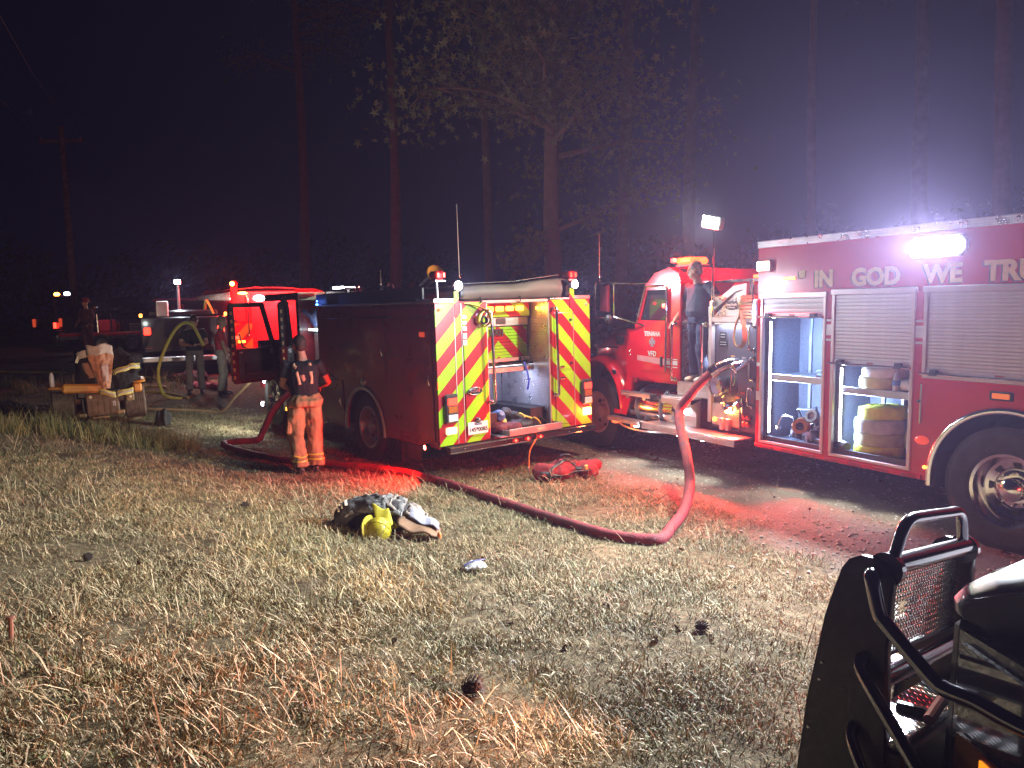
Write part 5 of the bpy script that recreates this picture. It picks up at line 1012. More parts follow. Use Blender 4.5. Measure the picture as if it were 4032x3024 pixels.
# ------------------------------------------------------------------ hoses
def hose(name, label, pts, r, m, n=12, k=8, cat='hose', group=None, flat=None):
    p = smooth_path(pts, k); rr = [r] * len(p)
    if flat: rr = [flat] * len(p)
    else: rr = [r * (1 + .03 * math.sin(i * 1.7)) for i in range(len(p))]
    o = B().tube(p, rr, n).ob(name, m, None); return tag(o, label, cat, group)
def build_hoses():
    maroon = mat('maroon_rubber_hose', (.20, .017, .026), .66, var=.45, vs=7, bump=.5, bs=110)
    G = lambda x, y, z=.05: (x, y, tz(x, y) + z)
    c0 = RES_MW @ V((.455, .265, 1.27)); 
    pts = [tuple(c0)] + [tuple(RES_MW @ V(q)) for q in ((.50, .33, 1.20), (.585, .43, 1.04), (.66, .54, .80))] + [(1.83, 8.02, .48), (1.79, 7.72, .24), (1.62, 7.25, .10), (1.42, 6.85, .065), (1.285, 6.56, .055), (1.16, 6.50, .055), (.83, 6.66, .05), (.41, 7.2, .05), (-.07, 7.87, .05), (-.67, 8.75, .05), (-1.37, 9.58, .05), (-2.1, 10.08, .05), (-3.05, 10.55, .05), (-3.75, 11.05, .06), (-4.35, 11.68, .06)]
    pts = [p if p[2] > .2 else (p[0], p[1], max(p[2], tz(p[0], p[1]) + .045)) for p in pts]
    pts += [(-4.55, 11.95, .09), (-4.40, 12.12, .09), (-4.10, 12.2, .10), (-4.02, 12.3, .25), (-3.9, 12.4, .52), (-3.72, 12.5, .74), (-3.5, 12.55, .88), (-3.3, 12.55, .93)]
    o = hose('supply_hose', 'thick maroon supply hose looping over the grass between the two fire trucks', pts, .052, maroon, 16, 8)
    P = smooth_path(pts, 8)
    dk = mat('hose_print', (.10, .03, .06), .7)
    b = B()
    for t_ in (24, 27, 30):
        p = P[t_]; q = P[t_ + 1]; b.tube([p, lerp(p, q, .35)], .0532, 16, cap=False)
    b.ob('hose_print', dk, o)
    tan = mat('tan_attack_hose', (.30, .19, .09), .75, var=.2); yl = mat('yellow_hose', (.50, .42, .07), .7, var=.2); dy = mat('dull_yellow_hose', (.36, .25, .06), .75, var=.25)
    hose('attack_hose', 'tan attack hose sloping down from the fire engine past the open cab door', [(-3.45, 13.1, 1.62), (-4.0, 13.55, 1.40), (-4.7, 14.2, .98), (-5.3, 14.7, .55), (-5.7, 14.95, .22), (-6.1, 15.0, tz(-6.1, 15) + .03), (-6.8, 14.8, tz(-6.8, 14.8) + .03), (-7.3, 14.6, tz(-7.3, 14.6) + .03)], .028, tan)
    hose('yellow_hose', 'yellow hose arching down in a tall loop beside the man with the phone', [(-6.75, 16.9, 1.45), (-6.9, 16.7, 1.92), (-7.15, 16.6, 1.88), (-7.4, 16.5, 1.45), (-7.55, 16.4, .95), (-7.45, 16.3, .5), (-7.25, 16.2, tz(-7.25, 16.2) + .05), (-7.0, 16.2, tz(-7, 16.2) + .03)], .035, yl)
    hose('yellow_hose', 'pair of thin yellow hose runs stretched across the drive left of the mower', [(-15, 21.0, tz(-15, 21) + .04), (-13.5, 20.4, tz(-13.5, 20.4) + .04), (-11.6, 20.2, tz(-11.6, 20.2) + .04), (-9.4, 19.4, tz(-9.4, 19.4) + .04), (-8, 18.9, tz(-8, 18.9) + .04), (-7, 18.4, tz(-7, 18.4) + .04)], .028, yl)
    hose('garden_hose', 'pale thin hose lying in a long loop on the dark ground left of the mower', [(-8.1, 14.6, tz(-8.1, 14.6) + .03), (-9.3, 14.5, tz(-9.3, 14.5) + .03), (-10.2, 14.2, tz(-10.2, 14.2) + .03), (-10.1, 13.8, tz(-10.1, 13.8) + .03), (-9.2, 13.4, tz(-9.2, 13.4) + .03)], .02, mat('pale_hose', (.32, .22, .18), .7))
    hose('yellow_hose', 'flat ring of yellow hose lying on the grass right of the mower', [(-7.9, 17.6, tz(-7.9, 17.6) + .03), (-8.3, 17.9, tz(-8.3, 17.9) + .03), (-8.9, 17.6, tz(-8.9, 17.6) + .03), (-8.6, 17.1, tz(-8.6, 17.1) + .03), (-8.1, 17.1, tz(-8.1, 17.1) + .03), (-7.5, 16.8, tz(-7.5, 16.8) + .03), (-6.9, 16.3, tz(-6.9, 16.3) + .03)], .03, dy)
build_hoses()

# ------------------------------------------------------------------ mower with turnout coats
def build_mower():
    x, y = -7.0, 13.0; mw = frame(x, y, R(28), 0, R(-2), tz(x, y) - .0)
    t = thing('riding_mower', 'orange zero-turn riding mower seen from behind with coats thrown over its seat', 'mower', mw)
    og = mat('orange_mower_paint', (.60, .22, .02), .4, var=.2, vs=9, coat=.2); br = mat('dusty_brown_metal', (.17, .115, .075), .65, .1, var=.35, vs=12); bk = black(); tyr = mat('dusty_tyre', (.13, .095, .07), .9, var=.35, vs=14, bump=.3, bs=70)
    for s in (1, -1):
        yc = s * .53; b = B(); pr = [(.13, -.16), (.24, -.165), (.275, -.14)]
        for k in range(9): a = -.13 + k * .0325; pr += [(.28, a - .012), (.28, a + .010), (.268, a + .012), (.268, a + .018)]
        pr += [(.275, .14), (.24, .165), (.13, .16)]
        w = b.lathe(pr, (0, yc, .285), (0, 1, 0), 40).ob('rear_wheel', tyr, t); B().lathe([(.13, s * .14), (.10, s * .10), (.001, s * .10)], (0, yc, .285), (0, 1, 0), 24).ob('rim', og, w)
        tr = B()
        B().lathe([(.07, -.06), (.12, -.065), (.14, 0), (.12, .065), (.07, .06)], (1.25, s * .42, .145), (0, 1, 0), 20).ob('front_caster', tyr, t)
        f = B(); f.grid(lambda u, v: V((-.22 + u * .62, s * (.36 + v * .36), .615 + .05 * math.sin(PI * u) + .02 * v)), 10, 4); f.ob('fender', og, t, thick=.025)
        B().tube([(.30, s * .50, .62), (.33, s * .50, .95), (.42, s * .38, 1.02), (.45, s * .22, 1.02)], .015, 8).ob('steering_lever', bk, t)
    pl = B().bx(-.30, -.26, -.29, .20, .12, .50, .02); o = pl.ob('rear_guard', br, t)
    for k in range(4): B().bx(-.305, -.30, -.22 + k * .09, -.16 + k * .09, .16, .38).ob('guard_rib', br, o)
    B().bx(-.309, -.30, -.235, -.19, .27, .35).ob('spec_sticker', mat('label_grey', (.5, .5, .5)), o); 
    for k in range(3): B().bx(-.312, -.309, -.225, -.20, .28 + k * .022, .29 + k * .022).ob('sticker_print', bk, o)
    B().lathe([(.001, 0), (.028, 0), (.026, .015), (.012, .02), (.010, .01), (.001, .01)], (-.30, .13, .45), (-1, 0, 0), 16).ob('round_cap', mat('cream_cap', (.7, .6, .4), .5), o)
    b = B(); b.box((-.26, .20, .60), (.10, .64, .15), Matrix.Rotation(R(5), 3, 'X'), .03); b.ob('engine_guard_bar', og, t)
    b = B(); b.bx(-.24, .9, -.33, .33, .42, .56, .03); b.bx(-.1, .5, -.28, .28, .14, .45, .02); b.ob('chassis', bk, t)
    B().bx(.35, 1.3, -.62, .62, .12, .28, .06).ob('cutting_deck', og, t)
    for yy in (.27, -.30): B().box((-.28, yy, .155), (.08, .12, .06), None, .015).ob('hitch_block', mat('tan_wood', (.40, .26, .13), .7, var=.3), t)
    B().bx(-.29, -.2, -.12, .14, .075, .11, .01).ob('lower_bar', mat('tan_wood', (.40, .26, .13), .7), t)
    b = B(); b.box((.20, .05, .72), (.46, .50, .14), None, .05); b.box((-.02, .05, 1.0), (.12, .50, .52), Matrix.Rotation(R(-8), 3, 'Y'), .05); b.ob('seat', bk, t)
    rb = B().tube([(-.2, .42, .5), (-.2, .42, 1.05), (-.2, .42, 1.1)], .02, 8)
    tl = B().bx(-.33, -.28, -.52, -.40, .33, .46, .01); tl.ob('side_lamp_plate', mat('olive_plate', (.30, .22, .10), .6), t); B().lathe([(.001, 0), (.026, 0), (.022, .01), (.001, .014)], (-.33, -.46, .40), (-1, 0, 0), 12).ob('reflector', mat('cream_cap', (.7, .6, .4)), t)
    B().bx(-.28, -.12, -.66, -.52, .46, .62, .03).ob('right_fender_end', og, t)
    # drink can on the left fender
    c = B().lathe([(.001, 0), (.036, .0), (.037, .01), (.037, .17), (.03, .21), (.018, .235), (.018, .25), (.001, .25)], mw @ V((-.10, .66, .645)), (0, 0, 1), 16).ob('bottle', mat('clear_bottle', (.65, .55, .55), .12, var=.1, coat=.5), None); tag(c, 'small clear drink bottle standing on the left fender of the mower', 'bottle')
    # coats
    nb = mat('black_turnout_cloth', (.016, .015, .017), .85, var=.3, bump=.3, bs=60); lin = mat('tan_coat_lining', (.55, .28, .17), .8, var=.15, vs=8, bump=.2, bs=50); wh = mat('grey_white_collar', (.62, .55, .50), .75, var=.2, vs=25); ylw = mat('yellow_reflective_trim', (.80, .68, .20), .4, var=.15, vs=40); slv = mat('silver_trim', (.55, .52, .45), .35, .2)
    # dark left coat with pale collar
    b = B(); b.tube([(-.1, .10, .64), (-.14, .14, .80), (-.12, .13, 1.0), (-.08, .12, 1.16)], [(.13, .17), (.13, .16), (.13, .15), (.11, .13)], 14); b.ell((-.15, .2, .75), (.10, .12, .16))
    o = remeshed(b, 'turnout_coat', nb, .016, 2, .02, 8); o.matrix_world = mw.copy(); tag(o, 'black turnout coat with pale collar hung over the left side of the mower seat', 'coat')
    def cl(u, v): return V((-.20 - .05 * math.sin(PI * v) - .02 * u, .26 - v * .24, 1.24 - u * .12 - .05 * (1 - v) ** 2 + .015 * mnoise.noise((u * 4, v * 6, 1))))
    B().grid(cl, 6, 8).ob('collar', wh, o, thick=.015); B().box((-.23, .25, 1.08), (.02, .05, .12), Matrix.Rotation(R(25), 3, 'X'), .006).ob('collar_trim', slv, o)
    def sf(u, v): return V((-.25 - .015 * math.sin(PI * v), .20 - .05 * u - v * (.10 + .03 * u), 1.02 - u * .26))
    B().grid(sf, 6, 4).ob('storm_flap', mat('brown_flap', (.35, .2, .13), .8), o, thick=.012)
    # large jacket inside out: tan lining panel, black shell, trim
    b = B(); b.tube([(-.05, -.40, .50), (-.10, -.40, .62), (-.10, -.39, .82), (-.07, -.36, 1.03), (-.04, -.28, 1.19)], [(.16, .23), (.16, .245), (.15, .235), (.13, .20), (.09, .12)], 16); b.tube([(-.12, -.50, 1.02), (-.18, -.56, .90), (-.2, -.60, .80)], [(.10, .10), (.09, .09), (.08, .08)], 12)
    b.tube([(-.1, -.18, .46), (-.12, -.20, .6), (-.1, -.2, .8)], [(.10, .12), (.11, .13), (.1, .1)], 12)
    o = remeshed(b, 'turnout_coat', nb, .016, 2, .022, 7, seed=5); o.matrix_world = mw.copy(); tag(o, 'large black turnout coat with yellow trim and tan lining draped over the mower', 'coat')
    def lp(u, v):
        w = .19 - .12 * max(0, u - .25) / .75 if u > .25 else .19; yc = -.085 - .02 * u
        return V((-.27 - .055 * math.sin(PI * v) - .03 * u * (1 - u) + .015 * mnoise.noise((u * 4, v * 3, 7)), yc + w - 2 * w * v, 1.30 - .72 * u - .04 * abs(v - .5) + .02 * math.cos(v * 9) * (1 - u))) + V((-.018 * mnoise.noise((u * 11, v * 7, 2)) - .012 * abs(math.sin(v * 8 + u * 5 + 2 * mnoise.noise((u * 4, v * 4, 1)))), 0, 0))
    B().grid(lp, 40, 24).ob('lining', lin, o, thick=.02); B().grid(lambda u, v: lp(u * .22, v) + V((-.014, 0, .012)), 6, 12).ob('collar_lining', wh, o, thick=.015)
    B().grid(lambda u, v: lp(.45 + u * .4, .42 + v * .4) + V((-.012, 0, 0)), 8, 6).ob('inner_pocket', mat('pale_pocket', (.50, .34, .30), .7), o, thick=.006)
    def trim(p0, p1, w, nm='reflective_trim'):
        s = B(); n = 10; vs = []
        for i in range(n + 1):
            t_ = i / n; p = lerp(p0, p1, t_) + V((-.02 * math.sin(PI * t_), 0, .008 * math.sin(6 * t_)))
            vs += [p + V((0, 0, w / 2)), p - V((0, 0, w / 2))]
        s.add(vs, [(2 * i, 2 * i + 1, 2 * i + 3, 2 * i + 2) for i in range(n)]); q = s.ob(nm, ylw, o, thick=.008)
        s2 = B(); s2.add([v + V((-.006, 0, -.0)) + V((0, 0, (-1 if i % 2 == 0 else 1) * w * .32)) for i, v in enumerate(vs)], [(2 * i, 2 * i + 1, 2 * i + 3, 2 * i + 2) for i in range(n)]); s2.ob('silver_stripe', slv, q, thick=.003)
    trim((-.335, -.02, .53), (-.345, -.25, .46), .095); trim((-.345, -.27, .46), (-.31, -.52, .51), .095); trim((-.335, -.28, .84), (-.345, -.50, .90), .085); trim((-.345, -.50, .905), (-.27, -.66, .91), .095); trim((-.30, -.235, .86), (-.305, -.25, .80), .03); trim((-.305, -.262, .86), (-.31, -.277, .80), .03)
    return mw
MOW = build_mower()

# ------------------------------------------------------------------ gear lying on the grass
def lump(name, label, cat, m, c, dims, rz, seed, wr=.02, parts=(), voxel=.014, freq=8):
    b = B(); rs = random.Random(seed); L, W, H = dims
    for k in range(9):
        u = rs.uniform(-.8, .8); w = rs.uniform(-.55, .55); b.ell((u * L / 2, w * W / 2, H * rs.uniform(.28, .45)), (L * rs.uniform(.18, .3), W * rs.uniform(.25, .42), H * rs.uniform(.35, .52)), Matrix.Rotation(rs.uniform(-.5, .5), 3, 'Z') @ Matrix.Rotation(rs.uniform(-.25, .25), 3, 'Y'))
    o = remeshed(b, name, m, voxel, 2, wr, freq, seed=seed); o.matrix_world = Matrix.Translation(c) @ Matrix.Rotation(rz, 4, 'Z'); return tag(o, label, cat)
def build_gear():
    gx, gy = -1.22, 6.84; gz = tz(gx, gy); gm = Matrix.Translation((gx, gy, gz)) @ Matrix.Rotation(R(-8), 4, 'Z')
    dk = mat('charcoal_turnout_cloth', (.035, .032, .034), .85, var=.35, vs=10, bump=.3, bs=60)
    b = B(); b.tube([(-.40, .08, .10), (-.30, .06, .15), (-.1, .05, .17), (.1, .06, .16), (.25, .05, .11)], [(.10, .14), (.14, .17), (.15, .17), (.14, .16), (.10, .13)], 14); b.ell((-.42, .02, .04), (.12, .1, .05)); b.ell((.12, -.03, .09), (.12, .1, .09))
    o = remeshed(b, 'turnout_coat', dk, .013, 2, .022, 9, seed=2); o.matrix_world = gm; tag(o, 'rolled up charcoal turnout coat with grey and yellow trim heaped on the grass', 'coat')
    gr_ = mat('pale_grey_fold', (.19, .185, .18), .8, var=.4, vs=14, bump=.4, bs=40); yl = mat('bright_yellow_cloth', (.40, .33, .012), .7, var=.25); bn = mat('brown_leather_cloth', (.20, .11, .06), .7, var=.2); sil = mat('silver_mesh_lining', (.24, .24, .31), .5, .1, var=.3, vs=70)
    def fold(u, v): return V((-.30 + u * .52, .10 - v * .22 + .02 * math.sin(u * 9), .315 - .10 * v ** 1.6 - .05 * (2 * u - 1) ** 2 + .030 * mnoise.noise((u * 8, v * 5, 3)) + .014 * mnoise.noise((u * 21, v * 11, 8))))
    B().grid(fold, 40, 18).ob('grey_fold', gr_, o, thick=.02)
    def fold2(u, v): return V((.05 + u * .36, .12 - v * .20, .30 - .15 * u ** 1.4 - .06 * v + .02 * mnoise.noise((u * 7, v * 5, 9)) + .02 * math.sin(u * 12) + .02 * mnoise.noise((u * 17, v * 10, 5))))
    B().grid(fold2, 30, 18).ob('pale_collar', mat('beige_collar', (.25, .21, .18), .8, var=.35), o, thick=.016)
    for k in range(3): B().tube(smooth_path([(-.43 + k * .035, .16, .15 + k * .03), (-.41 + k * .035, .03, .22 + k * .03), (-.37 + k * .035, -.07, .20 + k * .03)], 4), [(.006, .014)] * 9, 6).ob('trim_stripe', mat('cream_trim', (.62, .56, .45), .5), o)
    def flapy(u, v): return V((-.055 + u * .16 + v * .07, -.10 - v * .10 - .02 * math.sin(PI * u), .285 - u * .05 - v * .13 + .012 * math.sin(u * 7 + v * 3)))
    B().grid(flapy, 8, 8).ob('yellow_flap', yl, o, thick=.012)
    for k, (a, c_) in enumerate((((.13, -.17, .12), (.17, -.20, .09)), ((.16, -.15, .13), (.20, -.18, .09)))): B().tube([a, c_], .012, 8).ob('yellow_toggle', yl, o)
    # brown coat with silver lining flap
    def cf(u, v):
        x = .16 + u * .38 + .05 * v; y = .02 - v * .24; z = .20 - .17 * u ** 1.8 + .03 * math.sin(u * 8 + v * 2) * v - .10 * v * (1 - .3 * u); return V((x, y, max(.012, z)))
    b2 = B(); b2.grid(lambda u, v: cf(u, v), 16, 10); o2 = b2.ob('turnout_liner', bn, None, thick=.014); o2.matrix_world = gm; tag(o2, 'brown coat liner flap showing its silver quilted inside, right of the yellow helmet', 'coat')
    def sf(u, v):
        p = cf(.25 + u * .72, v * .55); return p + V((.0, .01, .03 + .015 * math.sin(u * 9)))
    B().grid(sf, 14, 6).ob('silver_lining', sil, o2, thick=.010)
    B().ell((.585, -.20, .03), (.02, .02, .035)).ob('orange_pull_tab', mat('orange_tab', (.7, .18, .04), .5), o2)
    # helmet
    hm = gm @ Matrix.Translation((.03, -.23, .075)) @ Matrix.Rotation(R(62), 4, 'Y') @ Matrix.Rotation(R(20), 4, 'X')
    he = B().lathe([(.001, .13), (.05, .125), (.09, .095), (.112, .045), (.116, .0), (.155, -.018), (.158, -.028), (.114, -.015), (.10, 0), (.08, .08), (.001, .11)], (0, 0, 0), (0, 0, 1), 28).ob('helmet', mat('yellow_helmet_shell', (.36, .29, .012), .45, var=.35, vs=25, coat=.2), None); he.matrix_world = hm; tag(he, 'yellow firefighter helmet with dark visor lying on its side in the grass', 'helmet')
    for k in range(4):
        a = k * PI / 2 + .5; B().tube([(.0, 0, .134)] + [(.118 * math.sin(q) * math.cos(a), .118 * math.sin(q) * math.sin(a), .012 + .122 * math.cos(q)) for q in (.5, .9, 1.3)], [(.008, .01)] * 4, 6).ob('shell_rib', mat('yellow_helmet_shell', (.6, .5, .02)), he)
    B().grid(lambda u, v: V(((.145 - .02 * v) * math.cos(-1.1 + 2.2 * u), (.145 - .02 * v) * math.sin(-1.1 + 2.2 * u), -.03 - .09 * v)), 14, 4).ob('visor', mat('dark_visor', (.05, .05, .06), .12, coat=.6), he, thick=.005)
    B().tube([(.15 * math.cos(a), .15 * math.sin(a), -.03) for a in [-1.2 + .2 * i for i in range(13)]], .007, 6).ob('visor_rim', mat('grey_rim', (.4, .4, .42), .4), he)
    for s in (-1, 1): B().tube([(.02, s * .11, -.01), (.06, s * .09, -.10), (.08, s * .02, -.15)], [(.003, .01)] * 3, 6).ob('chin_strap', mat('pale_strap', (.4, .38, .36), .6), he)
    # red bag
    rx, ry = .62, 9.28; rz = tz(rx, ry)
    rd = mat('red_bag_cloth', (.20, .010, .018), .8, var=.3, vs=10, bump=.3, bs=40)
    o = lump('equipment_bag', 'slumped red equipment bag with black straps on the grass behind the fire engine', 'bag', rd, (rx, ry, rz - .01), (.80, .40, .27), R(12), 11, .028, freq=7)
    for pts in ([(-.25, -.20, .06), (-.2, -.16, .17), (-.05, -.06, .25), (.1, .0, .27)], [(-.32, -.12, .10), (-.1, -.23, .09), (.15, -.22, .12), (.3, -.16, .15)], [(.0, .05, .27), (.12, -.05, .25), (.2, -.16, .18), (.24, -.22, .08)]):
        s = strip(o, 'black_strap', black(), pts, .045, (0, -.7, .7), .006); snap(s, o, .008)
    B().tube(smooth_path([(-.1, -.02, .25), (-.05, -.04, .31), (.05, -.04, .31), (.1, -.02, .26)], 5), .012, 8).ob('carry_handle', black(), o)
    B().box((.22, -.17, .17), (.05, .03, .06), Matrix.Rotation(.4, 3, 'Z'), .008).ob('buckle', mat('yellow_buckle', (.7, .6, .2), .3, .3), o)
    # hanging orange strap
    e0 = ENG_MW @ V((-.13, -1.41, .42)); pts = [ENG_MW @ V((-.06, -1.41, .447)), ENG_MW @ V((-.12, -1.41, .445)), e0 + V((0, 0, -.03)), V((.21, 9.72, .27)), V((.19, 9.62, .12)), V((.18, 9.58, .03))]
    s = B().tube(smooth_path(pts, 5), [(.004, .014)] * 26, 6).ob('orange_strap', mat('orange_webbing', (.55, .16, .03), .7), None); tag(s, 'orange ratchet strap hanging from the rear bumper of the fire engine to the grass', 'strap')
    B().box((.18, 9.57, .05), (.03, .02, .07), None, .005).ob('buckle', alu(), s)
    # plastic bag
    px_, py_ = -.32, 5.6; pz = tz(px_, py_)
    pb = mat('clear_plastic_bag', (.72, .68, .66), .15, var=.15, vs=30, coat=.6, alpha=.8)
    o = B().grid(lambda u, v: V(((u - .5) * .19 * (1 - .25 * (2 * v - 1) ** 2), (v - .5) * .13, .022 + .045 * math.sin(PI * u) * math.sin(PI * v) + .012 * mnoise.noise((u * 7, v * 6, 4)))), 14, 10).ob('sandwich_bag', pb, None, thick=.006); o.matrix_world = Matrix.Translation((px_, py_, pz + .03)) @ Matrix.Rotation(.25, 4, 'Z'); tag(o, 'crumpled clear sandwich bag with blue zip line lying on the lawn', 'plastic bag')
    B().tube(smooth_path([(-.08, -.035, .045), (-.02, -.02, .068), (.03, -.01, .068), (.09, .05, .05)], 4), [(.003, .006)] * 13, 6).ob('zip_line', mat('blue_zip', (.12, .14, .45), .4), o)
    # pine cones
    cm = None
    for k, (cx_, cy_, lab) in enumerate(((-.215, 3.31, 'dark spiky pine cone in the grass near the bottom edge below the sandwich bag'), (1.04, 4.22, 'small brown pine cone in the grass left of the black brush guard'), (-2.62, 7.3, 'pine cone on the lawn left of the firefighter boots'), (-2.95, 5.15, 'pine cone lying alone on the far left of the lawn'))):
        if cm is None:
            b = B(); b.ell((0, 0, 0), (.03, .03, .05), None, 10, 8); rs = random.Random(4)
            for i in range(70):
                zz = -.045 + .09 * i / 70; a = i * 2.399; r = .036 * math.sqrt(max(.1, 1 - (zz / .055) ** 2)); p = V((r * math.cos(a), r * math.sin(a), zz)); d = V((math.cos(a), math.sin(a), .5)).normalized()
                s_ = V((-math.sin(a), math.cos(a), 0)) * .009; b.add([p - s_, p + s_, p + d * .024 + V((0, 0, .005)), p + d * .01 - V((0, 0, .004))], [(0, 1, 2), (0, 2, 3), (1, 3, 2), (0, 3, 1)])
            cm = b.mesh('pine_cone', mat('pine_cone', (.022, .013, .009), .85, var=.4, vs=50), smooth=False)
        o = bpy.data.objects.new('pine_cone', cm); C.objects.link(o); o.matrix_world = Matrix.Translation((cx_, cy_, tz(cx_, cy_) + .045)) @ Matrix.Rotation([.5, 1.4, 1.2, 1.4][k], 4, 'X') @ Matrix.Rotation(1.2 + k * .6, 4, 'Y') @ Matrix.Diagonal([(1, 1, 1, 1), (.7, .7, .7, 1), (.75, .75, .75, 1), (.6, .6, .6, 1)][k]); tag(o, lab, 'pine cone', 'pine cones on the lawn')
    # rusty peg and pale tuft, lower left
    qx, qy = -2.52, 3.68; o = B().tube([(qx, qy, tz(qx, qy) - .03), (qx + .01, qy, tz(qx, qy) + .13)], [.012, .011], 10).ob('peg', mat('rusty_peg', (.16, .07, .04), .8, var=.3), None); tag(o, 'short rusty stake sticking out of the grass at the lower left', 'stake'); B().lathe([(.001, 0), (.02, 0), (.02, .012), (.001, .014)], (qx + .01, qy, tz(qx, qy) + .13), (0, 0, 1), 10).ob('peg_head', mat('rusty_peg', (.16, .07, .04)), o)
    # red cloth pile and black gear on the drive
    hx, hy = -7.9, 18.8; o = lump('turnout_gear', 'heap of dark and red turnout gear lying on the red-lit drive right of the mower', 'gear', mat('dark_red_cloth', (.10, .015, .02), .8, var=.3), (hx, hy, tz(hx, hy)), (1.1, .5, .30), R(-35), 5, .03, freq=6, voxel=.02)
    hx, hy = -6.9, 17.75; o = lump('red_tarp', 'crumpled bright red cloth trailing to a point on the drive', 'cloth', mat('bright_red_cloth', (.50, .03, .05), .7, var=.15), (hx - .1, hy, tz(hx, hy)), (1.0, .34, .17), R(-28), 8, .03, freq=7, voxel=.02)
    hx, hy = -9.2, 13.5; o = lump('tarp', 'low dark crumpled tarp on the grass left of the mower', 'tarp', mat('dark_blue_tarp', (.03, .035, .05), .6, var=.3), (hx, hy, tz(hx, hy)), (1.5, .7, .34), R(10), 21, .03, freq=5, voxel=.025)
    hx, hy = -6.05, 13.2; o = lump('sack', 'dark sack leaning beside the right tyre of the mower', 'sack', mat('dark_grey_sack', (.018, .017, .017), .85, var=.4, bump=.3, bs=40), (hx, hy, tz(hx, hy)), (.20, .18, .34), 0, 31, .02, voxel=.016)
    # breathing sets in the slide-out tray
    mw = ENG_MW
    o = bpy.data.objects.new('breathing_set', None)
    o = thing('breathing_set', 'breathing set with blue cylinder cover and yellow straps lying in the slide-out tray', 'breathing set', mw @ Matrix.Translation((.12, -1.18, .492)))
    B().tube([(.25, .18, .10), (.12, .17, .16), (.0, .16, .22), (-.04, .16, .25)], [.075, .085, .08, .04], 14).ob('cylinder', mat('blue_cylinder_cover', (.10, .16, .42), .5, var=.15), o)
    B().tube([(.05, .14, .09), (.02, .155, .15)], [(.09, .09), (.088, .088)], 14).ob('yellow_band', mat('yellow_strap', (.75, .62, .10), .5), o)
    rb = remeshed_box = None
    b = B(); b.ell((.0, .20, .06), (.18, .16, .08)); b.ell((-.1, .05, .06), (.14, .14, .07)); q = remeshed(b, 'harness_bag', mat('dark_red_nylon', (.13, .015, .025), .7, var=.2), .014, 2, .015, 10, o)
    o2 = thing('breathing_set', 'black breathing set with yellow straps, right of the blue one in the tray', 'breathing set', mw @ Matrix.Translation((.12, -1.42, .492)))
    b = B(); b.tube([(.2, .22, .20), (.08, .12, .16), (-.02, -.02, .10), (-.06, -.12, .08)], [.07, .08, .07, .05], 14); b.ell((.0, .1, .07), (.2, .17, .07)); remeshed(b, 'pack', mat('black_nylon', (.02, .02, .022), .6), .014, 2, .012, 12, o2)
    for pts in ([(-.07, .10, .20), (-.08, .04, .17), (-.09, -.04, .14)], [(-.11, -.06, .15), (-.12, -.11, .12), (-.12, -.16, .06)], [(-.05, .13, .22), (-.07, .09, .20), (-.09, .07, .16)]): B().tube(smooth_path(pts, 4), [(.012, .022)] * 9, 8).ob('yellow_strap', mat('yellow_strap', (.75, .62, .10), .5), o2)
    B().lathe([(.03, -.01), (.06, 0), (.07, .03), (.05, .05), (.001, .05)], (.15, .2, .22), (-.5, .2, .7), 16).ob('face_mask', mat('black_rubber', (.02, .02, .02), .35), o2)
    B().tube(smooth_path([(.1, -.05, .12), (.0, -.2, .14), (-.06, -.28, .08), (.05, -.30, .04)], 5), .011, 8).ob('air_hose', mat('black_rubber', (.02, .02, .02), .35), o2)
    # rolled hoses in the rescue truck, each roll a thing
    def roll(c, r, h, m, label, seed, tilt=0):
        rs = random.Random(seed); n = 11; pr = [(.012, 0)]
        for k in range(n):
            a = .02 + (r - .02) * k / n; e = .02 + (r - .02) * (k + 1) / n; dz = rs.uniform(-.006, .006) + (n - k) * .0022
            pr += [(a + .002, h - .008 + dz), (a + (e - a) * .3, h + dz), (a + (e - a) * .7, h + dz), (e - .002, h - .008 + dz)]
        pr += [(r, h * .85), (r * 1.01, h * .5), (r, h * .12), (r * .985, 0), (.012, 0)]
        b = B().lathe(pr, (0, 0, 0), (0, 0, 1), 44, True); b.v = [(x * (1 + .02 * math.sin(3 * math.atan2(y, x) + seed)), y * (1 + .015 * math.cos(2 * math.atan2(y, x) + seed)), z + .004 * math.sin(5 * math.atan2(y, x) + seed)) for x, y, z in b.v]
        o = b.ob('hose_roll', m, None, sharp=50); o.matrix_world = RES_MW @ Matrix.Translation(c) @ Matrix.Rotation(tilt, 4, 'Y') @ Matrix.Rotation(seed, 4, 'Z'); tag(o, label, 'hose roll', 'rolled hoses in the open compartment'); return o
    yb = mat('bright_yellow_hose_jacket', (.72, .70, .04), .75, var=.15, vs=12, bump=.15, bs=150); yp = mat('pale_yellow_hose_jacket', (.62, .60, .28), .75, var=.2, vs=12, bump=.15, bs=150); gy_ = mat('grey_hose_jacket', (.50, .49, .44), .75, var=.2, vs=14, bump=.15, bs=150); wh = mat('white_hose_jacket', (.72, .70, .68), .7, var=.15, vs=14, bump=.15, bs=150)
    z = .562; x = -1.345
    roll((x + .005, -.30, z), .232, .105, yb, 'bright yellow rolled hose at the bottom of the stack of four', 1); roll((x, -.30, z + .113), .23, .115, mat('dull_yellow_hose_jacket', (.50, .48, .24), .75, var=.2, vs=12, bump=.15, bs=150), 'dull greenish rolled hose, second from the bottom of the stack of four', 2)
    roll((x - .01, -.30, z + .236), .24, .125, gy_, 'grey rolled hose, third from the bottom of the stack of four', 3, R(1.5)); roll((x - .02, -.31, z + .37), .222, .115, yb, 'yellow rolled hose on top of the stack of four', 4, R(2.5))
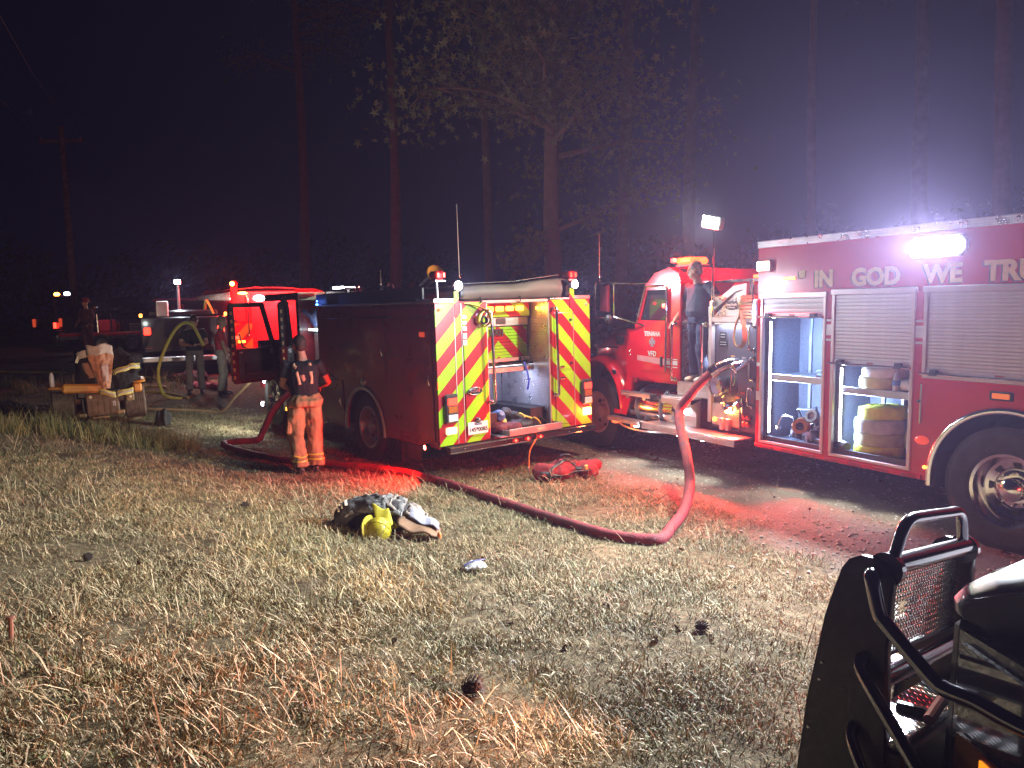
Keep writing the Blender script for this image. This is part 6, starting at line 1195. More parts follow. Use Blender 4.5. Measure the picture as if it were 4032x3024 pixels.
    roll((x - .03, -.28, 1.237), .22, .10, yp, 'pale yellow rolled hose lying on the shelf', 5); roll((x - .06, -.29, 1.345), .225, .095, wh, 'white rolled hose on top of the pale yellow one on the shelf', 6, R(2))
    o = roll((-1.66, -.38, .77), .17, .1, yp, 'rolled hose standing on edge behind the stack of four', 7); o.matrix_world = RES_MW @ Matrix.Translation((-1.70, -.46, .75)) @ Matrix.Rotation(PI / 2, 4, 'Y')
    b = B().lathe([(.001, 0), (.034, 0), (.036, .01), (.036, .10), (.028, .14), (.014, .165), (.014, .185), (.001, .186)], (0, 0, 0), (0, 0, 1), 16).ob('water_bottle', mat('water_bottle_plastic', (.5, .55, .68), .1, coat=.6), None); b.matrix_world = RES_MW @ Matrix.Translation((-1.62, -.13, 1.237)); tag(b, 'plastic water bottle with blue label in front of the hoses on the shelf', 'bottle')
    B().lathe([(.0372, .05), (.0372, .10)], (0, 0, 0), (0, 0, 1), 16).ob('label', mat('blue_label', (.06, .2, .6), .4), b)
    b = B().tube([(-.07, 0, .055), (.07, 0, .055)], .055, 18).ob('paper_roll', wh, None); b.matrix_world = RES_MW @ Matrix.Translation((-1.745, -.16, 1.237)); tag(b, 'white paper towel roll lying on the shelf beside the water bottle', 'paper roll')
    b = B().box((0, 0, .09), (.09, .12, .18), None, .02).ob('red_canister', mat('red_canister', (.5, .03, .05), .4), None); b.matrix_world = RES_MW @ Matrix.Translation((-1.80, -.30, 1.237)); tag(b, 'red can behind the paper roll on the shelf', 'can')
    # fittings heaped on the floor of the first compartment
    al, ch, dkm = alu(), chrome(), mat('dark_metal', (.1, .09, .1), .35, .6)
    def fit(label, cat, loc, rot, build):
        o = thing(cat.replace(' ', '_'), label, cat, RES_MW @ Matrix.Translation(loc) @ rot @ Matrix.Scale(1.35, 4)); build(o); return o
    RX = lambda a: Matrix.Rotation(R(a), 4, 'X'); RY = lambda a: Matrix.Rotation(R(a), 4, 'Y'); RZ = lambda a: Matrix.Rotation(R(a), 4, 'Z')
    br = mat('brass_orange', (.50, .20, .08), .4, .5)
    def coupling(m, r=.06, L=.12):
        def f(o):
            B().lathe([(r * .55, 0), (r, 0), (r * 1.05, L * .1), (r * 1.05, L * .4), (r * .85, L * .45), (r * .85, L * .55), (r, L * .6), (r, L * .95), (r * .6, L), (r * .55, L)], (0, 0, 0), (0, 1, 0), 22, True).ob('ring', m, o)
            for k in range(3): a = k * 2.094; B().box((r * 1.12 * math.cos(a), L * .25, r * 1.12 * math.sin(a)), (.025, .03, .025), Matrix.Rotation(-a, 3, 'Y'), .005).ob('lug', m, o)
        return f
    def nozzle(m, m2):
        def f(o):
            B().lathe([(.001, -.02), (.045, -.02), (.05, .03), (.04, .06), (.03, .09), (.028, .20), (.04, .22), (.04, .27), (.032, .29), (.001, .29)], (0, 0, 0), (0, 1, 0), 20).ob('barrel', m, o); B().tube([(.0, .12, -.02), (.0, .11, -.10), (.0, .12, -.12)], [.016, .018, .016], 8).ob('grip', m2, o); B().tube([(.05, .07, .0), (.05, .06, .08), (-.05, .06, .08), (-.05, .07, 0)], .008, 6).ob('bail_handle', al, o)
        return f
    def wye(m):
        def f(o):
            b = B(); b.tube([(0, 0, 0), (0, .1, 0)], .04, 14); b.tube([(0, .1, 0), (.07, .2, 0)], .035, 14); b.tube([(0, .1, 0), (-.07, .2, 0)], .035, 14); b.ob('body', m, o)
            for s in (-1, 1): B().lathe([(.03, 0), (.05, 0), (.05, .04), (.03, .04)], (s * .07, .2, 0), (s * .5, .8, 0), 16, True).ob('outlet_ring', al, o); B().tube([(s * .04, .14, .04), (s * .07, .12, .09)], .008, 6).ob('lever', ch, o)
        return f
    z = .565
    fit('orange brass hose coupling at the front of the heap of fittings', 'hose coupling', (-.46, -.24, z + .19), RZ(25), coupling(br, .062, .11)); fit('dark threaded adapter under the orange coupling', 'hose adapter', (-.42, -.20, z + .06), RX(90) @ RZ(20), coupling(dkm, .06, .11))
    fit('black fog nozzle lying across the front of the heap', 'nozzle', (-.62, -.17, z + .06), RZ(75), nozzle(dkm, black())); fit('large dark nozzle with red ring at the right of the heap', 'nozzle', (-.78, -.20, z + .07), RZ(70), nozzle(dkm, mat('red_grip', (.5, .04, .03), .5)))
    fit('silver gated wye valve on top of the heap of fittings', 'wye valve', (-.58, -.38, z + .22), RX(20) @ RZ(40), wye(al)); fit('grey gated wye valve at the right of the heap', 'wye valve', (-.80, -.36, z + .14), RX(-15) @ RZ(-60), wye(dkm)); fit('polished coupling in the middle of the heap', 'hose coupling', (-.66, -.30, z + .12), RX(35) @ RZ(-30), coupling(ch, .05, .1)); fit('polished coupling lying at the back left of the heap', 'hose coupling', (-.32, -.42, z + .07), RX(10) @ RZ(60), coupling(al, .055, .1))
    def frm(o): B().tube([(-.09, 0, 0), (-.09, 0, .13), (.09, 0, .15), (.09, 0, .02)], [(.010, .012)] * 4, 8, closed=True).ob('frame', al, o); B().box((0, 0, .0), (.2, .03, .03), None, .005).ob('foot', al, o)
    fit('square silver wrench holder standing on the heap', 'wrench holder', (-.55, -.30, z + .20), RX(-25) @ RY(12), frm)
    def loopf(o): B().tube(smooth_path([(0, 0, 0), (-.06, 0, .08), (-.04, 0, .17), (.06, 0, .17), (.1, 0, .08)], 5), .011, 8).ob('bar', ch, o); B().lathe([(.001, 0), (.03, 0), (.03, .03), (.001, .03)], (.1, 0, .06), (0, 0, 1), 12).ob('foot', ch, o)
    fit('bent silver handle at the left end of the heap', 'spanner', (-.24, -.26, z + .02), RZ(10), loopf)
    def pad(o): B().prism([(0, 0), (.10, 0), (.13, .18), (.05, .22)], (0, 0, 0), (1, 0, 0), (0, 0, 1), (0, .03, 0)).ob('plate', black(), o); B().tube([(.02, .04, .03), (.09, .04, .19)], .008, 6).ob('hook', black(), o)
    fit('black folding hook leaning on the back wall above the heap', 'hook', (-.83, -.52, z + .16), RZ(0), pad)
    def drill(o): B().tube([(0, 0, .03), (.14, .0, .05)], [.03, .018], 12).ob('barrel', mat('white_plastic', (.7, .7, .7), .4), o); B().tube([(.03, 0, .03), (.02, -.05, .01)], .018, 10).ob('handle', mat('white_plastic', (.7, .7, .7)), o)
    fit('small white tool lying on the shelf above the heap of fittings', 'tool', (-.66, -.20, 1.287), RZ(200), drill)
    # folded tan hose hanging in a loop on the pump panel
    o = thing('tan_hose', 'bundle of tan hose with a loop hanging down over the pump panel', 'hose', RES_MW @ Matrix.Translation((.12, .03, 1.95)))
    th = mat('tan_hose_jacket', (.42, .28, .10), .75, var=.2, bump=.2, bs=120)
    pts = smooth_path([(.05, .05, .02), (.10, .07, -.10), (.13, .07, -.25), (.10, .07, -.34), (.03, .07, -.36), (-.03, .07, -.30), (-.02, .06, -.18), (.02, .05, -.05), (.04, .04, .05)], 6); B().tube(pts, [(.006, .028)] * len(pts), 8).ob('hanging_loop', th, o)
    rs = random.Random(3)
    for k in range(7):
        zz = -.04 + k * .038; ox = rs.uniform(-.02, .03); pts = smooth_path([(-.12, -.10, zz), (-.02 + ox, .03, zz + .01), (.07 + ox, .05, zz), (.085 + ox, .03, zz + .014), (.05 + ox, .0, zz + .02), (-.08, -.09, zz + .02)], 4); B().tube(pts, [(.014, .006)] * len(pts), 8).ob('fold', th, o)
build_gear()

# ------------------------------------------------------------------ pickup with brush guard (lower right)
def build_pickup():
    f = V((-.684, .729, 0)).normalized(); u = V((.107, .100, .989)).normalized(); l = u.cross(f); O = V((1.254, 2.5, 1.19)) - u * 1.0
    mw = Matrix(((f.x, l.x, u.x, O.x), (f.y, l.y, u.y, O.y), (f.z, l.z, u.z, O.z), (0, 0, 0, 1)))
    t = thing('pickup_truck', 'silver pickup with a black tubular brush guard, its nose at the lower right corner', 'pickup', mw)
    gb = gloss_black(); bk = black(); sv = mat('silver_car_paint', (.22, .21, .225), .5, .15, coat=.25, var=.05); tube_m = mat('polished_tube', (.26, .25, .28), .16, 1., var=.15, coat=.3)
    W = .923
    prof = [(-.005, .95), (.0, .90), (0, .72), (-.025, .345), (-.03, .10), (.27, .10), (.262, .232), (.246, .49), (.224, .652), (.206, .788), (.182, .885), (.160, .965), (.138, 1.0), (.105, 1.018), (.068, 1.016), (.035, 1.0), (.01, .975)]
    for y0, s in ((0, -1), (-W, 1)):
        pl = B().prism(prof, (0, y0, 0), (1, 0, 0), (0, 0, 1), (0, s * .010, 0)).ob('guard_plate', gb, t, sharp=25)
        b = B(); n = len(prof)
        for i in list(range(4, n)) + [0, 1, 2]:
            (a, c), (a2, c2) = prof[i], prof[(i + 1) % n]
            if i == 4: continue
            b.add([(a, y0, c), (a2, y0, c2), (a2, y0 + s * .05, c2), (a, y0 + s * .05, c)], [(0, 1, 2, 3)])
        b.ob('plate_flange', gb, pl, thick=.006)
        for xx, zz in ((.205, .62), (.21, .56), (.235, .38)): B().lathe([(.001, 0), (.006, 0), (.005, .004), (.001, .005)], (xx, y0 - s * .001, zz), (0, -s, 0), 8).ob('bolt', alu(), pl)
    B().tube([(.02, -.045, 1.0), (.02, -W + .045, 1.0)], .036, 28).ob('top_tube', tube_m, t)
    for y in (-.05, -W + .05): B().lathe([(.02, -.02), (.056, -.02), (.058, .02), (.02, .02)], (.03, y, .985), (0, 1, 0), 28, True).ob('tube_collar', tube_m, t)
    B().tube(smooth_path([(.02, -.06, 1.01), (.02, -.09, 1.05), (.02, -.135, 1.115), (.02, -.20, 1.148), (.02, -.32, 1.152), (.02, -.60, 1.150), (.02, -.72, 1.148), (.02, -.775, 1.12), (.02, -.80, 1.06), (.02, -.81, 1.0)], 6), .021, 18).ob('top_hoop', tube_m, t)
    B().tube([(.03, -.03, .60), (.03, -W + .03, .60)], .032, 20).ob('lower_tube', tube_m, t); B().bx(.05, .06, -W + .05, -.05, .955, .968, .003).ob('mesh_top_rail', alu(), t); B().bx(.045, .065, -W + .04, -.04, .655, .672, .003).ob('mesh_bottom_rail', gb, t)
    # expanded metal: every strand is real, joined as one piece
    b = B(); ny = 32; nz_ = 26; y0, y1, z0, z1 = -.05, -W + .05, .672, .955
    for k in range(nz_ + 1):
        z = z0 + (z1 - z0) * k / nz_
        vs = []; 
        for i in range(ny * 2 + 1):
            y = y0 + (y1 - y0) * i / (ny * 2); d = (.0050 if (i + k) % 2 else -.0050)
            if 10 < k < 16 and -.33 < y < -.24: d = 0
            vs += [V((.052 + (.002 if i % 2 else -.002), y, z + d - .0016)), V((.056 + (.002 if i % 2 else -.002), y, z + d + .0016))]
        fs = [(2 * i, 2 * i + 1, 2 * i + 3, 2 * i + 2) for i in range(ny * 2) if not (10 < k < 16 and -.32 < vs[2 * i].y < -.25)]
        b.add(vs, fs)
    struct(b.ob('mesh_screen', mat('mesh_metal', (.16, .145, .13), .4, .5), t, thick=.002), 'stuff')
    # bars sweeping back round the head lamp
    B().tube(smooth_path([(.055, .0, .965), (.045, .045, .972), (.03, .07, .955), (.0, .075, .86), (-.03, .075, .825), (-.17, .08, .706), (-.22, .085, .685), (-.30, .09, .678), (-.44, .10, .648), (-.75, .12, .62), (-1.1, .14, .60)], 6), .025, 20).ob('wrap_bar', tube_m, t)
    B().tube(smooth_path([(.065, .0, .68), (.055, .035, .645), (-.05, .06, .526), (-.15, .07, .405), (-.26, .08, .28), (-.34, .09, .2)], 6), .023, 18).ob('wrap_bar', tube_m, t)
    B().tube(smooth_path([(.08, .0, .44), (.07, .035, .41), (.02, .06, .335), (-.05, .07, .24)], 6), .020, 16).ob('wrap_bar', tube_m, t)
    # bumper with tread plate top
    dp = diamond('diamond_plate'); B().bx(-.06, .12, -W + .02, -.03, .40, .425, .004).ob('bumper_tread', dp, t); B().bx(-.08, .13, -W + .012, -.02, .12, .398, .01).ob('bumper', gb, t)
    B().box((.02, -.36, .44), (.10, .045, .03), Matrix.Rotation(.3, 3, 'Z'), .006).ob('receiver_clevis', bk, t); B().tube([(-.06, -.30, .44), (-.04, -.5, .46), (-.06, -.7, .44)], .02, 10).ob('winch_line', mat('pinkish_rope', (.5, .25, .25), .6), t)
    for y in (-.30, -.62):
        w = B().bx(.10, .305, y - .07, y + .07, .47, .53, .008).ob('warning_light', bk, t); B().bx(.306, .312, y - .06, y + .06, .478, .522, .004).ob('lens', glow('hot_red_lens', (1., .12, .06), 40), w)  # unseen strobes, added to carry the red wash on the grass
    lamp('SPOT', t, (.36, -.30, .50), (1, .95, -.055), 420, (1, .16, .09), .06, spot=52, blend=1.); lamp('SPOT', t, (.30, .0, .60), (1, .55, -.22), 270, (1, .70, .55), .06, spot=62, blend=1.)  # added red and warm fills for the left foreground
    lamp('SPOT', t, (.30, -.10, .55), (1, -.04, .02), 1700, (1, .68, .42), .06, spot=26, blend=.8)  # added warm fill aimed at the mower, no lamp body
    w = B().bx(.02, .10, -W - .10, -W - .055, .82, .88, .01).ob('warning_light', bk, t); B().bx(.03, .09, -W - .108, -W - .1, .83, .87, .004).ob('lens', gr(20), w); lamp('SPOT', t, (.06, -W - .14, .85), (.35, -1, -.05), 70, (1, .03, .02), .04, spot=120, blend=.8)  # unseen strobe, added to redden the rescue truck's tyre
    # grille, header, hood, fender, head lamp
    b = B(); b.bx(-.35, -.125, -1.75, -.255, .15, .83, .02); b.ob('grille_surround', mat('grille_black', (.018, .018, .02), .35, coat=.3), t)
    for k in range(3): B().bx(-.13, -.115, -1.65, -.36, .30 + k * .15, .35 + k * .15, .008).ob('grille_bar', bk, t)
    def header(u, v):
        e = min(1, v / .10); e2 = 1 - (1 - e) ** 2; x = [-.135, -.10, -.105, -.16, -.26, -.36, -.44][0]
        ctl = [(-.14, .835), (-.105, .85), (-.10, .885), (-.13, .925), (-.22, .985), (-.33, 1.025), (-.45, 1.05)]
        q = u * (len(ctl) - 1); i = min(int(q), len(ctl) - 2); a = lerp((ctl[i][0], 0, ctl[i][1]), (ctl[i + 1][0], 0, ctl[i + 1][1]), q - i)
        y = -.235 - 1.50 * v; zz = .84 + (a.z - .84) * (.72 + .28 * e2); return V((a.x - (1 - e2) * .06, y, zz + .03 * math.sin(PI * min(1, v)) * u))
    B().grid(header, 18, 40).ob('grille_header', sv, t, thick=.012)
    B().prism([(-.14, .835), (-.105, .85), (-.10, .885), (-.13, .915), (-.22, .955), (-.33, .99), (-.45, 1.0), (-.45, .80), (-.2, .80)], (-.06, -.235, 0), (1, 0, 0), (0, 0, 1), (0, -.02, 0)).ob('header_cheek', sv, t)
    un = V((-.10, 0, .05)).normalized(); text('badge_lettering', 'RAM', .10, chrome(), t, (-.165, -.62, .965), (0, 1, 0), (-.9, 0, .45), .004, .006)
    def hood(u, v):
        x = -.47 - 1.2 * u; y = -.20 - 1.56 * v; e = min(1, min(v, 1 - v) / .12); return V((x, y, .86 + (.20 + .07 * u) * (1 - (1 - e) ** 2.5) + .025 * math.sin(PI * v)))
    B().grid(hood, 10, 36).ob('hood', sv, t, thick=.012)
    B().tube([(-.46, -.215, .86), (-.455, -.23, .97), (-.455, -.30, 1.045), (-.455, -.6, 1.07)], .005, 6).ob('hood_seam', bk, t)
    def fend(u, v): return V((-.42 - 1.2 * u, .16 - .36 * v ** 2 - .06 * math.cos(u * 2), .30 + .62 * v + .02 * u - .1 * (1 - u) * (1 - v)))
    B().grid(fend, 10, 10).ob('fender', sv, t, thick=.015)
    hb = B(); hb.add([(-.15, -.25, .30), (-.15, -.25, .80), (-.52, .16, .80), (-.52, .16, .30), (-.62, -.25, .30), (-.62, -.25, .80), (-.72, .12, .80), (-.72, .12, .30)], [(0, 3, 2, 1), (0, 1, 5, 4), (3, 7, 6, 2), (1, 2, 6, 5), (0, 4, 7, 3), (4, 5, 6, 7)]); hb.ob('headlight_housing', mat('headlight_dark', (.03, .028, .03), .25, coat=.6), t)
    nrm = V((.74, .67, 0)).normalized(); al_ = V((-.67, .74, 0)).normalized()
    hl = B().prism([(.05, .50), (.06, .77), (.44, .76), (.46, .50)], V((-.15, -.25, 0)) + nrm * .004, al_, (0, 0, 1), nrm * .02).ob('headlight', mat('headlight_lens', (.05, .04, .045), .06, coat=1.), t)
    am = B().prism([(.06, .32), (.07, .475), (.45, .475), (.47, .32)], V((-.15, -.25, 0)) + nrm * .004, al_, (0, 0, 1), nrm * .018).ob('turn_signal', mat('amber_reflector', (.25, .09, .01), .15, coat=.8), t)
    B().prism([(.23, .33), (.23, .455), (.44, .455), (.45, .33)], V((-.15, -.25, 0)) + nrm * .0225, al_, (0, 0, 1), nrm * .006).ob('lit_lens', glow('amber_lens_lit', (1., .30, .01), 1.1), am)
    b = B(); b.bx(-2.2, -.45, -1.75, -.2, .2, .82, .05); b.ob('engine_bay', bk, t); wheel(t, (-.95, .08, .30), .40, .26, .25, 1, alu(), False)
    b = B(); b.prism([(-1.65, 1.1), (-2.25, 1.62), (-3.6, 1.62), (-3.9, 1.1), (-5.4, 1.1), (-5.4, .3), (-1.3, .3), (-1.3, .98)], (0, .15, 0), (1, 0, 0), (0, 0, 1), (0, -1.9, 0)); b.ob('cab_and_bed', sv, t); wheel(t, (-4.4, .08, .30), .40, .26, .25, 1, alu(), False)
build_pickup()

# ------------------------------------------------------------------ vehicles beyond
def far_pickup(name, label, cat, x, y, rz, col, group=None, lights=(), white=0):
    t = thing(name, label, cat, Matrix.Translation((x, y, tz(x, y))) @ Matrix.Rotation(rz, 4, 'Z'), None); m = mat('far_paint_%d_%d' % (int(col[0] * 100), int(col[2] * 100)), col, .25, coat=.6)
    b = B(); b.prism([(2.6, .5), (2.65, .95), (1.3, 1.12), (-2.6, 1.1), (-2.65, .5)], (0, .95, 0), (1, 0, 0), (0, 0, 1), (0, -1.9, 0)); b.ob('body', m, t)
    c = B(); c.add([(1.2, .88, 1.1), (1.2, -.88, 1.1), (-1.0, -.88, 1.1), (-1.0, .88, 1.1), (.45, .72, 1.82), (.45, -.72, 1.82), (-.75, -.72, 1.82), (-.75, .72, 1.82)], [(0, 1, 5, 4), (1, 2, 6, 5), (2, 3, 7, 6), (3, 0, 4, 7), (4, 5, 6, 7), (3, 2, 1, 0)]); c.ob('cab', m, t)
    g = glass(); B().add([(1.15, .74, 1.2), (1.15, -.74, 1.2), (.56, -.66, 1.75), (.56, .66, 1.75)], [(0, 1, 2, 3)]).ob('windscreen', g, t, thick=.03); B().add([(-1.005, .74, 1.2), (-1.005, -.74, 1.2), (-.80, -.66, 1.75), (-.80, .66, 1.75)], [(0, 1, 2, 3)]).ob('rear_window', g, t, thick=.03)
    for s in (1, -1): B().add([(.95, s * .885, 1.2), (-.85, s * .885, 1.2), (-.68, s * .75, 1.72), (.45, s * .75, 1.72)], [(0, 1, 2, 3)]).ob('side_window', g, t, thick=.02)
    for xx in (1.7, -1.7):
        for s in (1, -1): wheel(t, (xx, s * .82, .38), .38, .24, .23, s, alu(), False)
    for s in (1, -1):
        B().bx(2.60, 2.67, s * .72 - .14, s * .72 + .14, .72, .92, .02).ob('headlight', gw(white) if white else mat('headlight_lens', (.05, .04, .045), .06, coat=1.), t); B().bx(-2.67, -2.6, s * .85 - .07, s * .85 + .07, .75, 1.05, .02).ob('tail_light', mat('red_reflector', (.6, .03, .02), .2), t)
    B().bx(2.6, 2.75, -.95, .95, .4, .62, .04).ob('bumper', chrome(), t); B().bx(-2.78, -2.62, -.95, .95, .45, .62, .04).ob('bumper', chrome(), t)
    return t
def build_far():
    bk = black(); ch = chrome(); al = alu(); rp = red_paint()
    # dark pickup with a lit window, left
    t = far_pickup('pickup_truck', 'dark pickup far off behind the mower with one orange and one white light', 'pickup', -15.6, 30.5, R(60), (.02, .018, .02))
    for (xx, yy, zz, c, nm, e) in ((-2.0, .35, 1.95, (1, .25, .03), 'amber_far', 25), (-2.0, -.30, 1.95, (.7, .85, 1), 'white_far', 30)): B().ell((xx, yy, zz), (.09, .14, .07), None, 10, 6).ob('roof_lamp', glow(nm, c, e), t)
    B().bx(-2.05, -1.9, -.6, .6, 1.85, 1.89, .01).ob('lamp_bar', bk, t); B().tube([(-2, .55, 1.1), (-2, .55, 1.85)], .03, 6).ob('lamp_post', bk, t); B().tube([(-2, -.55, 1.1), (-2, -.55, 1.85)], .03, 6).ob('lamp_post', bk, t)
    B().bx(-2.7, -2.66, -.62, -.5, .7, .9).ob('lit_tail_lamp', gr(8), t)
    lamp('POINT', t, (-2.3, 0, 1.4), (0, 0, 1), 3, (1, .1, .05), .1)
    # red pickup facing us with head lamps on, beside the trailer
    t = far_pickup('pickup_truck', 'red pickup far off with a blazing head lamp, behind the flatbed trailer', 'pickup', -12.0, 27.8, R(-60), (.42, .02, .05), white=40)
    lamp('AREA', t, (2.78, .3, .82), (1, -.1, -.25), 120, (1, .85, .75), .5, .15); lamp('POINT', t, (1.6, 1.5, 1.9), (0, 0, 1), 14, (1, .15, .25), .1)
    # flatbed trailer with gear
    x, y = -13.4, 27.0; t = thing('flatbed_trailer', 'low red-edged flatbed trailer carrying coiled gear, far beyond the mower', 'trailer', Matrix.Translation((x, y, tz(x, y))) @ Matrix.Rotation(R(8), 4, 'Z'))
    B().bx(-1.9, 1.9, -.9, .9, .55, .66, .01).ob('deck', mat('trailer_red', (.45, .03, .05), .4), t); B().bx(-1.9, 1.9, -.86, .86, .45, .55).ob('frame', al, t)
    for xx in (-.5, .45): wheel(t, (xx, -.92, .30), .30, .2, .18, -1, alu(), False)
    b = B()
    for k in range(3): b.tube([(.5 + .32 * math.cos(a), -.2 + .32 * math.sin(a), .72 + k * .09) for a in [i * PI / 10 for i in range(20)]], .045, 6, closed=True)
    b.ob('coiled_hose', mat('dark_hose', (.05, .04, .04), .5), t); B().box((-.55, -.3, .88), (.5, .4, .42), None, .05).ob('engine_unit', mat('trailer_red', (.45, .03, .05), .4), t); B().box((1.2, -.4, .80), (.35, .3, .22), None, .04).ob('yellow_case', mat('yellow_case', (.7, .55, .1), .4), t)
    B().tube([(-.75, -.6, .66), (-.75, -.6, 1.3), (-.3, -.6, 1.3), (-.3, -.6, .66)], .03, 8).ob('rack', ch, t); lamp('POINT', t, (0, -1.2, 1.7), (0, 0, 1), 14, (1, .75, .6), .1)
    # dark brush truck from behind with raised mast light
    x, y = -8.15, 19.3; t = thing('brush_truck', 'dark brush truck seen from behind with a white light on a raised mast', 'fire truck', Matrix.Translation((x, y, tz(x, y))) @ Matrix.Rotation(R(112), 4, 'Z'))
    dm = mat('near_black_paint', (.02, .018, .022), .3, coat=.5); b = B(); b.bx(0, 2.6, -1.0, 1.0, .75, 1.55, .03); b.ob('body', dm, t); b = B(); b.bx(2.7, 4.4, -.95, .95, .6, 2.0, .15); b.ob('cab', dm, t); B().bx(-.04, 0, -.95, .95, .70, .80, .01).ob('tailgate', dm, t)
    B().bx(2.69, 2.7, -.7, .7, 1.45, 1.9).ob('rear_window', glass(), t); B().bx(-.3, 0, -1.0, 1.0, .45, .58, .02).ob('step_bumper', al, t)
    for s in (1, -1):
        wheel(t, (.9, s * .88, .42), .42, .26, .24, s, ch, False); wheel(t, (3.7, s * .88, .42), .42, .26, .24, s, ch, False)
        B().bx(-.06, -.01, s * .85 - .08, s * .85 + .08, 1.12, 1.30, .02).ob('tail_light', gr(14) if s < 0 else gr(5), t)
        B().bx(.05, .15, s * .98 - .03, s * .98 + .03, 1.56, 1.64, .01).ob('amber_lamp', ga(12), t)
    B().bx(-.05, -.01, -.78, -.7, .62, .70, .01).ob('low_red_lamp', gr(14), t)
    B().bx(.2, 2.4, -.8, .8, 1.56, 1.72, .04).ob('water_tank', dm, t); B().tube([(.3, .1, 1.6), (.3, .1, 2.35)], .035, 10).ob('light_mast', al, t)
    h = B().box((.3, .1, 2.42), (.10, .17, .13), None, .03).ob('mast_light', al, t); B().bx(.235, .249, .03, .17, 2.37, 2.47, .003).ob('lens', gw(50), h); lamp('AREA', h, (.2, .1, 2.42), (-1, 0, -.6), 32, (.85, .93, 1), .12, spread=170)
    B().bx(.1, .5, .35, .62, 1.55, 1.95, .02).ob('control_box', mat('pale_box', (.6, .6, .6), .4), t); B().tube(smooth_path([(.4, -.5, 1.7), (.3, -.55, 1.95), (.2, -.7, 1.6)], 5), .03, 8).ob('hose_reel_line', mat('yellow_hose', (.5, .42, .07), .7), t)
    B().lathe([(.001, -.15), (.25, -.15), (.25, -.12), (.14, -.11), (.14, .11), (.25, .12), (.25, .15), (.001, .15)], (.35, .75, .95), (1, 0, 0), 22).ob('hose_reel', ch, t); lamp('POINT', t, (-.3, .9, 1.4), (0, 0, 1), 3, (.9, 1, .95), .06)
    # red engine beyond the open doors
    x, y = -7.28, 20.2; mw = frame(x, y, R(33), 0, 0, tz(x, y)); t = thing('fire_engine', 'distant fire engine glowing red behind the open cab doors, chevrons on its tail', 'fire engine', mw)
    ce = chevron('far_chevron_stripes', -1.25, 0, .5, (.6, .42, .03), (.5, .02, .03))
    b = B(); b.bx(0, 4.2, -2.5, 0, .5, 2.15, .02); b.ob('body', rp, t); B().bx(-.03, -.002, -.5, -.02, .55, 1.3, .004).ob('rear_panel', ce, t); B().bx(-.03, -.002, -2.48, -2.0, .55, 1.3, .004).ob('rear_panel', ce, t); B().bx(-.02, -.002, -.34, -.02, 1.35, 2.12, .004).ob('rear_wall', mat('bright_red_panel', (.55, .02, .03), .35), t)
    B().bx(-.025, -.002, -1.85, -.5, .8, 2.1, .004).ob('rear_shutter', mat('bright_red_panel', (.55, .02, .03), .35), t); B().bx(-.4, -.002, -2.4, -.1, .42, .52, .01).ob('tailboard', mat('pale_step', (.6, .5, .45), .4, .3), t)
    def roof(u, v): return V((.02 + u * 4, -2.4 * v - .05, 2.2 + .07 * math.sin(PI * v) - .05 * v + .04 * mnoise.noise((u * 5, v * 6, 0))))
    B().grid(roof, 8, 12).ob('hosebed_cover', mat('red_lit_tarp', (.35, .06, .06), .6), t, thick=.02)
    B().bx(-.10, .06, -.16, -.02, 1.4, 2.36, .01).ob('corner_post', mat('bright_red_panel', (.55, .02, .03), .35), t); hb = B().lathe([(.001, .07), (.07, .06), (.085, 0), (.06, -.02)], (-.14, -.08, 2.34), (1, 0, 0), 16).ob('corner_beacon', mat('red_dome', (.35, .01, .02), .12, coat=.8), t); B().ell((-.17, -.02, 2.34), (.03, .06, .06), None, 10, 6).ob('lens', glow('orange_hot', (1, .35, .05), 25), hb); lamp('POINT', t, (-.5, .3, 2.3), (0, 0, 1), 90, (1, .05, .03), .08)
    for yy in (-.72, -1.28): B().ell((-.06, yy, 1.96), (.03, .15, .08), None, 14, 8).ob('scene_light', gw(40), t)
    B().ell((-.05, -.30, 2.10), (.03, .12, .035), None, 12, 6).ob('amber_lamp', glow('orange_hot', (1, .35, .05), 25), t)
    lamp('AREA', t, (-.9, -1.2, 2.1), (1, 0, -.2), 150, (1, .05, .04), 1.6, .4); lamp('AREA', t, (-.12, -1.25, 1.93), (-1, 0, -.7), 30, (.9, .95, 1), .9, .1)  # first is an added red fill brightening the rear, no lamp body
    rail(t, 'grab_rail', (-.03, -.40, 1.0), (-.03, -.40, 2.0), (-.08, 0, 0), .02); B().bx(-.06, -.03, -.16, -.06, .9, .98, .01).ob('tail_lamp', gr(10), t); B().bx(-.06, -.03, -.30, -.12, .80, .86, .01).ob('amber_marker', ga(8), t)
    for xx in (1.2, 4.6): wheel(t, (xx, -.15, .5), .5, .28, .3, 1, ch, False); wheel(t, (xx, -2.35, .5), .5, .28, .3, -1, ch, False)
    b = B(); b.bx(4.25, 6.4, -2.4, -.1, .6, 2.3, .2); b.ob('cab', rp, t)
build_far()

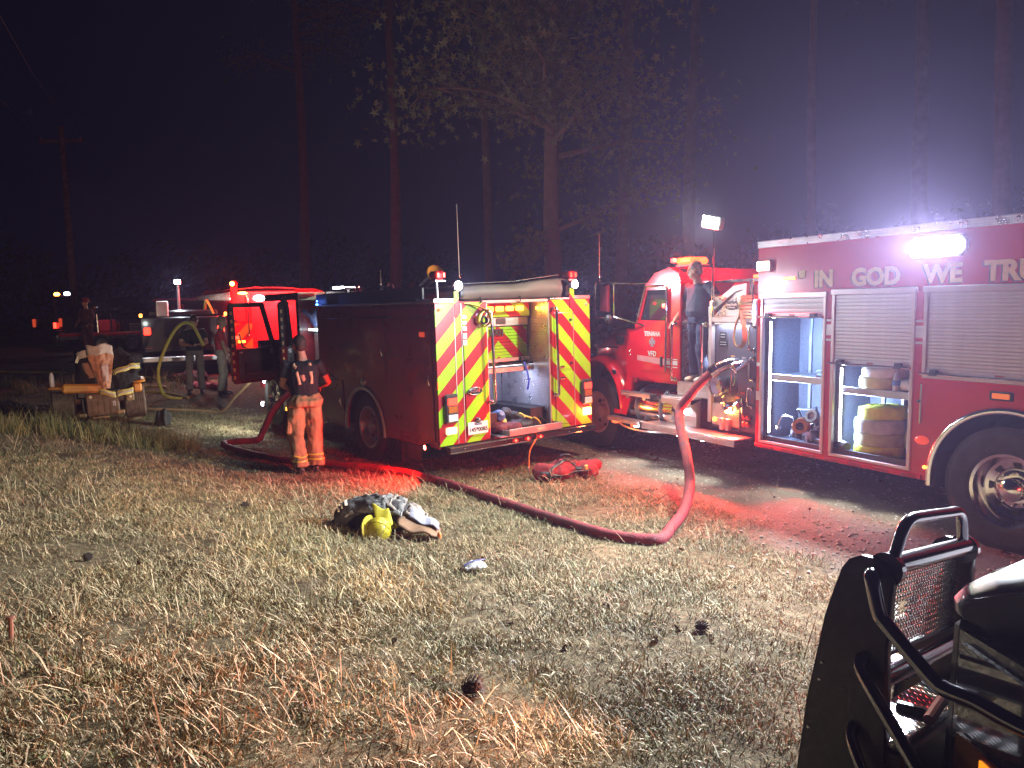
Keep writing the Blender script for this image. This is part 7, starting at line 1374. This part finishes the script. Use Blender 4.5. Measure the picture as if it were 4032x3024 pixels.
# ------------------------------------------------------------------ trees, pole, undergrowth, smoke
BARK = lambda: mat('pine_bark', (.16, .10, .075), .9, var=.16, vs=5, bump=.8, bs=14)
def leaf_mat(i, c): return mat('leaves_%d' % i, c, .6, var=.35, vs=1.5, sheen=.0)
def tree(name, label, x, y, h, r, crown, leafc, limbs=6, nleaf=1600, lsz=.11, lean=(0, 0), seed=1, low=(), group='trees behind the trucks'):
    rs = random.Random(seed); z0 = tz(x, y) - .2; t = thing(name, label, 'tree', Matrix.Translation((x, y, z0)), None, 0, group)
    pts = []; n = 12
    for i in range(n + 1):
        q = i / n; pts.append((lean[0] * q + .12 * math.sin(q * 5 + seed), lean[1] * q + .1 * math.sin(q * 4 + seed * 2), h * q))
    b = B(); b.tube(pts, [r * (1.35 if i == 0 else 1) * (1 - .75 * i / n) for i in range(n + 1)], 12); b.v = [tuple(V(p) * 1 + V((mnoise.noise((p[0] * 6, p[1] * 6, p[2] * 2)) * r * .12, 0, 0))) for p in b.v]
    b.ob('trunk', BARK(), t); P = lambda q: V(smooth_path(pts, 3)[min(int(q * 36), 36)])
    lv = []; c0, c1, cr = crown; spots = []
    for k in range(limbs):
        q = c0 + (c1 - c0) * k / max(1, limbs - 1); a = rs.uniform(0, 2 * PI); L = cr * rs.uniform(.6, 1.1) * (1 - .4 * (q - c0) / max(.01, c1 - c0)); p = P(q); d = V((math.cos(a), math.sin(a), rs.uniform(.0, .5)))
        e = [p, p + d * L * .35 + V((0, 0, .1)), p + d * L * .7 + V((rs.uniform(-.3, .3), rs.uniform(-.3, .3), .15)), p + d * L + V((0, 0, rs.uniform(-.4, .2)))]
        B().tube(smooth_path(e, 4), [r * .30 * (1 - .85 * i / 12) for i in range(13)], 7).ob('limb', BARK(), t); spots += [(e[1], .5), (e[2], .9), (e[3], 1.0), ((e[2] + e[3]) / 2, 1)]
    for (e, w) in low:
        e = [V(q) for q in e]; B().tube(smooth_path(e, 4), [r * .24 * (1 - .8 * i / (4 * (len(e) - 1))) for i in range(4 * (len(e) - 1) + 1)], 7).ob('limb', BARK(), t); spots += [(q, w) for q in e[1:]]
    b = B()
    for i in range(nleaf):
        s, w = rs.choice(spots); sg = cr * .22 * w; p = s + V((rs.gauss(0, sg), rs.gauss(0, sg), rs.gauss(0, sg * .7))); a = V((rs.gauss(0, 1), rs.gauss(0, 1), rs.gauss(-.2, .8))).normalized(); u = a.orthogonal().normalized() * lsz * rs.uniform(.5, 1.2); w_ = a.cross(u) * .7
        if name == 'sweetgum_tree':
            vs = []
            for j in range(10): rr = 1.0 if j % 2 == 0 else .38; an = j * PI / 5; vs.append(p + u * (rr * math.cos(an)) + w_ * (1.4 * rr * math.sin(an)) + a * (.15 * lsz * (j % 2)))
            b.add(vs + [p], [(j, (j + 1) % 10, 10) for j in range(10)])
        else: b.add([p - u, p + w_ * .45, p + u, p - w_ * .45 + a * lsz * .2], [(0, 1, 2, 3)])
    b.ob('crown', leaf_mat(seed % 3, leafc), t, smooth=False); return t
def build_trees():
    dg = (.06, .075, .03); og = (.10, .085, .035)
    tree('sweetgum_tree', 'broad sweetgum with star-shaped leaves whose crown spreads above the middle fire engine', 1.15, 18.2, 12, .27, (.46, .80, 3.2), (.12, .115, .045), 15, 6500, .11, (.0, 0), 3, low=[([(0, 0, 4.0), (.8, -.2, 4.3), (1.9, -.3, 4.8), (2.6, -.3, 4.9)], .45), ([(0, 0, 6.2), (-1.2, -.6, 6.9), (-2.6, -1., 7.0), (-3.2, -1.1, 6.6)], .9), ([(0, 0, 6.3), (-1, -.5, 7.6), (-2.2, -1., 8.8)], 1.0), ([(0, 0, 6.1), (1.2, -.6, 6.9), (2.6, -.8, 6.6)], .8), ([(0, 0, 3.6), (-.6, -.2, 3.7), (-.9, -.3, 3.3)], .35)])
    pines = [(3.3, 22.5, .24, 5, 'tall straight pine just left of the red truck mirror'), (-4.45, 30, .26, 6, 'pine trunk rising above the middle of the dark fire engine body'), (-.75, 24, .17, 7, 'thin pine trunk left of the whip antenna on the fire engine'), (10.15, 16.3, .21, 8, 'pine at the far right rising behind the rescue truck roof'), (8.2, 21, .15, 9, 'thin bare pine right of the raised scene light'), (6.0, 25.5, .25, 10, 'dim pine directly behind the raised scene light'), (-9.5, 36, .3, 12, 'faint pine far beyond the distant fire engine'), (12.5, 24, .3, 13, 'faint pine beyond the flood light of the rescue truck')]
    for (x, y, r, s, lab) in pines: tree('pine_tree', lab, x, y, 20, r, (.62, .97, 3.0), dg, 14, 2600, .15, (.2, 0), s)
    low = [(-3.2, 20, 'bush'), (-1.2, 18.5, 'b'), (2.2, 17.5, ''), (4.2, 18, ''), (6.6, 16.5, ''), (9, 15, ''), (-5.2, 24, ''), (0, 21, '')]
    b = B(); rs = random.Random(9)
    for (x, y, _) in low:
        for k in range(420):
            p = V((x + rs.gauss(0, 1.1), y + rs.gauss(0, .7), max(.05, abs(rs.gauss(.8, .75))))); a = V((rs.gauss(0, 1), rs.gauss(0, 1), rs.gauss(0, .7))).normalized(); u = a.orthogonal().normalized() * rs.uniform(.06, .16); w = a.cross(u) * .45; b.add([p - u, p + w, p + u, p - w], [(0, 1, 2, 3)])
        for k in range(14):
            p = V((x + rs.gauss(0, .9), y + rs.gauss(0, .5), 0)); q = p + V((rs.gauss(0, .7), rs.gauss(0, .4), rs.uniform(1, 2.6))); b.tube([p, lerp(p, q, .5) + V((rs.gauss(0, .15), 0, 0)), q], [.018, .012, .005], 5)
    struct(b.ob('undergrowth', mat('undergrowth_leaf', (.11, .07, .04), .7, var=.5, vs=3), None, smooth=False), 'stuff')
    # far dark wood closing the view
    b = B(); rs = random.Random(19)
    for k in range(20000):
        a = rs.uniform(-1.0, 1.15); d = rs.uniform(45, 70); x = d * math.sin(a) + (-4 if a < 0 else 0); y = d * math.cos(a); hmax = 6.5 + 4 * mnoise.noise((a * 6, 0, 3)) + 3 * mnoise.noise((a * 17, 2, 3))
        p = V((x, y, rs.uniform(.2, 1) * hmax)); n = V((rs.gauss(0, 1), rs.gauss(0, 1), rs.gauss(0, .7))).normalized(); u = n.orthogonal().normalized() * rs.uniform(.14, .36); w = n.cross(u) * .5; b.add([p - u, p + w, p + u, p - w], [(0, 1, 2, 3)])
    struct(b.ob('distant_wood', mat('dark_wood_leaf', (.02, .025, .015), .9, var=.4, vs=.5), None, smooth=False), 'stuff')
    # utility pole
    x, y = -22.5, 40; t = thing('utility_pole', 'dim wooden utility pole at the far left beyond the mower', 'utility pole', Matrix.Translation((x, y, tz(x, y) - .2)))
    B().tube([(0, 0, 0), (.05, 0, 10.5)], [.19, .12], 12).ob('pole', mat('weathered_pole', (.22, .14, .10), .9, var=.3), t); B().bx(-1.1, 1.1, -.06, .06, 9.7, 9.85).ob('cross_arm', mat('weathered_pole', (.22, .14, .10)), t)
    for xx in (-1, 0, 1): B().lathe([(.001, 0), (.05, 0), (.06, .05), (.03, .12), (.001, .14)], (xx, 0, 9.85), (0, 0, 1), 10).ob('insulator', mat('grey_rim', (.4, .4, .42)), t)
    w = B()
    for xx in (-1, 1): w.tube([(xx, 0, 9.98), (xx + 5, -12, 9.3), (xx + 11, -26, 9.6), (xx + 17, -42, 10.5)], .012, 5)
    w.ob('power_line', mat('grey_wire', (.3, .3, .3), .5), t)
build_trees()
def build_haze(d=.0018):
    b = B().bx(-150, 150, -60, 150, -1.5, 34); o = b.ob('haze', None, None, smooth=False); struct(o, 'stuff')
    m = bpy.data.materials.new('smoky_night_air'); m.use_nodes = True; nt = m.node_tree; nt.nodes.clear(); out = N(nt, 'ShaderNodeOutputMaterial'); v = N(nt, 'ShaderNodeVolumePrincipled'); v.inputs['Color'].default_value = (.66, .54, 1., 1); v.inputs['Density'].default_value = d; v.inputs['Anisotropy'].default_value = .6
    nt.links.new(v.outputs[0], out.inputs['Volume']); o.data.materials.append(m)
build_haze()
